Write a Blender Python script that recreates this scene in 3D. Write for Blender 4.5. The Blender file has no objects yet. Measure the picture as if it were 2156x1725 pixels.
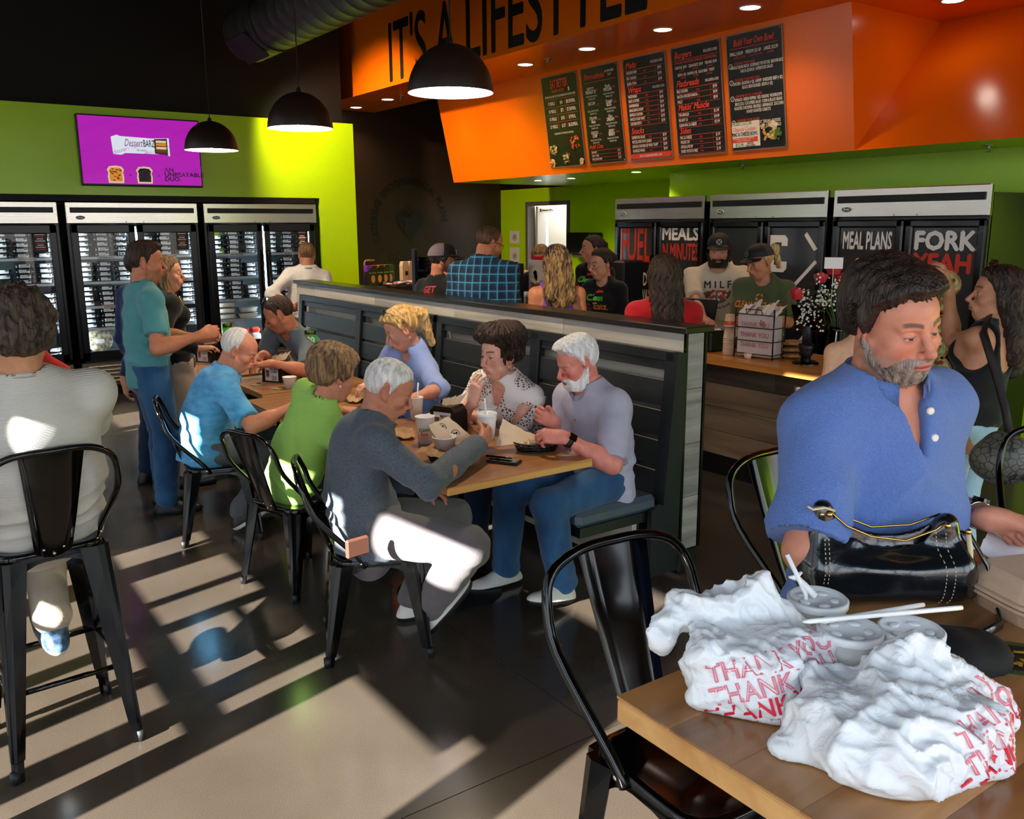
import bpy, math, random
import numpy as np
from mathutils import Vector, Matrix
from mathutils.bvhtree import BVHTree
random.seed(7)
SC = bpy.context.scene
COL = SC.collection
PI = math.pi
V = lambda *a: np.array(a if len(a) > 1 else a[0], dtype=float)

# ------------------------------------------------------------------ camera, light, exposure
F_PX, YAW, PITCH, ROLL, CAM_H = 1850.77, math.radians(35.2932), math.radians(11.8129), math.radians(-0.307), 1.8
fw = V(math.sin(YAW) * math.cos(PITCH), math.cos(YAW) * math.cos(PITCH), -math.sin(PITCH))
_r0 = V(math.cos(YAW), -math.sin(YAW), 0.0)
_u0 = np.cross(_r0, fw)
_r = _r0 * math.cos(ROLL) + _u0 * math.sin(ROLL)
_u = -_r0 * math.sin(ROLL) + _u0 * math.cos(ROLL)
cam_data = bpy.data.cameras.new('camera')
cam = bpy.data.objects.new('camera', cam_data)
COL.objects.link(cam)
cam_data.sensor_fit = 'HORIZONTAL'
cam_data.sensor_width = 36.0
cam_data.lens = F_PX / 2156 * 36.0
cam_data.clip_start = 0.02
cam.matrix_world = Matrix(((_r[0], _u[0], -fw[0], 0), (_r[1], _u[1], -fw[1], 0), (_r[2], _u[2], -fw[2], CAM_H), (0, 0, 0, 1)))
SC.camera = cam
SC.view_settings.view_transform = 'Standard'
SC.view_settings.look = 'None'
SC.view_settings.gamma = 1
SC.view_settings.use_curve_mapping = False
SC.view_settings.exposure = EXPOSURE = 0.0
SC.cycles.max_bounces = 7
SC.cycles.diffuse_bounces = 4
SC.cycles.glossy_bounces = 3
SC.cycles.transmission_bounces = 6
SC.cycles.sample_clamp_indirect = 4.0
SC.cycles.caustics_reflective = False
SC.cycles.caustics_refractive = False

world = bpy.data.worlds.new('sky')
SC.world = world
world.use_nodes = True
wn = world.node_tree.nodes
wl = world.node_tree.links
bg = wn['Background']
bg.inputs[1].default_value = 4.8
tc = wn.new('ShaderNodeTexCoord')
sep = wn.new('ShaderNodeSeparateXYZ')
ramp = wn.new('ShaderNodeValToRGB')
wl.new(tc.outputs['Generated'], sep.inputs[0])
wl.new(sep.outputs['Z'], ramp.inputs[0])
wl.new(ramp.outputs[0], bg.inputs[0])
ramp.color_ramp.elements[0].position = 0.0
ramp.color_ramp.elements[0].color = (0.30, 0.28, 0.25, 1)
ramp.color_ramp.elements[1].position = 0.5
ramp.color_ramp.elements[1].color = (0.62, 0.80, 1.0, 1)
e_ = ramp.color_ramp.elements.new(0.02); e_.color = (0.92, 0.95, 1.0, 1)

SUN_AZ, SUN_EL = math.radians(15.5), math.radians(24.0)
sun_data = bpy.data.lights.new('sun', 'SUN')
sun_data.energy = 52.0
sun_data.angle = math.radians(0.55)
sun_data.color = (1.0, 0.97, 0.91)
sun = bpy.data.objects.new('sun', sun_data)
COL.objects.link(sun)
sd = Vector((math.cos(SUN_AZ) * math.cos(SUN_EL), math.sin(SUN_AZ) * math.cos(SUN_EL), -math.sin(SUN_EL)))
sun.rotation_euler = sd.to_track_quat('-Z', 'Y').to_euler()
sun.location = (-3, 1, 4)

# ------------------------------------------------------------------ colours, materials
def lin(h):
    if isinstance(h, str):
        h = h.lstrip('#')
        v = [int(h[i:i + 2], 16) / 255 for i in (0, 2, 4)]
    else:
        v = list(h)
    return tuple(x / 12.92 if x <= .04045 else ((x + .055) / 1.055) ** 2.4 for x in v)

def new_mat(name):
    m = bpy.data.materials.new(name)
    m.use_nodes = True
    return m, m.node_tree.nodes, m.node_tree.links, m.node_tree.nodes['Principled BSDF']

MATS = {}
def mat(name, col='#888888', rough=.5, metal=0., spec=.5, var=0., vscale=(8, 8, 8), col2=None, bump=0., bscale=(60, 60, 60), emit=0., ecol=None, alpha=1., trans=0., coat=0., sheen=0., vcol=False, detail=4., ior=1.45, sss=0.):
    """one procedural principled material: colour noise between col and col2, noise bump"""
    if name in MATS:
        return MATS[name]
    m, n, l, b = new_mat(name)
    c1 = lin(col)
    b.inputs['Base Color'].default_value = (*c1, 1)
    b.inputs['Roughness'].default_value = rough
    b.inputs['Metallic'].default_value = metal
    b.inputs['Specular IOR Level'].default_value = spec
    b.inputs['IOR'].default_value = ior
    if alpha < 1: b.inputs['Alpha'].default_value = alpha
    if trans: b.inputs['Transmission Weight'].default_value = trans
    if coat: b.inputs['Coat Weight'].default_value = coat; b.inputs['Coat Roughness'].default_value = .08
    if sheen: b.inputs['Sheen Weight'].default_value = sheen
    if sss:
        b.inputs['Subsurface Weight'].default_value = sss
        b.inputs['Subsurface Radius'].default_value = (.012, .005, .003)
        b.inputs['Subsurface Scale'].default_value = 1.0
    if emit:
        b.inputs['Emission Color'].default_value = (*lin(ecol or col), 1)
        b.inputs['Emission Strength'].default_value = emit
    tcn = None
    if var or bump or col2:
        tcn = n.new('ShaderNodeTexCoord')
    if vcol:
        a = n.new('ShaderNodeAttribute'); a.attribute_name = 'col'
        src = a.outputs['Color']
    else:
        src = None
    if var or col2:
        mp = n.new('ShaderNodeMapping'); mp.inputs['Scale'].default_value = vscale
        nz = n.new('ShaderNodeTexNoise'); nz.inputs['Scale'].default_value = 1; nz.inputs['Detail'].default_value = detail
        l.new(tcn.outputs['Object'], mp.inputs[0]); l.new(mp.outputs[0], nz.inputs[0])
        if col2:
            mx = n.new('ShaderNodeMix'); mx.data_type = 'RGBA'
            rp = n.new('ShaderNodeMapRange'); rp.inputs[1].default_value = .35; rp.inputs[2].default_value = .65
            l.new(nz.outputs[0], rp.inputs[0]); l.new(rp.outputs[0], mx.inputs[0])
            mx.inputs[6].default_value = (*c1, 1); mx.inputs[7].default_value = (*lin(col2), 1)
            if src: l.new(src, mx.inputs[6])
            src = mx.outputs[2]
        if var:
            hs = n.new('ShaderNodeHueSaturation')
            mr = n.new('ShaderNodeMapRange'); mr.inputs[1].default_value = .3; mr.inputs[2].default_value = .7
            mr.inputs[3].default_value = 1 - var; mr.inputs[4].default_value = 1 + var
            l.new(nz.outputs[0], mr.inputs[0]); l.new(mr.outputs[0], hs.inputs['Value'])
            hs.inputs['Color'].default_value = (*c1, 1)
            if src: l.new(src, hs.inputs['Color'])
            src = hs.outputs[0]
    if src: l.new(src, b.inputs['Base Color'])
    if bump:
        mp = n.new('ShaderNodeMapping'); mp.inputs['Scale'].default_value = bscale
        nz = n.new('ShaderNodeTexNoise'); nz.inputs['Scale'].default_value = 1; nz.inputs['Detail'].default_value = 3
        bp = n.new('ShaderNodeBump'); bp.inputs['Strength'].default_value = bump; bp.inputs['Distance'].default_value = .01
        l.new(tcn.outputs['Object'], mp.inputs[0]); l.new(mp.outputs[0], nz.inputs[0]); l.new(nz.outputs[0], bp.inputs['Height'])
        l.new(bp.outputs[0], b.inputs['Normal'])
    MATS[name] = m
    return m

def mat_wood(name, c1, c2, axis='x', rough=.4, scale=1., bump=.05, coat=0.):
    """straight-grained wood: stretched noise + fine rings along one axis"""
    if name in MATS: return MATS[name]
    m, n, l, b = new_mat(name)
    tcn = n.new('ShaderNodeTexCoord')
    mp = n.new('ShaderNodeMapping')
    s = {'x': (1.2, 14, 14), 'y': (14, 1.2, 14), 'z': (14, 14, 1.2)}[axis]
    mp.inputs['Scale'].default_value = tuple(q * scale for q in s)
    oi = n.new('ShaderNodeObjectInfo')
    ad = n.new('ShaderNodeVectorMath'); ad.operation = 'ADD'
    ml = n.new('ShaderNodeMath'); ml.operation = 'MULTIPLY'; ml.inputs[1].default_value = 37
    l.new(oi.outputs['Random'], ml.inputs[0])
    l.new(tcn.outputs['Object'], mp.inputs[0]); l.new(mp.outputs[0], ad.inputs[0]); l.new(ml.outputs[0], ad.inputs[1])
    nz = n.new('ShaderNodeTexNoise'); nz.inputs['Scale'].default_value = 1; nz.inputs['Detail'].default_value = 6; nz.inputs['Distortion'].default_value = .6
    l.new(ad.outputs[0], nz.inputs[0])
    cr = n.new('ShaderNodeValToRGB')
    cr.color_ramp.elements[0].position = .3; cr.color_ramp.elements[0].color = (*lin(c1), 1)
    cr.color_ramp.elements[1].position = .7; cr.color_ramp.elements[1].color = (*lin(c2), 1)
    l.new(nz.outputs[0], cr.inputs[0])
    hs = n.new('ShaderNodeHueSaturation')
    mr = n.new('ShaderNodeMapRange'); mr.inputs[3].default_value = .86; mr.inputs[4].default_value = 1.12
    l.new(oi.outputs['Random'], mr.inputs[0]); l.new(mr.outputs[0], hs.inputs['Value'])
    l.new(cr.outputs[0], hs.inputs['Color']); l.new(hs.outputs[0], b.inputs['Base Color'])
    b.inputs['Roughness'].default_value = rough
    if coat: b.inputs['Coat Weight'].default_value = coat
    bp = n.new('ShaderNodeBump'); bp.inputs['Strength'].default_value = bump; bp.inputs['Distance'].default_value = .01
    l.new(nz.outputs[0], bp.inputs['Height']); l.new(bp.outputs[0], b.inputs['Normal'])
    MATS[name] = m
    return m

# ------------------------------------------------------------------ mesh builder
def rot_z(a):
    c, s = math.cos(a), math.sin(a)
    return V([[c, -s, 0], [s, c, 0], [0, 0, 1]])
def rot_x(a):
    c, s = math.cos(a), math.sin(a)
    return V([[1, 0, 0], [0, c, -s], [0, s, c]])
def rot_y(a):
    c, s = math.cos(a), math.sin(a)
    return V([[c, 0, s], [0, 1, 0], [-s, 0, c]])
def unit(v):
    v = np.asarray(v, float)
    return v / max(1e-9, np.linalg.norm(v))

class MB:
    """collects shapes, links them as ONE mesh object"""
    def __init__(s):
        s.v = []; s.f = []; s.mi = []; s.sm = []; s.n = 0
    def add(s, verts, faces, m=0, smooth=False):
        verts = np.asarray(verts, float).reshape(-1, 3)
        s.v.append(verts)
        for f in faces:
            s.f.append([i + s.n for i in f]); s.mi.append(m); s.sm.append(smooth)
        s.n += len(verts)
        return s
    def box(s, c, d, R=None, bev=0., m=0):
        c = V(c); hx, hy, hz = [q / 2 for q in d]
        if bev <= 0:
            P = V([[x, y, z] for x in (-hx, hx) for y in (-hy, hy) for z in (-hz, hz)])
            Fc = [(0, 1, 3, 2), (4, 6, 7, 5), (0, 4, 5, 1), (2, 3, 7, 6), (0, 2, 6, 4), (1, 5, 7, 3)]
        else:
            b = min(bev, hx * .95, hy * .95, hz * .95)
            P = []; idx = {}
            for sx in (-1, 1):
                for sy in (-1, 1):
                    for sz in (-1, 1):
                        for k in range(3):
                            p = [sx * hx, sy * hy, sz * hz]
                            for j in range(3):
                                if j != k: p[j] -= (sx, sy, sz)[j] * b
                            idx[(sx, sy, sz, k)] = len(P); P.append(p)
            Fc = []
            g = lambda a, k: idx[(*a, k)]
            for k in range(3):
                o = [j for j in range(3) if j != k]
                for sg in (-1, 1):
                    q = []
                    for (a, bb) in ((-1, -1), (1, -1), (1, 1), (-1, 1)):
                        t = [0, 0, 0]; t[k] = sg; t[o[0]] = a; t[o[1]] = bb; q.append(g(t, k))
                    Fc.append(q)
                for a in (-1, 1):
                    for bb in (-1, 1):
                        t1 = [0, 0, 0]; t1[k] = -1; t1[o[0]] = a; t1[o[1]] = bb
                        t2 = list(t1); t2[k] = 1
                        Fc.append([g(t1, o[0]), g(t2, o[0]), g(t2, o[1]), g(t1, o[1])])
            for sx in (-1, 1):
                for sy in (-1, 1):
                    for sz in (-1, 1):
                        Fc.append([g((sx, sy, sz), k) for k in range(3)])
            P = V(P)
        # outward faces
        out = []
        for f in Fc:
            p = P[list(f)]; nrm = np.cross(p[1] - p[0], p[2] - p[0])
            out.append(list(f) if nrm @ p.mean(0) > 0 else list(f)[::-1])
        if R is not None: P = P @ np.asarray(R).T
        return s.add(P + c, out, m)
    def tube(s, path, r, n=10, m=0, closed=False, caps=True, smooth=True, flat=None):
        """sweep a circle (or ellipse flat=(rx,ry)) along a polyline"""
        path = [V(p) for p in path]; N = len(path)
        rs = r if hasattr(r, '__len__') else [r] * N
        T = []
        for i in range(N):
            a = path[(i - 1) % N] if (closed or i) else path[0]
            b = path[(i + 1) % N] if (closed or i < N - 1) else path[-1]
            T.append(unit(b - a))
        up = V(0, 0, 1) if abs(T[0][2]) < .9 else V(1, 0, 0)
        nx = unit(np.cross(up, T[0])); P = []
        for i in range(N):
            nx = unit(nx - T[i] * (nx @ T[i])); ny = np.cross(T[i], nx)
            for k in range(n):
                a = 2 * PI * k / n
                fx, fy = (flat if flat else (1, 1))
                P.append(path[i] + (nx * math.cos(a) * fx + ny * math.sin(a) * fy) * rs[i])
        Fc = []
        for i in range(N if closed else N - 1):
            j = (i + 1) % N
            for k in range(n):
                q = (k + 1) % n
                Fc.append((i * n + k, i * n + q, j * n + q, j * n + k))
        if caps and not closed:
            Fc.append(tuple(range(n))[::-1]); Fc.append(tuple((N - 1) * n + k for k in range(n)))
        return s.add(P, Fc, m, smooth)
    def cyl(s, a, b, r0, r1=None, n=16, m=0, smooth=True, caps=True):
        return s.tube([a, b], [r0, r0 if r1 is None else r1], n, m, caps=caps, smooth=smooth)
    def lathe(s, prof, n=24, c=(0, 0, 0), m=0, smooth=True, R=None, closed=False):
        """prof = [(r, z)...] revolved about z"""
        P = []; N = len(prof)
        for r, z in prof:
            for k in range(n):
                a = 2 * PI * k / n; P.append((r * math.cos(a), r * math.sin(a), z))
        Fc = []
        for i in range(N if closed else N - 1):
            j = (i + 1) % N
            for k in range(n):
                q = (k + 1) % n; Fc.append((i * n + k, i * n + q, j * n + q, j * n + k))
        P = V(P)
        if R is not None: P = P @ np.asarray(R).T
        return s.add(P + V(c), Fc, m, smooth)
    def prism(s, poly, t, O, U, W, m=0, mside=None):
        """polygon in the plane O + u*U + w*W, thickness t along U x W"""
        O, U, W = V(O), V(U), V(W); N = unit(np.cross(U, W)); k = len(poly)
        A = [O + U * p[0] + W * p[1] for p in poly]
        P = [a + N * t for a in A] + A
        s.add(P, [tuple(range(k)), tuple(range(k, 2 * k))[::-1]], m)
        n0 = s.n - 2 * k
        for i in range(k):
            j = (i + 1) % k
            s.f.append([n0 + k + i, n0 + k + j, n0 + j, n0 + i]); s.mi.append(m if mside is None else mside); s.sm.append(False)
        return s
    def sphere(s, c, r, n=12, m=0, R=None):
        r = r if hasattr(r, '__len__') else (r, r, r)
        P = []; nr = max(5, n // 2 + 1)
        for i in range(nr + 1):
            t = PI * i / nr
            for k in range(n):
                a = 2 * PI * k / n
                P.append((r[0] * math.sin(t) * math.cos(a), r[1] * math.sin(t) * math.sin(a), -r[2] * math.cos(t)))
        P = V(P)
        if R is not None: P = P @ np.asarray(R).T
        Fc = [(i * n + k, i * n + (k + 1) % n, (i + 1) * n + (k + 1) % n, (i + 1) * n + k) for i in range(nr) for k in range(n)]
        return s.add(P + V(c), Fc, m, True)
    def mesh(s, name, mats, cols=None):
        me = bpy.data.meshes.new(name)
        vv = np.concatenate(s.v) if s.v else np.zeros((0, 3))
        me.from_pydata(vv.tolist(), [], s.f)
        for q in (mats if isinstance(mats, (list, tuple)) else [mats]): me.materials.append(q)
        me.polygons.foreach_set('material_index', s.mi)
        me.polygons.foreach_set('use_smooth', s.sm)
        return me
    def build(s, name, mats, parent=None, loc=None, rz=0., label=None, cat=None, group=None, kind=None):
        return link(name, s.mesh(name, mats), parent, loc, rz, label, cat, group, kind)

def link(name, data, parent=None, loc=None, rz=0., label=None, cat=None, group=None, kind=None):
    o = bpy.data.objects.new(name, data); COL.objects.link(o)
    if parent is not None: o.parent = parent
    if loc is not None: o.location = [float(q) for q in loc]
    if rz: o.rotation_euler = (0, 0, rz)
    tag(o, label, cat, group, kind)
    return o
def tag(o, label=None, cat=None, group=None, kind=None):
    if label: o['label'] = label
    if cat: o['category'] = cat
    if group: o['group'] = group
    if kind: o['kind'] = kind
    return o
def thing(name, label, cat, loc=(0, 0, 0), rz=0., group=None):
    return link(name, None, None, loc, rz, label, cat, group)
def dup(root, loc=None, rz=None, label=None, group=None, cat=None):
    r = root.copy(); COL.objects.link(r)
    if loc is not None: r.location = loc
    if rz is not None: r.rotation_euler = (0, 0, rz)
    tag(r, label, cat, group)
    for ch in list(root.children):
        c = ch.copy(); COL.objects.link(c); c.parent = r
        for g in ch.children:
            d = g.copy(); COL.objects.link(d); d.parent = c
    return r

# ------------------------------------------------------------------ lettering
def text_geo(body, size, sx=1., shear=0., bold=0., align='CENTER', space=1., res=2, line=1.):
    cu = bpy.data.curves.new('t', 'FONT')
    cu.body = body; cu.size = size; cu.shear = shear; cu.align_x = align
    cu.space_character = space; cu.resolution_u = res; cu.space_line = line; cu.fill_mode = 'FRONT'
    ob = bpy.data.objects.new('t', cu)
    me = ob.to_mesh()
    n = len(me.vertices)
    co = np.zeros(n * 3); me.vertices.foreach_get('co', co)
    co = co.reshape(-1, 3); co[:, 0] *= sx
    fc = [tuple(p.vertices) for p in me.polygons]
    ob.to_mesh_clear()
    if bold:
        k = n; base = co; b = bold * size
        sh_ = [(-b * sx, 0), (b * sx, 0), (0, b), (0, -b)]
        co = np.concatenate([base] + [base + V(x, y, .00012 * (i_ + 1)) for i_, (x, y) in enumerate(sh_)])
        fc = fc + [tuple(i + k * (j + 1) for i in f) for j in range(4) for f in fc]
    bpy.data.objects.remove(ob); bpy.data.curves.remove(cu)
    return co, fc
def put_text(mb, body, size, O, U, W, m=0, off=.0015, sx=1., shear=0., bold=0., align='CENTER', space=1., res=2, line=1., width=None):
    """lettering in the plane O + u*U + w*W; width squeezes the text to that width"""
    co, fc = text_geo(body, size, sx, shear, bold, align, space, res, line)
    if width and len(co):
        w = co[:, 0].max() - co[:, 0].min(); co[:, 0] *= width / max(w, 1e-6)
    O, U, W = V(O), V(U), V(W); N = unit(np.cross(U, W))
    mb.add(O + co[:, :1] * U + co[:, 1:2] * W + N * (off + co[:, 2:3]), fc, m)
    return co
# ------------------------------------------------------------------ signed-distance bodies
class Grid:
    def __init__(s, lo, hi, h):
        s.h = h; s.lo = V(lo); n = np.maximum(4, np.ceil((V(hi) - s.lo) / h).astype(int) + 1)
        s.ax = [(s.lo[i] + h * np.arange(n[i])).astype(np.float32) for i in range(3)]
        s.F = np.full(n, .4, np.float32)
    def blank(s): return np.full(s.F.shape, .4, np.float32)
    def blk(s, lo, hi):
        out = []
        for i in range(3):
            a = int(np.searchsorted(s.ax[i], lo[i])); b = int(np.searchsorted(s.ax[i], hi[i]))
            if a >= b: return None
            out.append(slice(a, b))
        return tuple(out)
    def pts(s, b):
        return s.ax[0][b[0]][:, None, None], s.ax[1][b[1]][None, :, None], s.ax[2][b[2]][None, None, :]

def sd_prim(p, X, Y, Z, grow):
    t = p[0]
    if t in 'cf':
        a, b, ra, rb = p[1:5]
        ba = b - a; q = [X - a[0], Y - a[1], Z - a[2]]
        if t == 'f':                                   # flattened along unit direction p[5] by p[6]
            f, sq = p[5], p[6]; k = 1 / sq - 1
            d = (q[0] * f[0] + q[1] * f[1] + q[2] * f[2]) * k
            q = [q[i] + d * f[i] for i in range(3)]
            ba = ba + f * (ba @ f) * k
        L = max(1e-9, float(ba @ ba))
        h = np.clip((q[0] * ba[0] + q[1] * ba[1] + q[2] * ba[2]) / L, 0, 1)
        d = np.sqrt((q[0] - h * ba[0]) ** 2 + (q[1] - h * ba[1]) ** 2 + (q[2] - h * ba[2]) ** 2) - (ra + (rb - ra) * h) - grow
        return d * (.8 if t == 'f' else 1)
    if t == 'b':                                       # rounded box: centre, half sizes, axes, rounding
        c, hf, R, rd = p[1:5]
        q = [X - c[0], Y - c[1], Z - c[2]]
        q = [np.abs(q[0] * R[0, i] + q[1] * R[1, i] + q[2] * R[2, i]) - (hf[i] - rd) for i in range(3)]
        return np.sqrt(sum(np.maximum(k, 0) ** 2 for k in q)) + np.minimum(np.maximum(np.maximum(q[0], q[1]), q[2]), 0) - rd - grow
    c, r, R = p[1:4]
    r = r + grow
    q = [X - c[0], Y - c[1], Z - c[2]]
    if R is not None:
        q = [q[0] * R[0, i] + q[1] * R[1, i] + q[2] * R[2, i] for i in range(3)]
    k0 = np.sqrt((q[0] / r[0]) ** 2 + (q[1] / r[1]) ** 2 + (q[2] / r[2]) ** 2)
    k1 = np.sqrt((q[0] / r[0] ** 2) ** 2 + (q[1] / r[1] ** 2) ** 2 + (q[2] / r[2] ** 2) ** 2) + 1e-6
    return k0 * (k0 - 1) / k1

def smin(a, b, k):
    if k <= 0: return np.minimum(a, b)
    h = np.maximum(k - np.abs(a - b), 0) / k
    return np.minimum(a, b) - h * h * k * .25

def carve(g, F, prims, grow=0.):
    for p in prims:
        op, k = p[-2], p[-1]
        if p[0] in 'cf':
            m = max(p[3], p[4]) + grow + k + .03
            lo = np.minimum(p[1], p[2]) - m; hi = np.maximum(p[1], p[2]) + m
        else:
            m = (max(p[2]) if p[0] == 'e' else float(np.linalg.norm(p[2]))) + grow + k + .03; lo = p[1] - m; hi = p[1] + m
        b = g.blk(lo, hi)
        if b is None: continue
        d = sd_prim(p, *g.pts(b), grow)
        if op > 0: F[b] = smin(F[b], d, k)
        else: F[b] = -smin(-F[b], d, k)
    return F

def nets(g, F):
    """surface nets -> vertices, quads"""
    N = np.array(F.shape) - 1
    neg = F < 0
    c = np.zeros(N, np.int8)
    offs = [(i, j, k) for i in (0, 1) for j in (0, 1) for k in (0, 1)]
    for i, j, k in offs: c += neg[i:i + N[0], j:j + N[1], k:k + N[2]]
    act = (c > 0) & (c < 8)
    I = np.argwhere(act)
    if len(I) == 0: return np.zeros((0, 3)), np.zeros((0, 4), int)
    val = {o: F[I[:, 0] + o[0], I[:, 1] + o[1], I[:, 2] + o[2]] for o in offs}
    acc = np.zeros((len(I), 3)); cnt = np.zeros(len(I))
    for o in offs:
        for ax in range(3):
            if o[ax]: continue
            o2 = list(o); o2[ax] = 1; o2 = tuple(o2)
            a, b = val[o], val[o2]; m = (a < 0) != (b < 0)
            t = np.where(m, a / np.where(m, a - b, 1), 0)
            p = np.tile(np.array(o, float), (len(I), 1)); p[:, ax] += t
            acc[m] += p[m]; cnt[m] += 1
    vert = g.lo + g.h * (I + acc / cnt[:, None])
    idx = np.full(N, -1, np.int32); idx[I[:, 0], I[:, 1], I[:, 2]] = np.arange(len(I))
    Q = []
    for ax in range(3):
        u, v = [(1, 2), (2, 0), (0, 1)][ax]
        sl0 = [slice(1, None)] * 3; sl0[ax] = slice(0, F.shape[ax] - 1)
        sl1 = list(sl0); sl1[ax] = slice(1, F.shape[ax])
        a = neg[tuple(sl0)]; b = neg[tuple(sl1)]
        E = np.argwhere(a != b)
        if len(E) == 0: continue
        base = E + 1; base[:, ax] -= 1
        keep = (base[:, u] < N[u]) & (base[:, v] < N[v]) & (base[:, ax] < N[ax])
        E = E[keep]; base = base[keep]
        def cell(du, dv):
            q = base.copy(); q[:, u] -= du; q[:, v] -= dv
            return idx[q[:, 0], q[:, 1], q[:, 2]]
        q = np.stack([cell(1, 1), cell(0, 1), cell(0, 0), cell(1, 0)], 1)
        inside = a[E[:, 0], E[:, 1], E[:, 2]]
        q[~inside] = q[~inside][:, ::-1]
        Q.append(q[(q >= 0).all(1)])
    return vert, np.concatenate(Q) if Q else np.zeros((0, 4), int)

def vnorm(v, q):
    n = np.cross(v[q[:, 2]] - v[q[:, 0]], v[q[:, 3]] - v[q[:, 1]])
    out = np.zeros_like(v)
    for k in range(4): np.add.at(out, q[:, k], n)
    return out / np.maximum(np.linalg.norm(out, axis=1, keepdims=True), 1e-9)

_wr = np.random.default_rng(11)
_WK = _wr.normal(size=(14, 3)); _WK /= np.linalg.norm(_WK, axis=1, keepdims=True)
_WP = _wr.uniform(0, 6.28, 14)
def waves(p, f, n=7, off=0):
    s = 0
    for i in range(n):
        j = (i + off) % 14
        s = s + np.sin(p @ _WK[j] * f * (1 + .35 * i) + _WP[j]) / (1 + .25 * i)
    return s / 2.6

def qmesh(name, v, q, mats, col=None, mi=None):
    me = bpy.data.meshes.new(name)
    nv, nq = len(v), len(q)
    me.vertices.add(nv); me.vertices.foreach_set('co', np.asarray(v, np.float32).ravel())
    me.loops.add(nq * 4); me.loops.foreach_set('vertex_index', np.asarray(q, np.int32).ravel())
    me.polygons.add(nq); me.polygons.foreach_set('loop_start', np.arange(nq, dtype=np.int32) * 4)
    for x in (mats if isinstance(mats, (list, tuple)) else [mats]): me.materials.append(x)
    me.polygons.foreach_set('use_smooth', np.ones(nq, bool))
    if mi is not None: me.polygons.foreach_set('material_index', np.asarray(mi, np.int32))
    me.update(calc_edges=True)
    if col is not None:
        at = me.color_attributes.new('col', 'FLOAT_COLOR', 'POINT')
        c4 = np.ones((nv, 4), np.float32); c4[:, :3] = col
        at.data.foreach_set('color', c4.ravel())
    return me

def E3(c, r, R=None, op=1, k=.01): return ('e', V(c), V(r), R, op, k)
def C3(a, b, ra, rb, op=1, k=.02): return ('c', V(a), V(b), ra, rb, op, k)
def B3(c, hf, R=None, rd=.01, op=1, k=.01): return ('b', V(c), V(hf), np.eye(3) if R is None else np.asarray(R), rd, op, k)
def F3(a, b, ra, rb, f, sq, op=1, k=.03): return ('f', V(a), V(b), ra, rb, V(f), sq, op, k)

# ------------------------------------------------------------------ head, hands
def head_prims(c, R, s, fem=0., jaw=1., nose=1., fat=0., lid=.5, mouth=0.):
    T = lambda *p: c + R @ (V(*p) * s)
    o = []
    e = lambda p, r, op=1, k=.012: o.append(E3(T(*p), V(*r) * s, R, op, k * s))
    cc = lambda a, b, ra, rb, op=1, k=.012: o.append(C3(T(*a), T(*b), ra * s, rb * s, op, k * s))
    e((0, -.014, .034), (.0755, .095, .084))
    e((0, .026, -.036), (.0615 + .006 * fat, .064, .082), k=.03)
    e((0, .030, .045), (.060, .060, .045), k=.03)
    e((0, .054, -.097), (.030 * jaw, .028, .022), k=.03)
    for q in (-1, 1):
        cc((q * .056 * jaw, -.004, -.052), (q * .026 * jaw, .044, -.098), .018, .017, k=.03)
        e((q * .043, .062, -.028), (.021 + .004 * fat, .020, .020), k=.025)
        if fat: e((q * .045, .040, -.062), (.024 + .012 * fat, .03, .03), k=.02)
        cc((q * .012, .0885, .0225), (q * .044, .072, .020), .0085 - .002 * fem, .0075 - .002 * fem, k=.014)
        e((q * .031, .094, .001), (.0165, .012, .0105), -1, .012)
        e((q * .031, .0755, .001), (.0135, .0125, .0125), 1, .003)
        if lid > 0:                                                   # upper lid over the eyeball
            e((q * .031, .0762, .0065 - .008 * lid), (.0155, .0135, .0095 + .002 * lid), 1, .004)
        e((q * .031, .0752, -.0085), (.0145, .0115, .005), 1, .004)
        e((q * (.0108 - .0015 * fem), .1005 * (1 + .0 * nose), -.0405), (.0072, .0095, .0068), 1, .006)
        e((q * .0065, .103, -.0475), (.0035, .005, .004), -1, .003)
        # ears
        Re = R @ rot_z(q * -.35) @ rot_x(-.18)
        o.append(E3(T(q * .0785, -.012, -.008), V(.0085, .0195, .0315) * s, Re, 1, .008 * s))
        o.append(E3(T(q * .0865, -.008, -.003), V(.006, .011, .019) * s, Re, -1, .005 * s))
        o.append(E3(T(q * .077, -.002, -.033), V(.006, .009, .010) * s, Re, 1, .006 * s))
    cc((0, .0845, .016), (0, .1085 + .006 * nose, -.030), .0085, .0105, k=.010)
    e((0, .1105 + .006 * nose, -.0345), (.0100 - .0012 * fem, .0108, .0098 - .001 * fem), k=.008)
    # mouth
    e((0, .0845, -.066), (.030, .020, .024), k=.02)
    e((0, .1005, -.0625), (.0205, .0075, .0052), k=.005)
    e((0, .0990, -.0735), (.0185, .0075, .0062), k=.005)
    e((0, .1075, -.0675), (.0235, .008, .0013 + .004 * mouth), -1, .004)
    e((0, .096, -.0865), (.018, .008, .0055), -1, .014)
    if fem < .5: e((0, -.0, -.103), (.05, .04, .02), k=.03)
    return o

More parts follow.
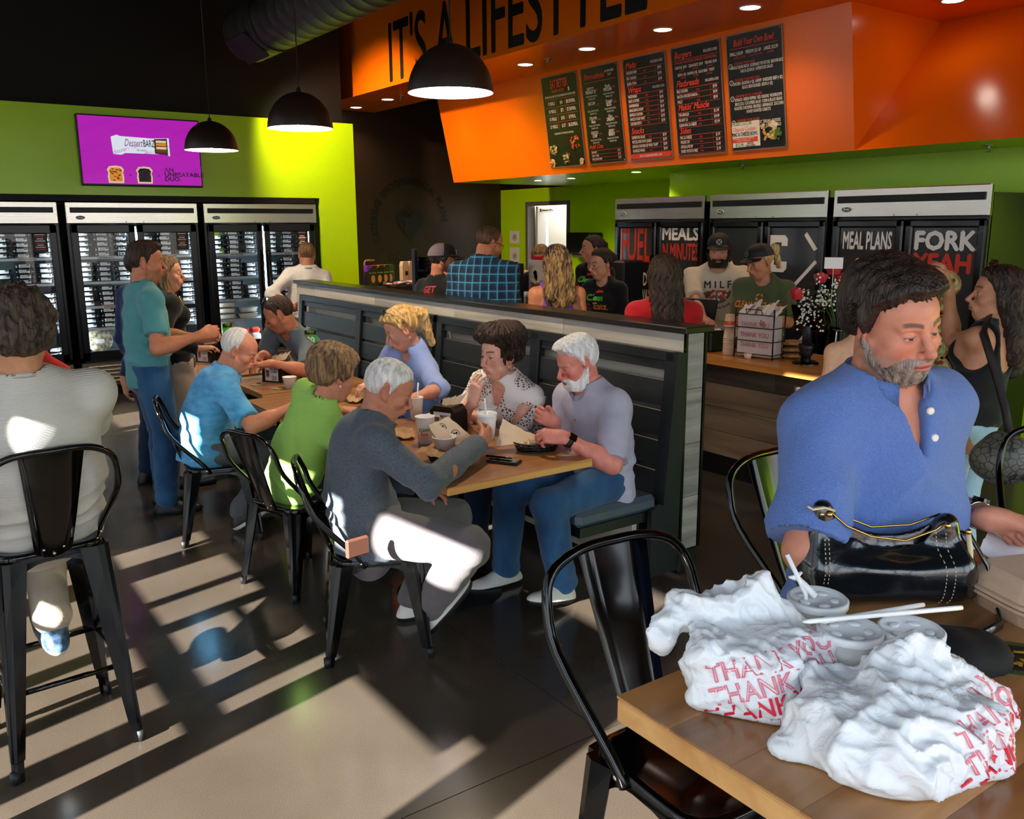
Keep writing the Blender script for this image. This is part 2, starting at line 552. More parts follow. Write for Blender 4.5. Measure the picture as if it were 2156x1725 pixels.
def paint_head(v, c, R, s, skin, P):
    """skin colour per vertex: lips, brows, lids, eyes, stubble, cheeks"""
    p = (v - c) @ R / s; x, y, z = np.abs(p[:, 0]), p[:, 1], p[:, 2]
    col = np.tile(np.array(lin(skin)), (len(v), 1))
    def mix(m, c2, a=1.):
        m = np.clip(m, 0, 1)[:, None] * a
        col[:] = col * (1 - m) + np.array(c2) * m
    sm = lambda e0, e1, t: np.clip((t - e0) / (e1 - e0), 0, 1)
    red = lin(P.get('flush', '#b5624c'))
    mix(sm(.030, .006, np.sqrt((x - .045) ** 2 + (z + .03) ** 2)) * (y > .02), red, P.get('cheek', .35))
    mix(sm(.020, .008, np.sqrt(x ** 2 + (z + .036) ** 2)) * (y > .09), red, P.get('cheek', .35))
    mix(sm(.03, .06, x) * (x > .071) * (np.abs(z) < .05), red, .35)
    if P.get('stubble'):
        hcol, amt = P['stubble']
        m = sm(-.052, -.068, z + .35 * np.maximum(0, .065 - y) * 0) * sm(.0, .012, y + .015)
        m = np.maximum(m, sm(-.035, -.05, z) * (x > .045) * (y > -.01) * sm(-.02, .0, y))
        m = np.maximum(m, sm(-.046, -.052, z) * (y > .07) * (x < .034))
        mix(m, lin(hcol), amt)
    lips = (sm(.026, .021, x) * sm(.0125 - .16 * .0, .0085, np.abs(z + .068) + .22 * x)) * (y > .088)
    mix(lips, lin(P.get('lips', '#a3584f')), .85)
    mix(sm(.0022, .0008, np.abs(z + .0675)) * (x < .025) * (y > .08), lin('#4a1f1c'), .8)
    b = np.abs(z - (.0265 + .004 * np.sin((x - .012) / .04 * 3.0))) 
    mix(sm(.0062, .0035, b) * sm(.010, .014, x) * sm(.052, .046, x) * (y > .055), lin(P.get('brow', '#4a3626')), P.get('browa', .8))
    op = P.get('eye', .0046)
    ez = z - .001 + .0022; ex = x - .031
    eye = (ez / op) ** 2 + (ex / .0145) ** 2
    if op > .0025:
        inside = sm(1.15, .85, eye) * (y > .07)
        mix(inside, (.55, .52, .50))
        gx = P.get('gaze', 0.) * .006
        side = np.sign(p[:, 0])
        ir = np.sqrt((ex * side - gx) ** 2 + (ez - .0005) ** 2)
        mix(inside * sm(.0068, .0055, ir), lin(P.get('iris', '#3a2a20')))
        mix(inside * sm(.0034, .0024, ir), (.005, .005, .005))
    lash = sm(.0028, .0012, np.abs(ez - op * np.sqrt(np.clip(1 - (ex / .0155) ** 2, 0, 1)) - .0004)) * (np.abs(ex) < .0155) * (y > .065)
    mix(lash, lin(P.get('lash', '#2a1812')), .9 if P.get('fem') else .65)
    return col

HAND_POSE = {   # curl per joint (degrees) for the four fingers, spread, thumb (out, fwd, curl)
    'relax': ([22, 26, 30, 36], [28, 32, 36, 40], [18, 20, 22, 24], 5, (.75, .75, 25)),
    'flat': ([6, 6, 6, 8], [8, 8, 8, 10], [5, 5, 5, 6], 7, (.8, .7, 8)),
    'grip': ([38, 42, 46, 50], [44, 46, 48, 50], [28, 30, 30, 32], 3, (.55, .9, 30)),
    'fist': ([70, 76, 80, 84], [85, 88, 90, 90], [50, 50, 50, 50], 1, (.45, .95, 45)),
    'pinch': ([52, 46, 40, 36], [48, 40, 36, 34], [22, 20, 20, 20], 4, (.5, .98, 30)),
    'point': ([10, 62, 70, 74], [10, 80, 84, 86], [6, 45, 45, 45], 2, (.5, .95, 40)),
}
def hand_prims(w, fdir, pal, side, s, pose):
    """w wrist, fdir finger direction, pal direction the palm faces; side +1 right, -1 left"""
    y = unit(fdir); z = -unit(V(pal) - y * (V(pal) @ y)); x = np.cross(y, z)
    th = x * (-1 if side > 0 else 1)                   # thumb side
    s = s * 1.0; o = []
    A, B, D, spread, (tout, tfwd, tc) = HAND_POSE[pose]
    kn = [(.028, .088), (.010, .092), (-.009, .088), (-.027, .079)]
    ln = [.070, .078, .073, .057]; rd = [.0088, .0090, .0086, .0076]
    for i in range(4):
        kp = w + (th * kn[i][0] + y * kn[i][1] + z * (.002 if i in (1, 2) else -.002)) * s
        o.append(C3(w + (th * kn[i][0] * .55 + y * .012) * s, kp, .0145 * s, .0115 * s, 1, .016 * s))
        a = math.radians(spread) * (1.5 - i) / 1.5
        fd = unit(y * math.cos(a) + th * math.sin(a))
        q = kp; ang = 0
        for j, (cv, fr) in enumerate(((A[i], .46), (B[i], .30), (D[i], .24))):
            ang += math.radians(cv)
            d = fd * math.cos(ang) - z * math.sin(ang)
            q2 = q + d * ln[i] * fr * s * 1.05
            r0 = rd[i] * s * (1 - .07 * j); o.append(C3(q, q2, r0, r0 * .92, 1, .004 * s))
            q = q2
    o.append(E3(w + (y * .05 - z * .008) * s, V(.036, .046, .014) * s, np.stack([x, y, z], 1), 1, .014 * s))
    t0 = w + (th * .022 + y * .022 - z * .006) * s
    t1 = t0 + unit(th * tout + y * tfwd - z * .45) * .042 * s
    d2 = unit(th * (tout - .35) + y * tfwd - z * (.35 + tc / 90.))
    t2 = t1 + d2 * .032 * s; d3 = unit(d2 - th * tc / 120. - z * .12)
    o += [C3(t0, t1, .0165 * s, .0115 * s, 1, .014 * s), C3(t1, t2, .0105 * s, .0098 * s, 1, .005 * s), C3(t2, t2 + d3 * .025 * s, .0098 * s, .0080 * s, 1, .004 * s)]
    o.append(F3(w - y * .012, w + y * .02, .0285 * s, .03 * s, z, .68, 1, .015 * s))
    return o

def ik(a, t, l1, l2, pole):
    d = t - a; L = np.linalg.norm(d)
    if L > (l1 + l2) * .995:
        k = L / ((l1 + l2) * .995); l1 *= k; l2 *= k
    u = d / max(L, 1e-6); x = (L * L + l1 * l1 - l2 * l2) / (2 * L)
    h = math.sqrt(max(0, l1 * l1 - x * x)); pl = unit(V(pole) - u * (V(pole) @ u))
    return a + u * x + pl * h

# ------------------------------------------------------------------ hair tables: lower edge of the hair (z) by azimuth
HAIRLINE = {
    'short': ([0, 25, 48, 62, 72, 82, 90, 103, 116, 135, 180], [.078, .080, .060, .048, .008, -.008, .034, .036, -.026, -.060, -.068]),
    'recede': ([0, 25, 40, 58, 70, 84, 98, 112, 135, 180], [.098, .112, .092, .062, .015, -.008, .030, -.030, -.058, -.066]),
    'bald': ([0, 40, 70, 85, 98, 112, 135, 180], [.2, .2, .12, .015, .030, -.032, -.060, -.066]),
    'crop': ([0, 25, 48, 62, 72, 84, 98, 112, 135, 180], [.072, .068, .045, .020, -.020, -.030, -.005, -.040, -.070, -.078]),
    'long': ([0, 30, 50, 65, 75, 90, 120, 180], [.080, .072, .045, .005, -.05, -.10, -.12, -.12]),
    'back': ([0, 25, 48, 62, 72, 84, 98, 112, 135, 180], [.080, .080, .066, .050, .012, .0, .025, -.030, -.062, -.070]),
}
def hair_mat(c1, c2, rough=.42, sc=1.0):
    return mat('hair_%s_%s' % (c1, c2), c1, rough, spec=.35, col2=c2, vscale=(70 * sc, 70 * sc, 7 * sc), bump=.8, bscale=(230, 230, 16), detail=5)

def make_hair(c, R, s, hp, st, h):
    """hair shell from the head field: thickness by place, strand waves, optional locks (capsules)"""
    ext = [c - .18 * s, c + .18 * s]
    lock = [l for l in st.get('locks', [])]
    for l in lock:
        for p, r in ((l[0], l[2]), (l[1], l[3])):
            w = c + R @ (V(p) * s) if not st.get('world') else V(p)
            ext[0] = np.minimum(ext[0], w - r - .03); ext[1] = np.maximum(ext[1], w + r + .03)
    g = Grid(ext[0], ext[1], h)
    F = carve(g, g.F, hp)
    X, Y, Z = np.meshgrid(*g.ax, indexing='ij')
    p = np.stack([X - c[0], Y - c[1], Z - c[2]], -1) @ R / s
    x, y, z = p[..., 0], p[..., 1], p[..., 2]
    az = np.degrees(np.arctan2(np.abs(x), y + .01))
    a, b = HAIRLINE[st['line']]
    zl = np.interp(az, a, b)
    thick = st['t'] + st.get('top', 0) * np.clip((z - .03) / .09, 0, 1) + st.get('front', 0) * np.clip((z - .06) / .05, 0, 1) * np.clip(y / .07, 0, 1) + st.get('sides', 0) * np.clip(.09 - np.abs(z - .01), 0, .06) / .06 + st.get('backv', 0) * np.clip(-y / .08, 0, 1)
    f = st.get('freq', 1.)
    ang = np.arctan2(x, y)
    n = np.sin(ang * 23 * f + 3 * np.sin(z * 40)) * .5 + np.sin(ang * 41 * f + z * 35 + 2 * np.sin(z * 60 + ang * 5)) * .35
    if st.get('curl'):
        pp = p.reshape(-1, 3)
        n = n * .3 + (waves(pp, 75, 6) * .8 + waves(pp, 140, 5, 4) * .5).reshape(x.shape) * st['curl']
    edge = np.clip((z - zl) / .028, 0.12, 1)
    G = F - (thick * edge + st.get('amp', .0035) * n * np.clip(edge * 1.3, .2, 1)) * s
    G = np.maximum(G, (zl - z + .0025 * np.sin(ang * 33 + 2 * np.sin(ang * 7)) + .002 * np.sin(ang * 71)) * s * .85)
    if st.get('bare'):                                   # bald crown
        bx = st['bare']
        G = np.maximum(G, -(np.sqrt((x / bx[0]) ** 2 + ((y - bx[3]) / bx[1]) ** 2 + ((z - .10) / bx[2]) ** 2) - 1) * .05 * s)
    for l in lock:
        A, B = [(V(q) if st.get('world') else c + R @ (V(q) * s)) for q in l[:2]]
        pr = C3(A, B, l[2] * (1 if st.get('world') else s), l[3] * (1 if st.get('world') else s))
        if len(l) > 4: pr = ('f', A, B, pr[3], pr[4], unit(R @ V(l[4])), l[5], 1, .02)
        bb = g.blk(np.minimum(A, B) - max(l[2], l[3]) - .05, np.maximum(A, B) + max(l[2], l[3]) + .05)
        if bb is None: continue
        d = sd_prim(pr, *g.pts(bb), 0.)
        d = d - st.get('amp', .0035) * 1.5 * n[bb]
        G[bb] = smin(G[bb], d.astype(np.float32), .015 * s)
    return nets(g, G.astype(np.float32))

SKIN = mat('skin', '#c08a6c', .48, spec=.4, vcol=True, var=.10, vscale=(35, 35, 35), bump=.12, bscale=(300, 300, 300))

_SHOES = {}; DBG = []
def shoe_mesh(up, sole):
    k = (up.name, sole.name)
    if k in _SHOES: return _SHOES[k]
    g = Grid((-.07, -.10, -.10), (.07, .23, .10), .0065)
    P = [E3((0, .06, -.055), (.047, .145, .034), None, 1, .01), E3((0, -.03, -.045), (.038, .055, .045), None, 1, .03),
         C3((0, .06, -.035), (0, -.012, .012), .036, .040, 1, .05), E3((0, .13, -.052), (.046, .07, .030), None, 1, .02),
         C3((0, -.01, .03), (.0, -.005, .10), .034, .030, -1, .004)]
    F = carve(g, g.F, P)
    F = np.maximum(F, (-.075 - g.ax[2])[None, None, :])
    v, q = nets(g, F)
    zc = v[q].mean(1)[:, 2]
    _SHOES[k] = qmesh('shoe', v, q, [up, sole], mi=(zc < -.052).astype(int))
    return _SHOES[k]

def person(label, head, hyaw, pelvis, yaw, hpitch=0, hroll=0, s=1., hs=1., fem=0., sit=False, bend=0., tilt=0., group=None,
           build=None, skin='#c08a6c', face=None, fp=None, lh=None, rh=None, lf=None, rf=None, top=None, bottom=None, shoes=None, hair=None, beard=None,
           hb=.012, hh=.0036, hd=.0045, tw=0., shl=0.):
    bd = dict(sw=.172, chest=.158, waist=.145, hip=.158, dep=.66, belly=0., bust=0., neck=.056, arm=1., thigh=1.)
    if fem: bd.update(sw=.150, chest=.138, waist=.122, hip=.165, dep=.66, bust=1., neck=.046, arm=.84)
    bd.update(build or {})
    for k in ('sw', 'chest', 'waist', 'hip', 'neck'): bd[k] *= s
    fp = dict(fp or {}); fp['fem'] = fem; fc = dict(face or {})
    c = V(head); P = V(pelvis)
    ya, yb = math.radians(hyaw), math.radians(yaw)
    def frame(a, pitch, roll):
        f = V(math.cos(a), math.sin(a), 0); r = V(math.sin(a), -math.cos(a), 0)
        M = np.stack([r, f, V(0, 0, 1)], 1)
        return M @ rot_x(-math.radians(pitch)) @ rot_y(math.radians(roll))
    R = frame(ya, hpitch, hroll)
    fb = V(math.cos(yb), math.sin(yb), 0); rb = V(math.sin(yb), -math.cos(yb), 0)
    base = c + R @ (V(0, -.022, -.072) * hs)
    ax0 = unit(base - P)
    N = base - unit(ax0 * .55 + R[:, 2] * .45) * .075 * s
    tz = unit(N - P); L = np.linalg.norm(N - P)
    tr = unit(rb - tz * (rb @ tz)); tf = np.cross(tz, tr)
    if tf @ fb < 0: tf = -tf
    a2 = math.radians(tw); sr = tr * math.cos(a2) + tf * math.sin(a2); sf = np.cross(tz, sr)    # shoulder line twist
    W = P + tz * .36 * L - tf * bend; Ct = P + tz * .66 * L - tf * bend * .8
    Sh = [N - tz * .072 * s + sr * q * bd['sw'] + sf * .0 + tz * q * shl for q in (-1, 1)]     # left, right
    bz = V(P[0], P[1], 0.)
    Rl = np.stack([rb, fb, V(0, 0, 1)], 1)
    loc = lambda v: (np.asarray(v) - bz) @ Rl
    # torso
    d = bd['dep']
    torso = [F3(P + tz * .01, W, bd['hip'] * .92, bd['waist'], tf, d), F3(W, Ct, bd['waist'], bd['chest'], tf, d),
             F3(Ct, N - tz * .10 * s, bd['chest'], bd['chest'] * .74, sf, d),
             C3(Sh[0], Sh[1], .055 * s * bd['arm'] ** .5, .055 * s * bd['arm'] ** .5, 1, .06 * s),
             C3(N - tz * .055 * s - sr * .09 * s, N + tz * .005, .045 * s, .05 * s, 1, .04 * s), C3(N - tz * .055 * s + sr * .09 * s, N + tz * .005, .045 * s, .05 * s, 1, .04 * s),
             F3(P - tz * .08, P + tz * .02, bd['hip'] * .9, bd['hip'] * .95, tf, d + .04)]
    if bd['belly']:
        torso.append(E3(W - tz * .02 + tf * .055 * s, V(.125, .085, .14) * s * bd['belly'], np.stack([tr, tf, tz], 1), 1, .08))
    if bd['bust']:
        for q in (-1, 1):
            torso.append(E3(Ct + tz * .01 + tf * bd['chest'] * .5 + tr * q * .068 * s, V(.062, .058, .062) * s * bd['bust'], np.stack([tr, tf, tz], 1), 1, .03))
    # arms
    am = bd['arm']; l1, l2 = .295 * s, .262 * s
    arms = []; wr = []; el = []; hnd = []
    for i, hsp in ((0, lh), (1, rh)):
        q = (-1, 1)[i]; S = Sh[i]
        if hsp is None:
            w = S + sr * q * .05 + sf * .07 - V(0, 0, 1) * .535 * s
            hsp = dict(w=w, d=V(0, 0, -1) + sf * .25, p=-sr * q + sf * .1, pose='relax', pole=-sf + sr * q * .4)
        w = V(hsp['w']); pole = V(hsp.get('pole', -sf * .4 + sr * q * .6 - V(0, 0, 1) * .8))
        E = V(hsp['el']) if 'el' in hsp else ik(S, w, l1, l2, pole)
        arms.append([C3(S, E, .051 * s * am, .042 * s * am, 1, .04 * s), C3(E, w, .0445 * s * am, .0265 * s * (am + 1) / 2, 1, .012 * s),
                     E3(E * .72 + w * .28, V(.046, .046, .075) * s * am, np.stack([unit(np.cross(w - E, V(.3, .1, 1))), unit(np.cross(w - E, np.cross(w - E, V(.3, .1, 1)))), unit(w - E)], 1), 1, .03 * s)])
        wr.append(w); el.append(E); hnd.append(hsp)
    # legs
    legs = []; ank = []; toe = []; kn = []
    for i, fs in ((0, lf), (1, rf)):
        q = (-1, 1)[i]; Hp = P + tr * q * .088 * s - tz * .02
        if fs is None:
            a = (Hp + fb * .44 * s + rb * q * .03) if sit else (P + rb * q * .10)
            fs = dict(a=V(a[0], a[1], .085), yaw=yaw + q * -9)
        a = V(fs['a']); K = ik(Hp, a, .43 * s, .42 * s, fs.get('pole', fb + rb * q * .12 + V(0, 0, 1) * (.8 if sit else .0)))
        th = bd['thigh']
        legs.append([C3(Hp, K, .088 * s * th, .060 * s, 1, .05), C3(K, a, .058 * s, .040 * s, 1, .03),
                     C3(K * .7 + a * .3 - fb * .012, K * .45 + a * .55 - fb * .01, .050 * s, .042 * s, 1, .03)])
        ank.append(a); toe.append((math.radians(fs.get('yaw', yaw)), fs.get('pitch', 0.))); kn.append(K)
    neck = [C3(N - tz * .03, base + R @ V(0, -.004, .02), bd['neck'] * 1.1, bd['neck'], 1, .03 * s)]
    hp = head_prims(c, R, hs, fem=fem, **fc)
    hands = [hand_prims(wr[i], hnd[i]['d'], hnd[i]['p'], (-1, 1)[i], s * (.93 if fem else 1.0), hnd[i].get('pose', 'relax')) for i in (0, 1)]
    allp = torso + arms[0] + arms[1] + legs[0] + legs[1] + neck + hp + hands[0] + hands[1]
    # ---- body: one surface, finer around head and hands
    cover = -.006 if top else 0.
    pts_ = np.array([c + .16, c - .16] + wr + el + ank + kn + Sh + [P, W])
    lo, hi = pts_.min(0) - .19, pts_.max(0) + .19
    lo[2] = max(lo[2], -.0)
    fine = [(c - V(.135, .135, .15) * hs, c + V(.135, .135, .15) * hs, hh)]
    if hd:
        for i in (0, 1):
            m = wr[i] + unit(hnd[i]['d']) * .075 * s; fine.append((m - .125 * s, m + .125 * s, hd))
    vs, qs, cs, n0 = [], [], [], 0
    g = Grid(lo, hi, hb); F = carve(g, g.F, torso, cover); F = carve(g, F, arms[0] + arms[1] + legs[0] + legs[1] + neck + hp + hands[0] + hands[1])
    v, q = nets(g, F)
    ctr = v[q].mean(1); keep = np.ones(len(q), bool)
    for a, b, h in fine: keep &= ~((ctr > a + hb * 1.0) & (ctr < b - hb * 1.0)).all(1)
    q = q[keep]
    skinl = np.array(lin(skin))
    vs.append(v); qs.append(q); cs.append(np.tile(skinl, (len(v), 1))); n0 = len(v)
    nails = []
    for k, (a, b, h) in enumerate(fine):
        g2 = Grid(a, b, h)
        F2 = carve(g2, g2.F, torso, cover)
        F2 = carve(g2, F2, arms[0] + arms[1] + neck + hp + hands[0] + hands[1])
        v2, q2 = nets(g2, F2)
        if k == 0:
            v2 = v2 + vnorm(v2, q2) * (waves((v2 - c), 160, 5)[:, None] * .00035)
            cs.append(paint_head(v2, c, R, hs, skin, fp))
        else:
            cc_ = np.tile(skinl, (len(v2), 1)); dist = np.linalg.norm(v2 - wr[k - 1], axis=1)
            m = np.clip((dist - .13 * s) / .05, 0, 1)[:, None] * .35
            cs.append(cc_ * (1 - m) + np.array(lin(fp.get('flush', '#b5624c'))) * m)
        vs.append(v2); qs.append(q2 + n0); n0 += len(v2)
    v = np.concatenate(vs); q = np.concatenate(qs); col = np.concatenate(cs)
    used = np.zeros(len(v), bool); used[q.ravel()] = True; rm = np.cumsum(used) - 1
    root = link('person', qmesh('person', loc(v[used]), rm[q], SKIN, col[used]), None, bz, yb - PI / 2, label, 'person', group)
    DBG.append((label[:40], [tuple(np.round(q, 2)) for q in (P, N, Sh[0], Sh[1], el[0], el[1], wr[0], wr[1], kn[0], kn[1])]))
    fr = dict(root=root, c=c, R=R, s=s, hs=hs, loc=loc, N=N, tz=tz, tf=tf, tr=tr, sf=sf, sr=sr, W=W, Ct=Ct, P=P, wr=wr, el=el, hp=hp, Sh=Sh, base=base, hnd=hnd, bd=bd, neck=neck)
    part = lambda name, v, q, m, **k: link(name, qmesh(name, loc(v), q, m, **k), root)
    fr['part'] = part
    # ---- top
    if top:
        h = top.get('h', hb * .85); lo_, gl = top.get('loose', .013), top.get('hem', .10)
        tp = [P, N, W] + Sh + (el if top.get('sleeve', .5) > 0 else []) + (wr if top.get('sleeve', .5) > 1 else [])
        tp = np.array(tp); g = Grid(tp.min(0) - .27, tp.max(0) + .22, h)
        F = carve(g, g.F, torso, lo_)
        hr = max(bd['hip'], bd['waist']) * top.get('flare', 1.0)
        F = carve(g, F, [F3(W - tz * .04, P - tz * (gl + .05), max(bd['waist'], bd['chest'] * .93), hr, tf, d + .04, 1, .05)], lo_)
        X, Y, Z = g.pts((slice(None),) * 3)
        pl = lambda p, n: (X - p[0]) * n[0] + (Y - p[1]) * n[1] + (Z - p[2]) * n[2]
        hz = unit(tz * .6 + V(0, 0, .4))
        F = np.maximum(F, pl(P - tz * gl, -hz))
        sl = top.get('sleeve', .5)
        if sl > 0:
            for i in (0, 1):
                S, E, w = Sh[i], el[i], wr[i]; G = g.blank(); sg = top.get('sg', .013) * s
                if sl <= 1:
                    cu = S + (E - S) * sl; ax = unit(E - S)
                    carve(g, G, [C3(S + (S - E) * .05, E, .052 * s * am, .052 * s * am, 1, .02)], sg)
                else:
                    cu = E + (w - E) * (sl - 1); ax = unit(w - E)
                    carve(g, G, [C3(S + (S - E) * .05, E, .056 * s * am, .046 * s * am, 1, .02), C3(E, w, .046 * s * am, .032 * s, 1, .03)], sg * .85)
                if sl < 1 or True:
                    m = pl(cu, ax)
                    far = np.sqrt((X - cu[0]) ** 2 + (Y - cu[1]) ** 2 + (Z - cu[2]) ** 2) < .17 * s
                    G = np.where(far, np.maximum(G, m), G)
                    if sl > 1: G = np.where((pl(E, ax) > 0) & (m > 0), .1, G)
                    else: G = np.where(m > 0, .1, G)
                F = smin(F, G, .035 * s)
        nk = top.get('neck', 'crew')
        nr = bd['neck']
        if nk != 'none':
            cut = [C3(N - tz * .035, base + (base - N), nr * 1.1 + .006 + top.get('nw', 0), nr * 1.1 + .008 + top.get('nw', 0), -1, .006)]
            if nk == 'crew': cut.append(E3(N + sf * .055 * s + tz * .005, (.060 * s, .060 * s, .050 * s), None, -1, .01))
            if nk == 'polo':
                cut.append(E3(N + sf * .055 * s + tz * .005, (.060 * s, .060 * s, .050 * s), None, -1, .01))
                for k in range(4): cut.append(E3(N + sf * (.085 + .010 * k) * s - tz * (.030 + .026 * k) * s, V(.030 - .007 * k, .06, .03) * s, np.stack([sr, sf, tz], 1), -1, .006))
            if nk == 'v':
                for k in range(5): cut.append(E3(N + sf * (.07 + .006 * k) * s - tz * .032 * k * s, V(.056 - .010 * k, .07, .04) * s, np.stack([sr, sf, tz], 1), -1, .008))
            if nk == 'scoop': cut.append(E3(N + sf * .06 * s - tz * .02, V(.10, .09, .10) * s, np.stack([sr, sf, tz], 1), -1, .01))
            if nk == 'tank':
                cut += [E3(N + sf * .07 * s - tz * .03, V(.085, .09, .13) * s, np.stack([sr, sf, tz], 1), -1, .01), E3(N - sf * .10 * s - tz * .02, V(.085, .09, top.get('backlow', .12)) * s, np.stack([sr, sf, tz], 1), -1, .01)]
                for q_ in (-1, 1): cut.append(E3(N - tz * .10 * s + sr * q_ * (bd['sw'] + .025), V(.085, .17, .135) * s, np.stack([sr, sf, tz], 1), -1, .01))
            if nk == 'tube':
                F = np.maximum(F, pl(N - tz * top.get('low', .17), tz))
            F = carve(g, F, cut)
        v, q = nets(g, F)
        nn = vnorm(v, q); wa = top.get('wr', .004)
        # folds: long soft ridges, denser toward the waist and the elbows
        lz = (v - P) @ tz / L
        lp = np.stack([(v - P) @ tr, (v - P) @ tf, (v - P) @ tz], 1)
        sg_ = np.sign(lp[:, 0])
        rdg = lambda t: 1.2 - 2.2 * np.abs(np.sin(t * .5)) ** .7
        dia = rdg(np.abs(lp[:, 0]) * 30 + lp[:, 2] * 36 + 2.2 * waves(lp, 9, 5, 2))
        hor = rdg(lp[:, 2] * 85 + 3.2 * waves(lp, 12, 6, 5))
        soft = waves(lp, 22, 6, 1)
        mk = np.clip(1.05 - lz, 0, 1); low = np.exp(-((lz - .12) / .18) ** 2)
        de = np.minimum(np.linalg.norm(v - el[0], axis=1), np.linalg.norm(v - el[1], axis=1))
        nel = np.exp(-(de / .10) ** 2) if sl > 1 else 0
        env = np.clip(waves(lp, 10, 5, 8) * .6 + .5, 0, 1)
        disp = wa * (dia * mk * env * 1.0 + hor * (low + nel) * .9 + soft * .9)
        v = v + nn * disp[:, None]
        fr['top_v'], fr['top_q'] = v, q
        fr['top'] = part(top.get('name', 'shirt'), v, q, top['mat'])
    # ---- bottom
    if bottom:
        h = bottom.get('h', max(hb, .012)); lo_ = bottom.get('loose', .012)
        tp = np.array([P, W] + ank + kn); g = Grid(tp.min(0) - .17, tp.max(0) + .17, h)
        lt = [p for p in torso[:1] + torso[6:7]]
        F = carve(g, g.F, lt, lo_ - .004)
        X, Y, Z = g.pts((slice(None),) * 3)
        F = np.maximum(F, (X - P[0]) * tz[0] + (Y - P[1]) * tz[1] + (Z - P[2]) * tz[2] - .09)
        rise = bottom.get('rise', .09 if (sit or not top) else .075 - top.get('hem', .10))
        for i in (0, 1):
            G = g.blank(); carve(g, G, [legs[i][0], C3(kn[i], ank[i] + V(0, 0, .015), .060 * s, bottom.get('cuff', .052) * s, 1, .03), legs[i][2]], lo_)
            F = smin(F, G, .03)
        if not sit: F = np.maximum(F, (X - P[0]) * tz[0] + (Y - P[1]) * tz[1] + (Z - P[2]) * tz[2] - rise)
        v, q = nets(g, F); nn = vnorm(v, q)
        dk = np.minimum(np.linalg.norm(v - kn[0], axis=1), np.linalg.norm(v - kn[1], axis=1)); da = np.minimum(np.linalg.norm(v - ank[0], axis=1), np.linalg.norm(v - ank[1], axis=1))
        disp = bottom.get('wr', .004) * (waves(v, 26, 6) * .8 + np.sin(v[:, 2] * 80 + 3 * waves(v, 12, 5)) * (np.exp(-(dk / .12) ** 2) + np.exp(-(da / .13) ** 2)))
        part(bottom.get('name', 'trousers'), v + nn * disp[:, None], q, bottom['mat'])
    if shoes:
        for i in (0, 1):
            o = link('shoe', shoe_mesh(*shoes), root)
            a = loc(ank[i]); o.location = a + V(0, 0, -.012)
            o.rotation_euler = (math.radians(-toe[i][1]), 0, toe[i][0] - yb)
            o.scale = (s, s, s)
    if hair:
        v, q = make_hair(c, R, hs, hp, hair, hair.get('h', hh * 1.25))
        fr['hair'] = part('hair', v, q, hair['mat'])
    if beard:
        g = Grid(c - .14, c + .14, hh * 1.1); F = carve(g, g.F, hp)
        X, Y, Z = np.meshgrid(*g.ax, indexing='ij'); p = np.stack([X - c[0], Y - c[1], Z - c[2]], -1) @ R / hs
        x, y, z = np.abs(p[..., 0]), p[..., 1], p[..., 2]
        top_ = np.interp(y, [-.02, .0, .03, .06, .085, .12], [-.005, -.018, -.052, -.070, -.046, -.046])   # upper edge by depth
        top_ = np.where((y > .07) & (x < .036), np.minimum(-.0475, -.0475 + .0 * x), top_)
        reg = np.maximum(z - top_, -.012 - y)
        lipm = np.minimum(.018 - np.sqrt((x / 1.25) ** 2 + ((z + .068) / .62) ** 2), y - .08)
        reg = np.maximum(reg, lipm)
        n = np.sin(x * 900 + 4 * np.sin(z * 300)) * .4 + np.sin(z * 800 + x * 500) * .4
        G = F - (beard['t'] * np.clip(-reg / .018, .1, 1) * (1 + .8 * np.clip((-.085 - z) / .03, 0, 1) * beard.get('chin', 1.)) + .0012 * n) * hs
        G = np.maximum(G, reg * hs)
        v, q = nets(g, G.astype(np.float32)); part('beard', v, q, beard['mat'])
    return fr

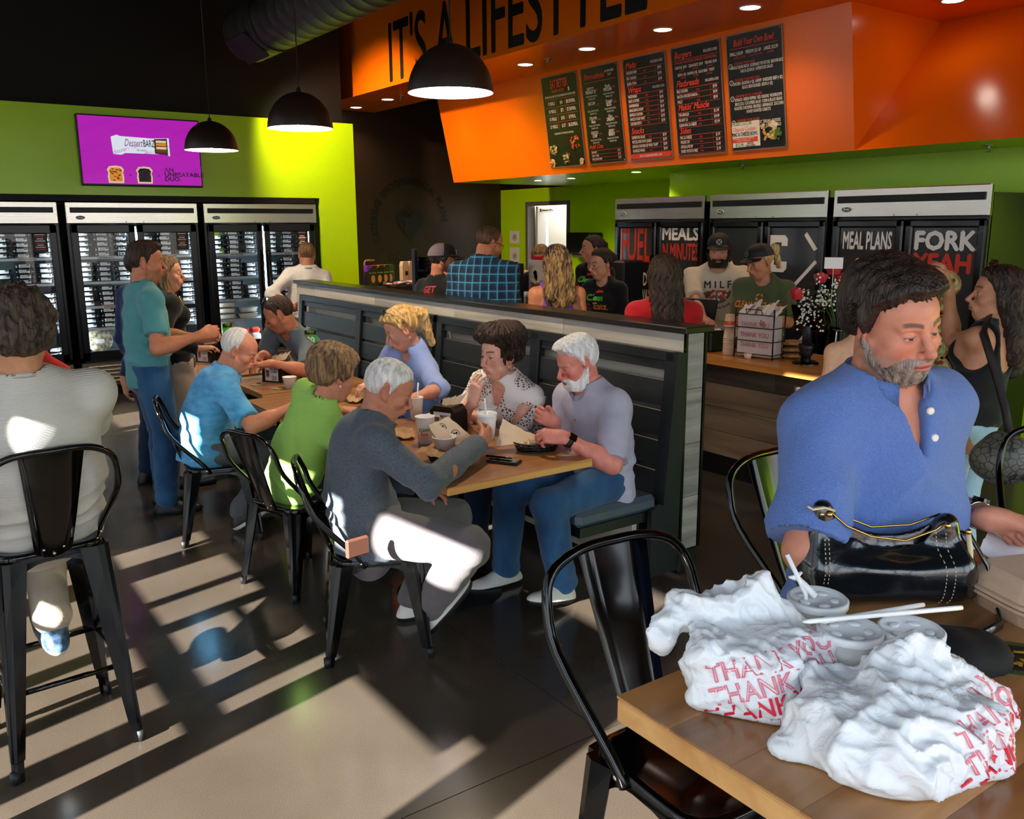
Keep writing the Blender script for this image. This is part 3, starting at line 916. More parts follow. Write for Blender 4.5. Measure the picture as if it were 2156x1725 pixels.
# ------------------------------------------------------------------ things people wear
def head_T(fr):
    return lambda *p: fr['loc'](fr['c'] + fr['R'] @ (V(*p) * fr['hs']))
def add_cap(fr, m_front, m_back, m_brim, badge=None, back=True):
    T = head_T(fr); mb = MB(); n = 28; rings = 8
    P = []; mi = []
    tp = -.30
    for j in range(rings + 1):
        a = j / rings * PI / 2
        for k in range(n):
            b = 2 * PI * k / n
            x, y = math.sin(b), math.cos(b)
            P.append(T(.0895 * x * math.cos(a) ** .8, -.012 + .110 * y * math.cos(a) ** .8, .038 + .092 * math.sin(a) + .02 * y * (1 - j / rings)))
    Fc = []; M = []
    for j in range(rings):
        for k in range(n):
            q = (k + 1) % n; Fc.append((j * n + k, j * n + q, (j + 1) * n + q, (j + 1) * n + k))
    mb.add(P, Fc, 0, True)
    for i, f in enumerate(Fc):
        b = (i % n) / n * 2 * PI
        mb.mi[i] = 0 if math.cos(b + PI / n) > -.05 else 1
    mb.build('cap', [m_front, m_back], fr['root'])
    cap = mb
    br = MB(); A = []
    for j, rr in enumerate((0, .5, 1)):
        for k in range(13):
            b = (-1 + k / 6) * 1.15
            x = .088 * math.sin(b) * (1 + .05 * rr); y0 = -.012 + .110 * math.cos(b)
            A.append(T(x, y0 + rr * .068 * max(0, math.cos(b * 1.15)) ** .6, .057 - .006 * (1 - math.cos(b)) - .012 * rr - .016 * abs(math.sin(b)) ** 2))
    lo_ = [p + V(0, 0, -.003) for p in A]
    Fc = []
    for j in range(2):
        for k in range(12):
            a = j * 13 + k; Fc += [(a, a + 1, a + 14, a + 13), (a + 39, a + 52, a + 53, a + 40)]
    br.add(A + lo_, Fc, 0, True)
    br.build('cap_brim', m_brim, fr['root'])
    if badge:
        bm = MB(); U = unit(T(1, 0, 0) - T(0, 0, 0)); Wv = unit(T(0, -.35, 1) - T(0, 0, 0)); O = T(0, .100, .088)
        circ = [(math.cos(a) * .021, math.sin(a) * .021) for a in np.linspace(0, 2 * PI, 20, endpoint=False)]
        Nn = np.cross(U, Wv)
        if Nn @ (T(0, 1, 0) - T(0, 0, 0)) < 0: U = -U
        bm.prism(circ, .002, O, U, Wv, 0)
        for a in range(4):
            aa = a * PI / 2
            bm.prism([(math.cos(aa + t) * r_, math.sin(aa + t) * r_) for t, r_ in ((-.4, .012), (0, .017), (.4, .012), (0, .006))], .0035, O, U, Wv, 1)
        ring = [(math.cos(a) * .0195, math.sin(a) * .0195) for a in np.linspace(0, 2 * PI, 24, endpoint=False)]
        bm.tube([O + U * p[0] + Wv * p[1] + unit(np.cross(U, Wv)) * .003 for p in ring], .0012, 4, 1, closed=True)
        bm.build('cap_badge', badge, fr['root'])
def add_glasses(fr, m, lens=None, up=0., tint=None, back=0.):
    """spectacles on the nose, or pushed up onto the hair (up, back)"""
    T0 = head_T(fr)
    def T(x, y, z):
        if up:
            a = .85; y2, z2 = y - .02, z
            y, z = y2 * math.cos(a) - z2 * math.sin(a) + .0 + back, y2 * math.sin(a) + z2 * math.cos(a) + up
        return T0(x, y, z)
    mb = MB()
    for q in (-1, 1):
        ring = [T(q * .034 + .0235 * math.cos(a), .104 - .012 * abs(math.cos(a) * .0235 + q * .034) / .05, .0 + .0185 * math.sin(a)) for a in np.linspace(0, 2 * PI, 18, endpoint=False)]
        mb.tube(ring, .0016 if not up else .0028, 5, 0, closed=True)
        if lens or up: mb.add(ring, [tuple(range(18))], 1)
        mb.tube([T(q * .058, .095, .006), T(q * .078, .06, .008), T(q * .083, .0, .006), T(q * .080, -.03, -.012)], .0018, 5, 0)
    mb.tube([T(-.012, .107, .004), T(0, .110, .007), T(.012, .107, .004)], .0018, 5, 0)
    mb.build('sunglasses' if up else 'glasses', [m, lens or m], fr['root'])
def add_watch(fr, i, m_strap, m_face, wide=.021, square=True, off=.0):
    w = fr['wr'][i]; ax = unit(w - fr['el'][i]); hs = fr['hnd'][i]
    ctr = w - ax * (.03 + off); back = -unit(V(hs['p']) - ax * (V(hs['p']) @ ax)); sd = np.cross(ax, back)
    mb = MB(); rr = .0325 * fr['s']; n = 22; A = []
    for j, (t, r_) in enumerate(((-1, 0), (-1, .003), (1, .003), (1, 0))):
        for k in range(n):
            a = 2 * PI * k / n
            A.append(fr['loc'](ctr + ax * t * wide / 2 + (sd * math.cos(a) * 1.02 + back * math.sin(a) * .90) * (rr + r_)))
    Fc = [(j * n + k, j * n + (k + 1) % n, (j + 1) * n + (k + 1) % n, (j + 1) * n + k) for j in range(3) for k in range(n)]
    mb.add(A, Fc, 0, True); o = mb.build('watch', [m_strap], fr['root'])
    f = MB(); O = ctr + back * (rr * .9 + .001)
    k = 4 if square else 18
    sh = [(-.019, -.017), (.019, -.017), (.019, .017), (-.019, .017)] if square else [(.019 * math.cos(a), .019 * math.sin(a)) for a in np.linspace(0, 2 * PI, 18, endpoint=False)]
    pt = [fr['loc'](O + ax * p[0] + sd * p[1]) for p in sh]; p2 = [fr['loc'](O + back * .008 + ax * p[0] * .9 + sd * p[1] * .9) for p in sh]
    f.add(pt + p2, [tuple(range(k, 2 * k))] + [(a, (a + 1) % k, k + (a + 1) % k, k + a) for a in range(k)], 0)
    f.build('watch_face', [m_face], o)
def add_collar(fr, m, r0=None, h=.036, fold=.030, open_=.5, name='collar', thick=.003):
    """stand-and-fall collar round the neck, open at the front"""
    N, tz, sf, sr = fr['N'], unit(fr['base'] - fr['N']), fr['sf'], fr['sr']
    tz = unit(tz * .75 + fr['tz'] * .25)
    sr = unit(sr - tz * (sr @ tz)); sf = np.cross(tz, sr)
    r0 = (r0 or fr['bd']['neck'] * 1.1) + .008
    prof = [(r0 + .002, -.030), (r0, .0), (r0 - .001, h * .8), (r0 + .003, h), (r0 + .008, h * .8), (r0 + .016, h - fold * 1.05), (r0 + .013, h - fold * 1.0), (r0 + .006, h * .6)]
    A = []; n = 30
    for k in range(n + 1):
        a = open_ + (2 * PI - 2 * open_) * k / n
        fr_ = abs(1 - 2 * k / n) ** 6                     # toward the two ends
        for r_, z in prof:
            rr = r_ + fr_ * .006; zz = z - fr_ * (.020 if z < h * .75 and r_ > r0 + .004 else .008)
            zz += -.010 * (1 + math.cos(a)) + .004
            A.append(fr['loc'](N + (sr * math.sin(a) * 1.0 + sf * math.cos(a) * 1.06) * rr + tz * zz + sf * .010 * (1 + math.cos(a)) * .5))
    m_ = len(prof); Fc = []
    for k in range(n):
        for j in range(m_):
            Fc.append((k * m_ + j, k * m_ + (j + 1) % m_, (k + 1) * m_ + (j + 1) % m_, (k + 1) * m_ + j))
    Fc += [tuple(range(m_)), tuple(n * m_ + j for j in range(m_))[::-1]]
    MB().add(A, Fc, 0, True).build(name, m, fr['root'])
def shirt_print(fr, items, name='shirt_print', back=False, drop=.0, side=0.):
    """flat print wrapped onto the shirt: items = [(kind, args, material index)], plane centred on the chest"""
    v, q = fr['top_v'], fr['top_q']
    bvh = BVHTree.FromPolygons([Vector(p) for p in v], [list(f) for f in q])
    f = fr['sf'] * (-1 if back else 1); U = -fr['sr'] if not back else fr['sr']; Wv = fr['tz']
    O = fr['Ct'] - fr['tz'] * drop + U * side
    mats = []; mb = MB()
    for geo, m in items:
        co, fc = geo
        if m not in mats: mats.append(m)
        out = []
        lay = .00025 * len(mb.v)
        for q3 in co:
            x, y = q3[:2]; zo = lay + (q3[2] if len(q3) > 2 else 0)
            p = O + U * x + Wv * y + f * .6
            h = bvh.ray_cast(Vector(p), Vector(-f), 1.)
            out.append((V(h[0]) + f * (.0022 + zo)) if h[0] is not None else (O + U * x + Wv * y + f * .1))
        mb.add([fr['loc'](p) for p in out], fc, mats.index(m))
    return mb.build(name, mats, fr['top'])
def geo_text(body, size, x=0, y=0, sx=1., arc=0, **k):
    co, fc = text_geo(body, size, sx, **k)
    zz = co[:, 2:3]; co = co[:, :2].copy()
    if arc:
        r = arc; a = co[:, 0] / abs(r)
        co = np.stack([(abs(r) + np.sign(r) * co[:, 1]) * np.sin(a), np.sign(r) * ((abs(r) + np.sign(r) * co[:, 1]) * np.cos(a) - abs(r))], 1)
    return np.hstack([co + V(x, y), zz]), fc
def geo_poly(pts, tri=None):
    return np.array(pts, float), [tuple(range(len(pts)))]
# ------------------------------------------------------------------ materials of the place
GREEN = mat('green_paint', '#a3cf00', .28, spec=.5, var=.03, vscale=(1.5, 1.5, 1.5), bump=.02, bscale=(120, 120, 120))
ORANGE = mat('orange_paint', '#e86a06', .22, spec=.5, var=.03, vscale=(1.5, 1.5, 1.5), bump=.02, bscale=(90, 90, 90))
BLACKP = mat('black_paint', '#0b0a0a', .6, spec=.3, var=.1, vscale=(2, 2, 2))
DARKW = mat('dark_wall_paint', '#33251d', .38, spec=.4, var=.06, vscale=(2, 2, 2), bump=.02, bscale=(90, 90, 90))
WHITEW = mat('white_wall', '#d8d4cc', .6, var=.03)
BLACK = mat('black_print', '#040404', .5)
BLKM = mat('black_gloss_metal', '#030303', .13, spec=.45)
BLKS = mat('black_satin', '#0d0e0f', .42, spec=.4, var=.1)
STEEL = mat('brushed_steel', '#b9b3a8', .22, metal=1., var=.06, vscale=(1, 1, 90), bump=.03, bscale=(2, 2, 140))
WHITEP = mat('white_print', '#e9e3dc', .5)
REDP = mat('red_print', '#c8351c', .5)
def glass_mat(name, tint=(1, 1, 1), refl=1.):
    m, n, l, b = new_mat(name)
    out = [q for q in n if q.type == 'OUTPUT_MATERIAL'][0]
    tr = n.new('ShaderNodeBsdfTransparent'); tr.inputs[0].default_value = (*tint, 1)
    gl = n.new('ShaderNodeBsdfGlossy'); gl.inputs['Roughness'].default_value = .02
    fr = n.new('ShaderNodeFresnel'); fr.inputs[0].default_value = 1.45
    mx = n.new('ShaderNodeMixShader')
    l.new(fr.outputs[0], mx.inputs[0]); l.new(tr.outputs[0], mx.inputs[1]); l.new(gl.outputs[0], mx.inputs[2])
    l.new(mx.outputs[0], out.inputs[0])
    return m
GLASS = glass_mat('clear_glass')

def floor_mat():
    m, n, l, b = new_mat('polished_concrete')
    tcn = n.new('ShaderNodeTexCoord')
    a = n.new('ShaderNodeTexNoise'); a.inputs['Scale'].default_value = 1.1; a.inputs['Detail'].default_value = 6
    c = n.new('ShaderNodeTexNoise'); c.inputs['Scale'].default_value = 260; c.inputs['Detail'].default_value = 2
    l.new(tcn.outputs['Object'], a.inputs[0]); l.new(tcn.outputs['Object'], c.inputs[0])
    r1 = n.new('ShaderNodeValToRGB')
    r1.color_ramp.elements[0].position = .3; r1.color_ramp.elements[0].color = (*lin('#3a322a'), 1)
    r1.color_ramp.elements[1].position = .7; r1.color_ramp.elements[1].color = (*lin('#484037'), 1)
    l.new(a.outputs[0], r1.inputs[0])
    mr = n.new('ShaderNodeMapRange'); mr.inputs[1].default_value = .3; mr.inputs[2].default_value = .7; mr.inputs[3].default_value = .78; mr.inputs[4].default_value = 1.16
    l.new(c.outputs[0], mr.inputs[0])
    hs = n.new('ShaderNodeHueSaturation'); l.new(mr.outputs[0], hs.inputs['Value']); l.new(r1.outputs[0], hs.inputs['Color'])
    l.new(hs.outputs[0], b.inputs['Base Color'])
    b.inputs['Roughness'].default_value = .17
    b.inputs['Specular IOR Level'].default_value = .5
    r2 = n.new('ShaderNodeMapRange'); r2.inputs[3].default_value = .12; r2.inputs[4].default_value = .26
    l.new(a.outputs[0], r2.inputs[0]); l.new(r2.outputs[0], b.inputs['Roughness'])
    return m
CONC = floor_mat()

# ------------------------------------------------------------------ floor: sawn slabs
xs = [-1.6, 1.93, 4.93, 8.5]; ys = [-3.2, -.85, 2.17, 5.2, 8.2, 12.2]
fl = MB().box((3.4, 4.5, -.07), (10.2, 15.6, .1)).build('floor', mat('joint_dark', '#1c140f', .8), kind='structure')
for i in range(len(xs) - 1):
    for j in range(len(ys) - 1):
        MB().box(((xs[i] + xs[i + 1]) / 2, (ys[j] + ys[j + 1]) / 2, -.02), (xs[i + 1] - xs[i] - .004, ys[j + 1] - ys[j] - .004, .04)).build('floor_slab', CONC, fl)

def added_shade_mat():  # translucent cloth added to glow in the sun and light the room softly
    m, n, l, b = new_mat('added_shade_cloth'); out = [q for q in n if q.type == 'OUTPUT_MATERIAL'][0]
    t_ = n.new('ShaderNodeBsdfTranslucent'); t_.inputs[0].default_value = (.36, .37, .39, 1)
    d_ = n.new('ShaderNodeBsdfDiffuse'); d_.inputs[0].default_value = (.3, .3, .3, 1); mx = n.new('ShaderNodeMixShader'); mx.inputs[0].default_value = .3
    l.new(t_.outputs[0], mx.inputs[1]); l.new(d_.outputs[0], mx.inputs[2]); l.new(mx.outputs[0], out.inputs[0]); return m
# ------------------------------------------------------------------ window wall on the left (sun), wall behind the camera
XW = -1.3
def solid(name, boxes, m, parent=None, kind='structure', **k):
    mb = MB()
    for lo, hi in boxes: mb.box([(a + b) / 2 for a, b in zip(lo, hi)], [b - a for a, b in zip(lo, hi)])
    return mb.build(name, m, parent, kind=kind if parent is None else None, **k)
TS = math.tan(SUN_AZ); KZ = math.tan(SUN_EL) / math.cos(SUN_AZ)
# unseen window wall: openings shaped to drop sun patches on floor, chairs and counter
sY = lambda s: s + TS * XW                      # sun-sheared coordinate -> y on the window plane
lw = []
T_ = .10
def wbox(y0, y1, z0, z1): lw.append(((XW - T_, y0, z0), (XW, y1, z1)))
S0, S1 = -3.2, 12.2
wbox(S0, S1, 3.9, 5.3)
fr = MB()
def bar(s0, s1, z0, z1, x0=XW - .06, x1=XW - .02):
    fr.box(((x0 + x1) / 2, (sY(s0) + sY(s1)) / 2, (z0 + z1) / 2), (x1 - x0, abs(s1 - s0), abs(z1 - z0)))
zf = lambda X: KZ * (X - XW)                    # height on the window plane that lands at floor X
ups = [(-2.9, -2.75), (-1.45, -1.3), (.0, .14), (1.62, 1.89), (2.68, 2.79), (2.94, 3.085), (3.29, 3.38), (3.66, 3.76), (3.99, 4.06), (4.38, 4.60), (4.84, 5.5), (6.6, 6.75), (7.9, 8.05), (9.2, 9.35), (10.6, 10.8), (12.1, 12.5)]  # uprights spaced to cut the sun into the floor stripes
z_lo, z_t1, z_t1b, z_thin, z_top = .05, zf(.745), zf(.885), zf(1.235), zf(1.43)
z_top2 = zf(1.565)
for a, b in ups:
    bar(a, b, .0, 3.9)
wall_frames = fr.build('window_stripe_bars', BLKS, kind='structure')
fr = MB()
bar(S0, S1, 0, .06)
bar(2.68, 5.0, z_t1, z_t1b)
bar(2.94, 3.7, z_thin - .008, z_thin + .008)
zb0, zb1 = zf(2.50), zf(3.0)
bar(2.0, 5.5, z_top, zb0); bar(1.62, 2.70, z_top2, z_top2 + .1)
C0, C1 = zf(6.32), zf(6.5)
def wallp(s0, s1, z0, z1): wbox(sY(s0), sY(s1), z0, z1)
glow_panels = []
def glow_panel(s0, s1, z0, z1): glow_panels.append(((XW - .05, sY(s0), z0), (XW - .045, sY(s1), z1)))
glow_panel(1.62, 2.0, z_top2 + .1, C0); glow_panel(2.0, 5.5, zb1, C0); glow_panel(.75, 1.62, 1.6, 3.9); glow_panel(1.62, 2.2, C1, 3.9); glow_panel(2.2, 5.5, C0, 3.9)
glow_panel(5.5, 7.85, 1.0, 3.9); glow_panel(8.65, 12.6, 1.0, 3.9); wallp(5.5, 7.85, 0, 1.0); wallp(8.65, 12.6, 0, 1.0); wallp(7.85, 8.65, 0, zf(1.62)); glow_panel(7.85, 8.65, zf(1.98), 3.9); glow_panel(0., .75, 2.4, 3.9); glow_panel(.14, .75, .9, 2.4)
solid('added_shades', glow_panels, added_shade_mat())  # unseen shades, put in as soft glowing fill from the left
fr.build('window_sun_rails', BLKS, kind='structure')
solid('wall_left', lw, BLACKP)
# wall behind the camera, glazed between piers
wb = [((XW - .1, -3.3, 3.4), (8.6, -3.2, 5.3)), ((XW - .1, -3.3, 0), (8.6, -3.2, .5))]
for x in (XW, .9, 3.1, 5.3, 7.6): wb.append(((x - .12, -3.3, 0), (x + .12, -3.2, 5.3)))
solid('wall_front', wb, BLACKP)

# ------------------------------------------------------------------ far walls
YB, YD, XN, XD, ZG = 10.29, 12.07, 7.08, 8.33, 3.03
solid('wall_back', [((-1.3, YB, 2.14), (4.92, YD, ZG)), ((4.44, YB, 0), (4.92, YD, 2.14)), ((-1.3, 11.2, 0), (4.44, YD, 2.14))], GREEN)
solid('trim_1', [((-1.3, YB - .012, 2.075), (4.375, YB + .6, 2.138)), ((4.365, YB - .004, 0), (4.385, YB + .5, 2.1))], BLACKP)
solid('wall_back_2', [((-1.3, YB + .3, ZG), (4.92, YD, 5.3)), ((4.92, YD, 0), (XD + .1, YD + .1, 5.3))], BLACKP)
dark = solid('wall_back_3', [((4.92, YD - .02, 0), (XD, YD, 3.6))], DARKW)
solid('wall_right', [((XN, -3.3, 0), (XD + .1, 7.02, 2.36)), ((XD, 7.02, 0), (XD + .1, 10.32, 2.36)), ((XD, 11.30, 0), (XD + .1, YD, 2.36)), ((XD, 10.32, 2.12), (XD + .1, 11.30, 2.36))], GREEN)
solid('wall_right_2', [((XD, -3.3, 2.36), (XD + .1, YD, 5.3))], BLACKP)
solid('ceiling', [((-1.4, -3.3, 5.2), (8.6, YD + .1, 5.3))], BLACKP)
# kitchen passage behind the door
solid('wall_right_3', [((XD + .1, 9.4, 0), (9.9, 10.2, 2.5)), ((9.8, 9.4, 0), (9.9, 12.4, 2.5)), ((XD + .1, 11.45, 0), (9.9, 12.4, 2.5)), ((XD + .1, 9.4, 2.5), (9.9, 12.4, 2.6))], WHITEW)
FRAMEG = mat('door_frame_grey', '#5a5450', .5)
d1 = solid('door_1', [((XD - .02, 10.27, 0), (XD + .12, 10.33, 2.16)), ((XD - .02, 11.29, 0), (XD + .12, 11.35, 2.16)), ((XD - .02, 10.33, 2.10), (XD + .12, 11.29, 2.16))], FRAMEG)
MB().box((XD + .52, 11.24, 1.05), (.80, .045, 2.08)).build('door_leaf', mat('door_pale', '#a9a7a2', .45), d1)
MB().box((XD + .14, 11.0, 1.0), (.012, .03, 1.9)).build('door_light_strip', mat('strip_glow', '#eef4ff', emit=7), d1)
mb = MB(); mb.box((XD + .2, 11.12, 2.03), (.20, .05, .05), bev=.008); mb.tube([(XD + .12, 11.1, 2.03), (XD + .3, 10.98, 2.03), (XD + .16, 10.95, 2.04)], .012, 6)
mb.build('door_closer', STEEL, d1)
pl = bpy.data.lights.new('kitchen_lamp', 'POINT'); pl.energy = 55; pl.shadow_soft_size = .2; pl.color = (1, .95, .88)
link('kitchen_lamp', pl, loc=(9.2, 10.85, 2.25))
# fire-extinguisher style wall cabinet seen through the door
t = thing('wall_cabinet', 'dark rounded cabinet with red and blue bottles seen through the kitchen doorway', 'cabinet', (9.62, 10.56, 1.28))
mb = MB(); pts = [(-.17, -.42), (.17, -.42)] + [(.17 * math.cos(a), .30 + .15 * math.sin(a)) for a in np.linspace(0, PI, 10)]
mb.prism(pts, .16, (0, 0, 0), (0, -1, 0), (0, 0, 1)); mb.build('cabinet_shell', BLKS, t)
mb = MB(); mb.box((-.17, .06, .15), (.03, .15, .17), bev=.012); mb.build('red_bottle', mat('bottle_red', '#7c2018', .3), t)
mb = MB(); mb.box((-.17, -.08, .15), (.03, .09, .2), bev=.012); mb.build('blue_bottle', mat('bottle_blue', '#1e4a86', .3), t)
mb = MB(); mb.box((-.17, .0, -.1), (.03, .27, .12), bev=.01); mb.box((-.17, .0, -.3), (.03, .26, .12), bev=.01); mb.build('white_packets', mat('packets', '#a99f9c', .5, col2='#5a3030', vscale=(9, 9, 30)), t)

# ------------------------------------------------------------------ orange soffit, menu bulkhead
ZS, XF, XPt, XPb, ZP, YJ = 3.42, 5.17, 6.13, 6.30, 2.36, 4.26
mb = MB()
mb.add([(XF, -3.2, ZS), (XF, YD, ZS), (XF, YD, 5.2), (XF, -3.2, 5.2)], [(0, 3, 2, 1)])                                        # fascia
mb.add([(XF, -3.2, ZS), (XF, YD, ZS), (XPt, YD, ZS), (XPt, YJ, ZS), (7.4, YJ, ZS), (7.4, -3.2, ZS)], [(0, 1, 2, 3, 4, 5)][::1])   # underside
sof = mb.build('trim_2', ORANGE, kind='structure')
mb = MB()
A_ = [(XPb, 10.2, ZP), (XPb, YJ, ZP), (XPt, YJ, ZS), (XPt, 10.3, ZS)]
mb.add(A_, [(0, 1, 2, 3)])
mb.add([(XPb, YJ, ZP), (7.36, YJ, ZS), (XPt, YJ, ZS)], [(0, 1, 2)])
mb.add([(XPb, YJ, ZP), (XPb, -3.2, ZP), (7.36, -3.2, ZS), (7.36, YJ, ZS)], [(0, 1, 2, 3)])
mb.add([(XPb, 10.2, ZP), (XPt, 10.3, ZS), (XD, 10.3, ZS), (XD, 10.3, ZP)], [(0, 1, 2, 3)])
mb.build('trim_3', ORANGE, kind='structure')
MB().add([(XPb, -3.2, ZP), (XPb, 10.2, ZP), (XD, 10.2, ZP), (XD, -3.2, ZP)], [(0, 1, 2, 3)]).build('trim_4', GREEN, kind='structure')

# slogan on the fascia
mb = MB()
put_text(mb, "IT'S A LIFESTYLE", .92, (XF - .002, 9.80, 3.475), (0, -1, 0), (0, 0, 1), align='LEFT', bold=.012, space=1.0, res=6, width=4.33, off=.0)
mb.build('slogan_lettering', BLACK, sof)

# round emblem on the dark wall
mb = MB()
def ring_text(body, rad, size, O, U, W, start, sx=1., bold=.035):
    co, fc = text_geo(body, size, sx, bold=bold, align='LEFT', space=1.12, res=3)
    a = start - co[:, 0] / rad; r = rad + co[:, 1]
    O, U, W = V(O), V(U), V(W)
    mb.add(O + np.outer(r * np.cos(a), U) + np.outer(r * np.sin(a), W) - np.outer(co[:, 2] * 4, V(0, 1, 0)), fc)
LO = (6.65, YD - .023, 1.845)
for body, st in (('CATERING', 207), ('/', 151), ('SMOOTHIES', 141), ('/', 83), ('MEAL PLANS', 73), ('/', 5), ('N GO', -97), ('/', -140)):
    ring_text(body, .56, .155, LO, (1, 0, 0), (0, 0, 1), math.radians(st), sx=.72)
ht = [(0.0, -.26)]
for k in range(40):
    a = 2 * PI * k / 40
    ht.append((.0165 * 16 * math.sin(a) ** 3 * .9, .0165 * (13 * math.cos(a) - 5 * math.cos(2 * a) - 2 * math.cos(3 * a) - math.cos(4 * a))))
mb.prism(ht[1:], .004, V(LO) + V(0, -.001, 0), (1, 0, 0), (0, 0, 1))
fk = MB()
for k in range(4): fk.box(V(LO) + V(-.075 + .03 * k - .02, -.008, .19), (.008, .006, .17), R=rot_y(.12))
fk.box(V(LO) + V(-.075, -.008, .06), (.10, .006, .035), R=rot_y(.12)); fk.box(V(LO) + V(-.09, -.008, -.06), (.018, .006, .24), R=rot_y(.15))
o = mb.build('emblem_lettering', mat('emblem_black', '#060404', .5), dark)
fk.build('emblem_fork', DARKW, o)

# ------------------------------------------------------------------ recessed lights, sprinklers, pendants, spots, duct
GLOW = mat('lamp_glow', '#fff1dd', emit=14)
TRIMM = mat('lamp_trim', '#b09080', .35)
def can_light(x, y, z, label, e=26, tgt=None, col=(1, .70, .40)):
    t = thing('ceiling_light', label, 'light', (x, y, z), group='round recessed lights in the orange soffit')
    MB().lathe([(.075, .0), (.085, -.008), (.092, -.002), (.092, .002)], 20).build('light_trim', TRIMM, t)
    MB().lathe([(.0, -.004), (.074, -.004)], 20).build('light_lens', GLOW, t)
    if e:
        L = bpy.data.lights.new('can_lamp', 'SPOT'); L.energy = e; L.spot_size = math.radians(125); L.spot_blend = 1.; L.shadow_soft_size = .05; L.color = col
        o = link('can_lamp', L, t, (0, 0, -.03))
        d = Vector(tgt or (0.05, 0, -1)); o.rotation_euler = d.to_track_quat('-Z', 'Y').to_euler()
        o['kind'] = 'light'
ord_ = ['farthest recessed light, by the dark wall', 'second recessed light from the dark wall', 'third recessed light from the dark wall, near the big lamp', 'fourth recessed light from the dark wall, behind the lamp', 'recessed light left of the first menu board', 'recessed light above the second menu board', 'recessed light above the third menu board', 'recessed light above the last menu board', 'recessed light nearest the top edge of the picture']
for k, y in enumerate((11.67, 10.73, 9.75, 8.75, 7.70, 6.72, 5.73, 4.80)):
    can_light(5.64, y, ZS - .001, ord_[k] + ', in the orange soffit', 42, (.12, 0, -1))
can_light(6.72, 3.81, ZS - .001, 'recessed light right of the menu boards at the top edge', 0, (-.3, -.1, -1))
def sprinkler(x, y, z, label):
    t = thing('sprinkler', label, 'sprinkler', (x, y, z))
    mb = MB(); mb.lathe([(.04, 0), (.042, -.004), (.0, -.006)], 14); mb.cyl((0, 0, 0), (0, 0, -.03), .008, n=8)
    mb.build('escutcheon', STEEL, t)
    mb = MB(); mb.lathe([(0, -.045), (.018, -.045), (.02, -.048)], 10); mb.tube([(-.012, 0, -.02), (-.014, 0, -.035), (0, 0, -.045), (.014, 0, -.035), (.012, 0, -.02)], .003, 5)
    mb.build('deflector', STEEL, t)
sprinkler(5.63, 10.35, ZS, 'small sprinkler head beside the second recessed light')
sprinkler(5.66, 7.35, ZS, 'small sprinkler head in the soffit above the first menu board')
sprinkler(6.75, 3.45, ZP, 'sprinkler head under the bulkhead above the right freezer')
sprinkler(6.75, 5.75, ZP, 'sprinkler head under the bulkhead below the menu boards')
for k, (x, y, lab) in enumerate(((6.9, 9.15, 'left of two small downlights under the bulkhead near the doorway'), (6.95, 8.55, 'right of two small downlights under the bulkhead near the doorway'), (6.75, 7.2, 'small downlight under the bulkhead left of the freezers'), (6.72, 2.3, 'small downlight under the bulkhead past the right freezer'))):
    t = thing('downlight', lab, 'light', (x, y, ZP - .001))
    MB().lathe([(.05, .0), (.06, -.006), (.064, .0)], 18).build('light_trim', STEEL, t)
    MB().lathe([(.0, -.004), (.05, -.004)], 18).build('light_lens', GLOW, t)
    L = bpy.data.lights.new('downlight_lamp', 'SPOT'); L.energy = 60; L.spot_size = math.radians(110); L.spot_blend = .8; L.shadow_soft_size = .04; L.color = (1, .86, .62)
    o = link('downlight_lamp', L, t, (0, 0, -.03)); o.rotation_euler = Vector((.35, 0, -1)).to_track_quat('-Z', 'Y').to_euler()
PBRN = mat('pendant_brown', '#241812', .42, spec=.4)
PIN = mat('pendant_inside', '#fff4e2', .5, emit=3.2)
def pendant(x, y, z, label):
    t = thing('pendant_lamp', label, 'lamp', (x, y, z), group='dome pendant lamps over the booth tables')
    pr = [(.225 * math.cos(a), .245 * math.sin(a)) for a in np.linspace(0, PI / 2 * .93, 12)]
    MB().lathe(pr + [(.02, .247)], 40).build('lamp_shade', PBRN, t)
    MB().lathe([(.224, .0), (.219, .001)] + [(r * .975, zz * .96 + .003) for r, zz in pr[1:-1]] + [(.0, .23)], 40).build('shade_lining', PIN, t)
    mb = MB(); mb.lathe([(.016, .24), (.016, .265), (.006, .275)], 12); mb.cyl((0, 0, .27), (0, 0, 5.2 - z), .004, n=6); mb.build('cord', BLKS, t)
    MB().sphere((0, 0, .07), (.045, .045, .055), 14).build('bulb', mat('bulb_glow', '#ffe9c4', emit=40), t)
    L = bpy.data.lights.new('pendant_bulb', 'SPOT'); L.energy = 85; L.shadow_soft_size = .06; L.color = (1, .80, .55); L.spot_size = math.radians(128); L.spot_blend = .5
    link('pendant_bulb', L, t, (0, 0, .0))
pendant(2.56, 4.16, 2.485, 'largest brown dome pendant lamp, nearest, in front of the orange fascia')
pendant(2.52, 6.11, 2.475, 'middle brown dome pendant lamp, in front of the green wall corner')
pendant(2.47, 7.99, 2.455, 'smallest brown dome pendant lamp, overlapping the television screen')
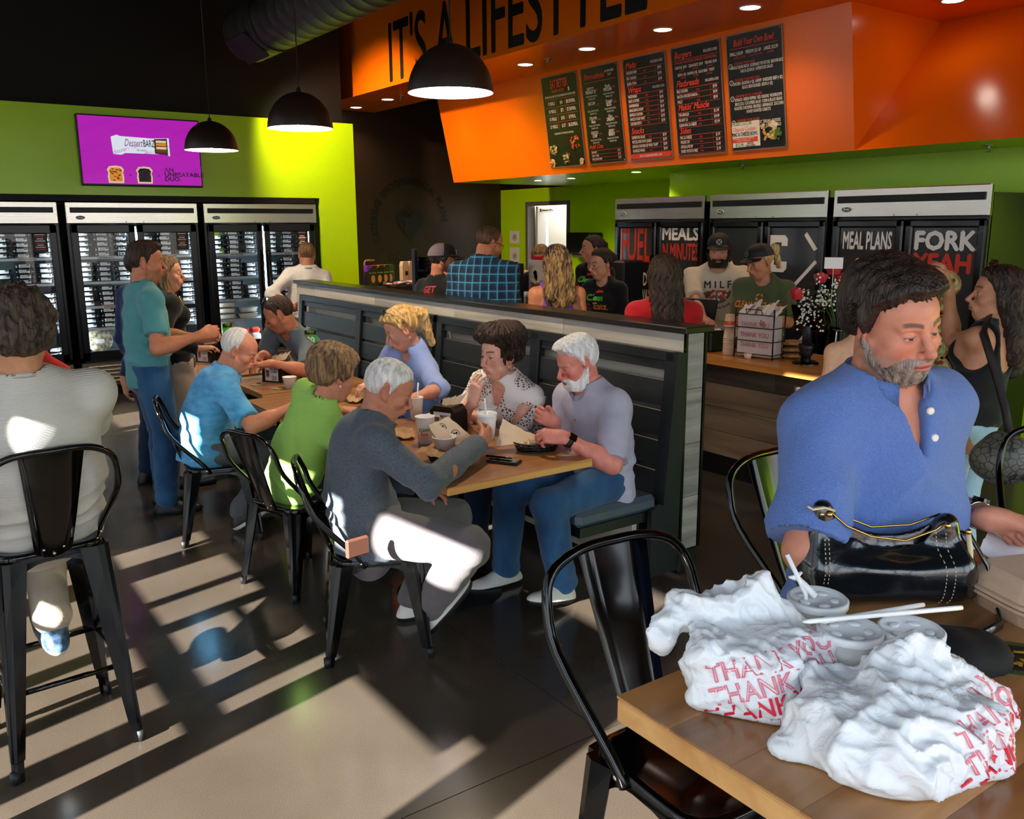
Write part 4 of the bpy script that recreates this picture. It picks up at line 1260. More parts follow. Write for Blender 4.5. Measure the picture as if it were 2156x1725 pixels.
def cyl_spot(x, y, z, r, label, tgt):
    t = thing('cylinder_spotlight', label, 'light', (x, y, z), group='black cylinder lights hung from the black ceiling')
    MB().lathe([(r * .9, .03), (r * .9, .0), (r, .0), (r, .9), (.0, .9)], 24).build('light_housing', BLKS, t)
    MB().lathe([(0, .03), (r * .9, .03)], 20).build('reflector', mat('spot_reflector', '#caa898', .3), t)
    MB().lathe([(0, .028), (r * .35, .028)], 14).build('light_lens', GLOW, t)
    MB().cyl((0, 0, .9), (0, 0, 5.2 - z), .012, n=8).build('stem', BLKS, t)
    L = bpy.data.lights.new('cylinder_lamp', 'SPOT'); L.energy = 550; L.spot_size = math.radians(100); L.spot_blend = .6; L.shadow_soft_size = .05; L.color = (1, .72, .45)
    o = link('cylinder_lamp', L, t, (0, 0, .0)); o.rotation_euler = Vector(tgt).to_track_quat('-Z', 'Y').to_euler()
cyl_spot(3.50, 6.33, 3.60, .085, 'near black cylinder ceiling light, over the slogan letters', (.9, -.1, -.7))
cyl_spot(3.55, 9.6, 3.75, .085, 'far black cylinder ceiling light, left of the orange fascia', (.9, .2, -.75))
DUCT = mat('duct_grey', '#3a3632', .5, metal=.6, var=.12, vscale=(2, 2, 2))
t = thing('air_duct', 'dark grey round spiral air duct below the black ceiling', 'duct', (3.35, 9.4, 3.72))
mb = MB(); mb.lathe([(0, 0), (.20, 0), (.255, -.03), (.27, -.08)] + [q for k in range(46) for q in ((.27, -.1 - k * .2), (.2725, -.105 - k * .2), (.27, -.11 - k * .2))], 28, R=rot_x(-PI / 2) @ np.diag([1, -1, 1.]) @ rot_x(PI) if False else rot_x(-PI / 2))
mb.build('duct_tube', DUCT, t)
mb = MB(); mb.box((-.17, -.45, -.21), (.30, .55, .02), R=rot_y(.68), m=0); mb.build('duct_grille', mat('grille_dark', '#0c0b0b', .6), t)
mb = MB(); mb.tube([(.275 * math.cos(a), -.85, .275 * math.sin(a)) for a in np.linspace(0, 2 * PI, 24, endpoint=False)], .012, 6, closed=True); mb.build('duct_band', BLKS, t)

# ------------------------------------------------------------------ television
tv = thing('television', 'wall television showing a purple dessert bar advert', 'television', (2.42, YB - .06, 2.59))
MB().box((0, .02, 0), (1.235, .05, .715), bev=.006).build('bezel', BLKS, tv)
def emis(name, c, e=1.): return mat('scr_' + name, '#000000', .4, emit=e, ecol=c)
MB().box((0, -.008, .003), (1.205, .006, .680)).build('screen', emis('purple', '#b911b8', .85), tv)
PX, PZ, W0, H0 = (413 - 158), (393 - 243), 1.205, .680
mb = MB(); U, W = (1, 0, 0), (0, 0, 1); O = lambda u, v, d=.012: V(0, -d, 0) + V((u - .5) * W0, 0, (.5 - v) * H0)
mb.prism([(-.30, .075), (-.29, -.10), (-.21, -.105), (-.17, -.085), (.25, -.085), (.27, -.10), (.285, -.10), (.285, .085), (.27, .085), (.10, .075), (-.21, .085), (-.24, .098)], .003, O(.50, .40), U, W, 0)
mb.prism([(.13, -.08), (.265, -.095), (.265, .08), (.13, .07)], .004, O(.50, .40, .013), U, W, 1)
for k, (z, c) in enumerate(((.045, 2), (.015, 3), (-.02, 2), (-.05, 4))): mb.prism([(.145, z - .012), (.25, z - .014), (.255, z + .012), (.15, z + .012)], .005, O(.50, .40, .014), U, W, c)
put_text(mb, 'Dessert', .105, O(.43, .42, .016), U, W, 5, shear=.35, width=.185)
put_text(mb, 'BARZ', .10, O(.562, .42, .016), U, W, 6, bold=.012, width=.115)
put_text(mb, 'PB AND J', .026, O(.50, .49, .016), U, W, 6)
for u, c in ((.265, 3), (.505, 7)):
    br = [(-.075, -.085), (.075, -.085), (.08, -.02), (.072, .02), (.085, .05), (.06, .085), (0, .092), (-.06, .085), (-.085, .05), (-.072, .02), (-.08, -.02)]
    mb.prism(br, .003, O(u, .855), U, W, 2); mb.prism([(x * .8, z * .8) for x, z in br], .004, O(u, .855, .013), U, W, c)
    rg = random.Random(3 if u < .4 else 5)
    for k in range(26):
        a, b, r = rg.uniform(-.055, .055), rg.uniform(-.06, .06), rg.uniform(.006, .014)
        mb.prism([(a + r * math.cos(t_), b + r * .6 * math.sin(t_)) for t_ in np.linspace(0, 2 * PI, 7, endpoint=False)], .005, O(u, .855, .0145), U, W, 4 if u < .4 else (8 if k % 2 else 9))
put_text(mb, '+', .05, O(.385, .88), U, W, 6); put_text(mb, '=', .05, O(.625, .88), U, W, 6)
put_text(mb, 'AN\nUNBEATABLE\nDUO.', .062, O(.675, .79), U, W, 6, bold=.028, align='LEFT', sx=1.12, line=.78)
mb.build('advert', [emis('white', '#dfe6f2', .9), emis('plum', '#5c2340', .5), emis('bread', '#e3c79a', .9), emis('peanut', '#d98a2a', .9), emis('choc', '#7a3c14', .7), emis('pinkt', '#8d2a86', .6), emis('ink', '#12061a', .3), emis('jam', '#1f0c24', .5), emis('jam2', '#4a1c4a', .7), emis('jam3', '#0c0410', .4)], tv)
mb = MB(); rg = random.Random(2)
for k in range(12):
    put_text(mb, 'dessert barz', .06, V(-.46 + (k % 4) * .31, -.0135, .23 - (k // 4) * .22), (.95, 0, .31), (-.31, 0, .95), 0, shear=.3)
mb.build('faint_pattern', emis('purple2', '#a50fa8', .9), tv)
# ------------------------------------------------------------------ glass-door freezers on the left
FRZ = mat('freezer_black', '#060607', .3, spec=.5)
FIN = mat('freezer_inside', '#1b2326', .5)
LED = mat('freezer_led', '#dff2ff', emit=48)
SHELF = mat('shelf_wire', '#cfd8dc', .35, metal=.2)
BADGE = mat('badge_blue', '#101a33', .3)
OW, OT = .19, .30
def header(t, w, h, z0, ov):
    """brushed steel canopy with a black vent slot, bolts and an oval maker's badge"""
    mb = MB(); mb.box((0, -.012, z0 + h * .5), (w, .03, h), bev=.006); mb.build('steel_header', STEEL, t)
    mb = MB(); mb.box((0, -.030, z0 + h * .63), (w * .94, .012, h * .25), bev=.003)
    for k in range(4): mb.box((0, -.037, z0 + h * (.54 + .06 * k)), (w * .93, .006, h * .012))
    mb.build('vent_slot', BLKS, t)
    mb = MB(); mb.prism([(.045 * math.cos(a), .021 * math.sin(a)) for a in np.linspace(0, 2 * PI, 24, endpoint=False)], .004, (-w * .40, -.028, z0 + h * .28), (1, 0, 0), (0, 0, 1), 1)
    mb.prism([(.040 * math.cos(a), .017 * math.sin(a)) for a in np.linspace(0, 2 * PI, 24, endpoint=False)], .005, (-w * .40, -.029, z0 + h * .28), (1, 0, 0), (0, 0, 1), 0)
    if ov: put_text(mb, 'Avex', .030, (-w * .40, -.0345, z0 + h * .245), (1, 0, 0), (0, 0, 1), 1, shear=.25, bold=.02, sx=.9)
    mb.build('maker_badge', [BADGE, WHITEP], t)
    mb = MB()
    for x in (-.09, .09): mb.sphere((x, -.03, z0 + h * .07), .006, 8)
    mb.build('lock_screw', STEEL, t)
LF_SH = [1.50, 1.235, .975, .74, .455]
def left_freezer(xc, label, wide=1.34):
    t = thing('glass_door_freezer', label, 'freezer', (xc, YB, 0), group='three glass door freezers along the green wall')
    header(t, wide, .22, 1.845, True)
    mb = MB(); w = wide
    mb.box((-w / 2 + .02, .36, 1.03), (.04, .72, 2.02)); mb.box((w / 2 - .02, .36, 1.03), (.04, .72, 2.02)); mb.box((0, .36, 2.02), (w, .72, .05)); mb.box((0, .70, 1.03), (w, .04, 2.02)); mb.box((0, .36, .40), (w, .72, .05)); mb.box((0, .36, .06), (w * .96, .66, .11))
    mb.build('cabinet', FRZ, t)
    mb = MB(); mb.box((0, .665, 1.13), (w - .09, .02, 1.42)); mb.build('back_lining', mat('freezer_back', '#3b484c', .5), t)
    mb = MB()
    for x in (-.60, -.02, .02, .60): mb.box((x, .05, 1.13), (.02, .02, 1.36))
    mb.build('light_tube', LED, t)
    for z in LF_SH:
        mb = MB(); mb.box((0, .30, z - .012), (w - .10, .50, .012)); mb.box((0, .05, z - .014), (w - .10, .012, .026)); mb.build('shelf', SHELF, t)
    mb = MB(); mb.box((0, .0, .245), (w, .05, .27), bev=.008); mb.build('steel_base', STEEL, t)
    for k in range(5):
        m2 = MB(); m2.box((0, -.03, .155 + .042 * k), (w * .90, .018, .030), R=rot_x(.5), bev=.004); m2.build('grille_slat', STEEL, t)
    for s_ in (-1, 1):
        mb = MB(); dx = s_ * .325; dw, dh, z0 = .63, 1.44, .395
        for a, b in (((dx - dw / 2 + .035, z0 + dh / 2), (.07, dh)), ((dx + dw / 2 - .035, z0 + dh / 2), (.07, dh)), ((dx, z0 + .05), (dw, .10)), ((dx, z0 + dh - .045), (dw, .09))):
            mb.box((a[0], -.015, a[1]), (b[0], .045, b[1]), bev=.008)
        d = mb.build('door', FRZ, t)
        MB().box((dx, -.012, z0 + dh / 2), (dw - .13, .006, dh - .18)).build('door_glass', GLASS, d)
        mb = MB(); hx = dx - s_ * (dw / 2 - .03)
        mb.tube([(hx, -.035, .7), (hx, -.075, .73), (hx, -.075, 1.5), (hx, -.035, 1.53)], .011, 8); mb.build('door_handle', BLKM, d)
        if s_ > 0:
            mb = MB(); mb.box((dx + .16, -.018, 1.66), (.13, .002, .20)); 
            for k in range(8): mb.box((dx + .155, -.0195, 1.735 - k * .021), (.09 - (k % 3) * .015, .001, .008), m=1 if k in (1, 4, 7) else 2)
            mb.build('door_sticker', [mat('sticker_black', '#17100f', .5), REDP, WHITEP], d)
        else:
            mb = MB()
            for q, (tx, sz) in enumerate((('OUR', .066), ('MEALS', .05), ('CHILL', .058), ('HERE', .04))): put_text(mb, tx, sz, (dx + .155, -.018, 1.71 - .066 * q), (1, 0, 0), (0, 0, 1), 0, bold=.02, width=.13)
            mb.build('door_lettering', BLACK, d)
    mb = MB(); mb.box((.45, -.029, .352), (.16, .004, .035)); mb.box((.42, -.032, .352), (.02, .002, .012), m=1); mb.box((.46, -.032, .352), (.03, .002, .014), m=2)
    mb.build('thermostat', [BLKS, mat('led_red', '#ff3a20', emit=3), mat('led_blue', '#3058ff', emit=3)], t)
    return t
FX = [(.88, 'glass door freezer at the left edge, behind the curly haired man'), (2.295, 'middle glass door freezer, behind the man in the teal shirt'), (3.705, 'right glass door freezer, where the man in white stands')]
for x, lab in FX: left_freezer(x, lab)
# meal trays, stacked three across and three to five high
TRAYB = mat('tray_black', '#101214', .35)
LABELW = mat('tray_label', '#dfe4e2', .5, var=.05, vscale=(30, 30, 30))
def tray_mesh():
    mb = MB(); w, h, d = .165, .052, .13
    mb.box((0, 0, h * .38), (w, d, h * .76), bev=.012, m=0); mb.box((0, 0, h * .84), (w + .008, d + .008, h * .16), bev=.004, m=0)
    mb.box((-.002, -.004, h * .50), (w * .60, d * .98, h * .74), bev=.003, m=1); mb.box((.030, -d / 2 - .0015, h * .66), (.025, .003, .012), m=0)
    return mb.mesh('meal_tray', [TRAYB, LABELW])
TM = tray_mesh(); NT = 0
doors = [(FX[0][0] + .325, 'left freezer'), (FX[1][0] - .325, 'left door of the middle freezer'), (FX[1][0] + .325, 'right door of the middle freezer'), (FX[2][0] - .325, 'left door of the right freezer'), (FX[2][0] + .325, 'right door of the right freezer')]
rg = random.Random(4)
for di, (dx, dn) in enumerate(doors):
    for si, (z, cnt) in enumerate(zip(LF_SH, (5, 4, 4, 4, 0))):
        if di == 3 and si == 3: continue
        if di in (0,) and si == 4: cnt = 3
        for col in (-1, 0, 1):
            n_ = cnt - (1 if rg.random() < .15 else 0)
            for k in range(n_):
                o = bpy.data.objects.new('meal_tray', TM); COL.objects.link(o)
                o.location = (dx + col * .192 + rg.uniform(-.006, .006), YB + .135 + rg.uniform(0, .012), z + k * .0535)
                o.rotation_euler = (0, 0, rg.uniform(-.04, .04))
                sh_, lv = ('top', 'second', 'third', 'fourth', 'bottom')[si], ('lowest', 'second', 'third', 'fourth', 'fifth')[k]
                tag(o, 'black meal tray, %s in %s column, %s shelf, %s' % (lv, ('left', 'middle', 'right')[col + 1], sh_, dn), 'meal tray', 'meal trays on the %s shelf, %s' % (sh_, dn))
                NT += 1
# shelf-edge strips
for i, (dx, z, tx) in enumerate(((doors[0][0], 1.49, 'STANDARD'), (doors[1][0], 1.49, 'STANDARD'), (doors[1][0], .965, 'EXTRA PROTEIN'), (doors[2][0], 1.49, 'LOW CARB'), (doors[3][0], 1.49, 'LEAN AND GREEN'), (doors[4][0], 1.49, 'KETO'), (doors[2][0], 1.22, 'MEALS'))):
    mb = MB(); mb.box((0, 0, 0), (.19, .003, .030)); put_text(mb, tx, .022, (0, -.002, -.008), (1, 0, 0), (0, 0, 1), 1, width=.15, bold=.02)
    mb.build('shelf_card', [WHITEP, BLACK], None, (dx + .02, YB + .035, z), label='white shelf card reading %s in freezer %s' % (tx, ('at the left edge', 'middle, top shelf', 'middle, lower shelf', 'middle, right door', 'right, left door', 'right, right door', 'middle, second shelf')[i]), cat='shelf card')
# foil pans, round pies, red bags
FOIL = mat('foil', '#c4c6c2', .3, metal=.9); LIDP = mat('pan_lid', '#d9d2c0', .5, var=.1, vscale=(20, 20, 20))
for i, x in enumerate((-.14, .12)):
    for k in range(3 - i):
        t = thing('foil_pan', '%s foil pan with paper lid, %s of its stack in the right freezer' % (('left', 'right')[i], ('bottom', 'middle', 'top')[k]), 'foil pan', (doors[3][0] + x, YB + .15, .742 + k * .068), rg.uniform(-.05, .05))
        mb = MB(); mb.prism([(-.095, 0), (.095, 0), (.115, .055), (-.115, .055)], .16, (0, .08, 0), (1, 0, 0), (0, 0, 1)); mb.box((0, 0, .055), (.236, .17, .006), bev=.002); mb.build('pan', FOIL, t)
        mb = MB(); mb.box((0, -.084, .033), (.18, .004, .044), R=rot_x(-.1)); mb.build('paper_lid', LIDP, t)
PIE = mat('pie_top', '#c9bfa0', .4, col2='#4a3d2c', vscale=(28, 28, 28), coat=.4)
PIE2 = mat('pie_top_brown', '#9a8a74', .4, col2='#56483c', vscale=(28, 28, 28), coat=.4)
for i, (x, m, r, lab) in enumerate(((doors[1][0] - .12, PIE, .135, 'round packaged pizza with white label on the bottom shelf, middle freezer'), (doors[1][0] + .18, PIE2, .125, 'round packaged pizza half hidden behind the teal shirt'), (doors[3][0] - .13, PIE2, .135, 'round packaged pizza on the bottom shelf, right freezer'), (doors[2][0] - .1, PIE, .13, 'round packaged pizza behind the woman in black'))):
    t = thing('packaged_pizza', lab, 'pizza', (x, YB + .12, .465 + r))
    mb = MB(); mb.lathe([(0, .018), (r * .9, .014), (r, .002), (r * .92, -.012), (0, -.014)], 32, R=rot_x(PI / 2 - .12)); mb.build('crust', m, t)
    mb = MB(); mb.box((.0, -.022, -.01), (.09, .004, .045), R=rot_x(-.12)); mb.build('pizza_label', LABELW, t)
for i in range(2):
    t = thing('red_bag', '%s red and white food bag on the bottom shelf of the right freezer' % ('left', 'right')[i], 'food bag', (doors[3][0] + .07 + .13 * i, YB + .12, .46))
    mb = MB(); mb.box((0, 0, .13), (.12, .08, .07), bev=.025); mb.build('bag_top', mat('bag_red', '#c8321f', .35, bump=.4, bscale=(40, 40, 40)), t)
    mb = MB(); mb.box((0, 0, .05), (.125, .085, .10), bev=.025); mb.build('bag_body', mat('bag_pale', '#d8c9c0', .35, bump=.4, bscale=(40, 40, 40)), t)

# ------------------------------------------------------------------ poster-door freezers behind the counter
POST = mat('poster_black', '#16171b', .42, spec=.5, coat=.5)
XR = 6.275
def right_freezer(y0, y1, label, draw):
    w = y1 - y0; yc = (y0 + y1) / 2
    t = thing('poster_freezer', label, 'freezer', (XR, yc, 0), -PI / 2, 'three poster covered freezers behind the counter')
    header(t, w, .215, 1.85, True)
    mb = MB(); mb.box((0, .40, 1.02), (w, .78, 1.98)); mb.box((w / 2 - .012, -.012, 1.0), (.02, .02, 1.96)); mb.box((-w / 2 + .012, -.012, 1.0), (.02, .02, 1.96)); mb.build('cabinet', FRZ, t)
    mb = MB(); mb.box((w / 2 - .006, -.02, 1.96), (.012, .02, .21)); mb.build('corner_trim', STEEL, t)
    for s_ in (-1, 1):
        dw = w / 2 - .02; dx = s_ * (w / 4 - .002)
        mb = MB()
        for a, b in (((dx - dw / 2 + .03, 1.11), (.06, 1.44)), ((dx + dw / 2 - .03, 1.11), (.06, 1.44)), ((dx, 1.80), (dw, .06)), ((dx, .42), (dw, .06))): mb.box((a[0], -.02, a[1]), (b[0], .04, b[1]), bev=.012)
        d = mb.build('door', BLKM, t)
        mb = MB(); mb.box((dx, -.012, 1.11), (dw - .10, .01, 1.33)); mb.build('door_poster', POST, d)
        mb = MB(); draw(s_, mb, dx, dw)
        mb.build('poster_print', [WHITEP, REDP, mat('wrap_tan', '#d8b070', .5, col2='#8a5a26', vscale=(25, 25, 25)), mat('salad_green', '#7f9a34', .5, col2='#d8d2a8', vscale=(40, 40, 40)), mat('tomato', '#b8402a', .5), mat('bean_brown', '#5a2a18', .5, col2='#b07030', vscale=(40, 40, 40))], d)
        mb = MB(); hx = dx - s_ * (dw / 2 - .022); mb.tube([(hx, -.04, .75), (hx, -.07, .78), (hx, -.07, 1.5), (hx, -.04, 1.53)], .010, 8); mb.build('door_handle', BLKM, d)
    mb = MB(); mb.box((0, -.01, .2), (w, .05, .3), bev=.01); mb.build('steel_base', STEEL, t)
    return t
PU, PW = (1, 0, 0), (0, 0, 1)
pp = lambda mb, tx, sz, x, z, m, **k: put_text(mb, tx, sz, (x, -.0175, z), PU, PW, m, off=.0008, **k)
def dr1(s_, mb, x, dw):
    if s_ < 0:
        pp(mb, 'FUEL', .47, x, 1.447, 1, width=.43, bold=.022); pp(mb, 'YOUR BODY', .18, x, 1.205, 0, width=.46, bold=.025); pp(mb, 'THE TASTY WAY', .155, x, 1.055, 0, width=.46, bold=.02)
        for k in range(16):
            a = rg.uniform(-.18, .18); b = rg.uniform(.62, .90); mb.prism([(a + .03 * math.cos(q), b + .025 * math.sin(q)) for q in np.linspace(0, 6.28, 8, endpoint=False)], .002, (x, -.017 - .0002 * k, 0), PU, PW, (1, 4, 5)[k % 3])
    else:
        pp(mb, 'MEALS', .165, x, 1.66, 0, width=.48, bold=.035); pp(mb, 'IN MINUTES', .215, x, 1.475, 1, width=.49, bold=.025)
def circ_seg(mb, cx, cz, r, w, a0, a1, m, clip=None):
    A = np.linspace(a0, a1, 24)
    for p, q in zip(A[:-1], A[1:]):
        P = [((r + e) * math.cos(t_), (r + e) * math.sin(t_)) for t_, e in ((p, -w), (q, -w), (q, w), (p, w))]
        if clip and not all(clip[0] < cx + x_ < clip[1] and cz + z_ < 1.765 for x_, z_ in P): continue
        mb.prism(P, .001, (cx, -.0175, cz), PU, PW, m)
def stroke(mb, p, q, w, m):
    p, q = V(p[0], p[1]), V(q[0], q[1]); d = (q - p) / np.linalg.norm(q - p); nrm = V(-d[1], d[0]) * w / 2
    mb.prism([tuple(p - nrm), tuple(q - nrm), tuple(q + nrm), tuple(p + nrm)], .001, (0, -.0176, 0), PU, PW, m)
def dr2(s_, mb, x, dw):
    lo_, hi_ = x - dw / 2 + .055, x + dw / 2 - .055
    circ_seg(mb, 0, 1.27, .62, .018, 0, 2 * PI, 0, (lo_, hi_))
    if s_ > 0:
        for z0 in (1.40,):
            mb.prism([(.06, 0), (.22, 0), (.25, .03), (.25, .09), (.19, .09), (.19, .06), (.12, .06), (.12, .25), (.19, .25), (.19, .22), (.25, .22), (.25, .28), (.22, .31), (.06, .31)], .001, (0, -.0175, z0), PU, PW, 0)
        pp(mb, 'E', .36, .16, .86, 0, bold=.04, width=.19)
        stroke(mb, (.07, 1.02), (.54, 1.50), .030, 0); stroke(mb, (.09, .83), (.47, .48), .028, 0)
        f0 = V(.245, 1.115)
        for k in range(4): stroke(mb, f0 + V(.02 * k - .045, .02 * k + .0), f0 + V(.02 * k - .085, .02 * k + .10), .012, 0)
        mb.prism([(-.055, -.015), (.035, .07), (.055, .035), (.035, -.02), (-.0, -.045)], .001, (f0[0], -.0175, f0[1]), PU, PW, 0)
        stroke(mb, f0 + V(.02, -.03), f0 + V(.07, -.11), .02, 0)
    else:
        stroke(mb, (-.36, 1.47), (-.07, 1.10), .034, 0); stroke(mb, (-.5, .50), (-.09, .90), .03, 0)
def wrap(mb, x, z, r):
    el = lambda a, b, n=20: [(a * math.cos(t_), b * math.sin(t_)) for t_ in np.linspace(0, 2 * PI, n, endpoint=False)]
    mb.prism(el(r, r * .8), .002, (x, -.0172, z), PU, PW, 2); mb.prism(el(r * .86, r * .66), .003, (x, -.0175, z), PU, PW, 3)
    for k in range(9):
        a, b = rg.uniform(-.6, .6) * r, rg.uniform(-.45, .45) * r
        mb.prism([(a + p, b + q) for p, q in el(r * .17, r * .13, 8)], .004, (x, -.0178, z), PU, PW, (4, 5, 2, 0)[k % 4])
def dr3(s_, mb, x, dw):
    if s_ < 0:
        pp(mb, 'MEAL PLANS', .185, x, 1.61, 0, width=.42, bold=.03); pp(mb, 'CAF\u00c9', .165, x, 1.42, 0, width=.20, bold=.03); pp(mb, 'CATERING', .165, x, 1.23, 0, width=.38, bold=.03)
    else:
        pp(mb, 'FORK', .185, x, 1.615, 0, width=.46, bold=.045); pp(mb, 'YEAH', .185, x, 1.455, 1, width=.44, bold=.045)
        for k, (a, b) in enumerate(((.03, 1.37), (-.02, 1.20), (.03, 1.05), (-.02, .90), (.02, .75), (-.01, .62))): wrap(mb, x + a, b, .13)
right_freezer(5.74, 6.97, 'freezer behind counter with FUEL YOUR BODY and MEALS IN MINUTES posters', dr1)
right_freezer(4.43, 5.68, 'freezer behind counter with round crossed fork and knife emblem', dr2)
right_freezer(3.14, 4.38, 'freezer behind counter with MEAL PLANS and FORK YEAH posters', dr3)

# ------------------------------------------------------------------ booth: half-height partition, slatted bench
GREYW = mat_wood('grey_laminate', '#8d8880', '#c4bdb0', 'y', .5, .8, .06)
GREYWV = mat_wood('grey_laminate_end', '#6d6a66', '#a19b92', 'x', .5, 1.6, .1)
DKWOOD = mat_wood('dark_slat', '#171b1e', '#23282b', 'y', .38, 1.2, .05)
XP0, XP1, YP0, YP1, ZP1 = 3.225, 3.36, 3.06, 8.12, 1.27
t = thing('booth_partition', 'half height grey wood partition with black cap behind the booth bench', 'partition', (XP0, YP0, 0))
pw = .50; n_ = 10
for k in range(4):
    z0 = .13 + .285 * k
    off = (.0, .31, .1, .22)[k]
    y = 0
    while y < YP1 - YP0 - .01:
        ln = min(1.22 if y else .75 + off, YP1 - YP0 - y)
        MB().box(((XP1 - XP0) / 2, y + ln / 2, z0 + .1425), (XP1 - XP0 - (0 if k % 2 else .004), ln - .003, .283), bev=.002).build('panel', GREYW, t)
        y += ln
for k in range(4):
    MB().box((.0675, -.006, .13 + .285 * k + .1425), (.118, .012, .283), bev=.002).build('end_panel', GREYWV, t)
MB().box((.08, (YP1 - YP0) / 2, ZP1 + .015), (.205, YP1 - YP0 + .06, .032), bev=.004).build('cap', mat('cap_black', '#16130f', .3, spec=.5, var=.1), t)
mb = MB(); mb.box((-.003, -.012, .70), (.016, .016, 1.14)); mb.box((XP1 - XP0 + .001, -.01, .70), (.012, .02, 1.14)); mb.build('corner_trim', BLKM, t)
mb = MB(); mb.box((.0675, (YP1 - YP0) / 2, .065), (.14, YP1 - YP0 + .03, .13), bev=.012); mb.build('base', BLKS, t)
VINYL = mat('blue_grey_vinyl', '#3f4d58', .42, spec=.5, bump=.05, bscale=(200, 200, 200))
GSLAT = mat_wood('green_slat', '#2f4a22', '#48662e', 'y', .38, 1.2, .05)
t = thing('booth_bench', 'dark slatted booth bench with blue grey vinyl seat', 'bench', (3.0, 3.04, 0))
MB().box((-.21, 2.5, .43), (.52, 5.0, .085), bev=.025).build('seat_cushion', VINYL, t)
mb = MB(); mb.box((-.20, 2.5, .365), (.50, 4.98, .05)); mb.build('seat_board', BLKS, t)
mb = MB(); mb.box((-.06, 2.5, .22), (.03, 4.9, .26)); mb.build('bench_front', GREYW, t)
for y in (.12, 1.25, 2.5, 3.75, 4.88):
    MB().box((.04, y, .17), (.07, .06, .34), bev=.006).build('foot', BLKS, t)
RB = rot_y(.09)
def bk(o_, x, z): return V(.10, o_, .42) + RB @ V(x, 0, z)
for y0, y1, grn in ((.0, 2.31, True), (2.36, 4.82, False)):
    mid = (y0 + y1) / 2 + (.0 if grn else -.03)
    mb = MB()
    for y, wd in ((y0 + .035, .07), (y1 - .035, .07), (mid, .09)): mb.box(bk(y, 0, .37), (.05, wd, .78), R=RB, bev=.004)
    mb.box(bk((y0 + y1) / 2, 0, .74), (.05, y1 - y0, .055), R=RB, bev=.004); mb.build('back_frame', mat('bench_frame', '#14181b', .36, var=.1), t)
    for a, b in ((y0 + .07, mid - .045), (mid + .045, y1 - .07)):
        for k in range(5):
            g_ = grn and a > mid - .05 and k >= 2
            MB().box(bk((a + b) / 2, .004, .085 + .155 * k - (.01 if k == 4 else 0)), (.022, b - a, .133 if k < 4 else .055), R=RB, bev=.003).build('slat', GSLAT if g_ and False else DKWOOD, t)
mb = MB(); mb.box((.02, -.015, .62), (.16, .03, .0)) if False else None
mb = MB(); mb.prism([(-.02, .05), (.17, .05), (.19, 1.18), (.13, 1.19), (.06, .42), (-.02, .40)], .03, (0, 0, 0), (1, 0, 0), (0, 0, 1)); mb.build('end_frame', mat('bench_frame', '#14181b', .36), t)

# ------------------------------------------------------------------ tables
TOPW = mat_wood('table_wood', '#7a4a24', '#ad753e', 'x', .32, 1.0, .03, coat=.25)
EDGEW = mat_wood('table_edge', '#a8743c', '#c99654', 'x', .4, 1.0, .03)
TOPW2 = mat_wood('bar_table_wood', '#7d5029', '#b98550', 'x', .32, .8, .03, coat=.25)
def table(name, label, x0, x1, y0, y1, z, group=None, mt=None, th=.035, along='x', planks=6):
    t = thing(name, label, 'table', ((x0 + x1) / 2, (y0 + y1) / 2, 0), 0, group)
    w, d = x1 - x0, y1 - y0
    mb = MB(); mb.box((0, 0, z - th / 2 - .0015), (w, d, th - .003), bev=.004); mb.build('tabletop', EDGEW, t)
    rr = random.Random(int(x0 * 100 + y0 * 10))
    for k in range(planks):
        dd = d / planks
        MB().box((0, -d / 2 + dd * (k + .5), z - .001), (w - .004, dd - .0006, .004)).build('plank', mt or TOPW, t)
    mb = MB(); mb.box((0, 0, (z - th) / 2 + .01), (.08, .08, z - th), bev=.01); mb.build('column', BLKS, t)
    mb = MB(); mb.lathe([(0, .03), (.06, .035), (.10, .02), (.26, .012), (.27, 0)], 28); mb.build('base_plate', BLKS, t)
    mb = MB(); mb.box((0, 0, z - th - .01), (min(w, .5), min(d, .5), .016)); mb.build('top_bracket', BLKS, t)
    return t
table('booth_table', 'nearest wooden booth table, laid with baskets and white cups', 1.76, 2.53, 2.94, 4.22, .76, 'wooden tables along the booth')
table('booth_table', 'second wooden booth table, where the old man in light blue leans', 1.72, 2.50, 4.68, 5.27, .76, 'wooden tables along the booth')
table('booth_table', 'third wooden booth table, with the number 30 stand and napkin box', 1.84, 2.60, 5.30, 6.02, .775, 'wooden tables along the booth')
table('booth_table', 'farthest wooden booth table, beside the man in the grey shirt', 1.66, 2.50, 6.20, 7.45, .76, 'wooden tables along the booth')
bt = thing('bar_table', 'tall wooden table in the foreground holding bags, cups and purse', 'table', (1.6, .44, 0))
w_, d_ = 1.40, 1.08
mb = MB(); mb.box((0, 0, 1.0165), (w_, d_, .043), bev=.005); mb.build('tabletop', mat_wood('bar_edge', '#b07a40', '#cf9e60', 'x', .4, 1., .03), bt)
for k in range(9): MB().box((0, -d_ / 2 + d_ / 9 * (k + .5), 1.039), (w_ - .004, d_ / 9 - .0006, .004)).build('plank', TOPW2, bt)
mb = MB(); mb.box((0, 0, .5), (.09, .09, 1.0), bev=.01); mb.build('column', BLKS, bt)
mb = MB(); mb.box((0, 0, .02), (.7, .7, .03), bev=.01); mb.build('base_plate', BLKS, bt)

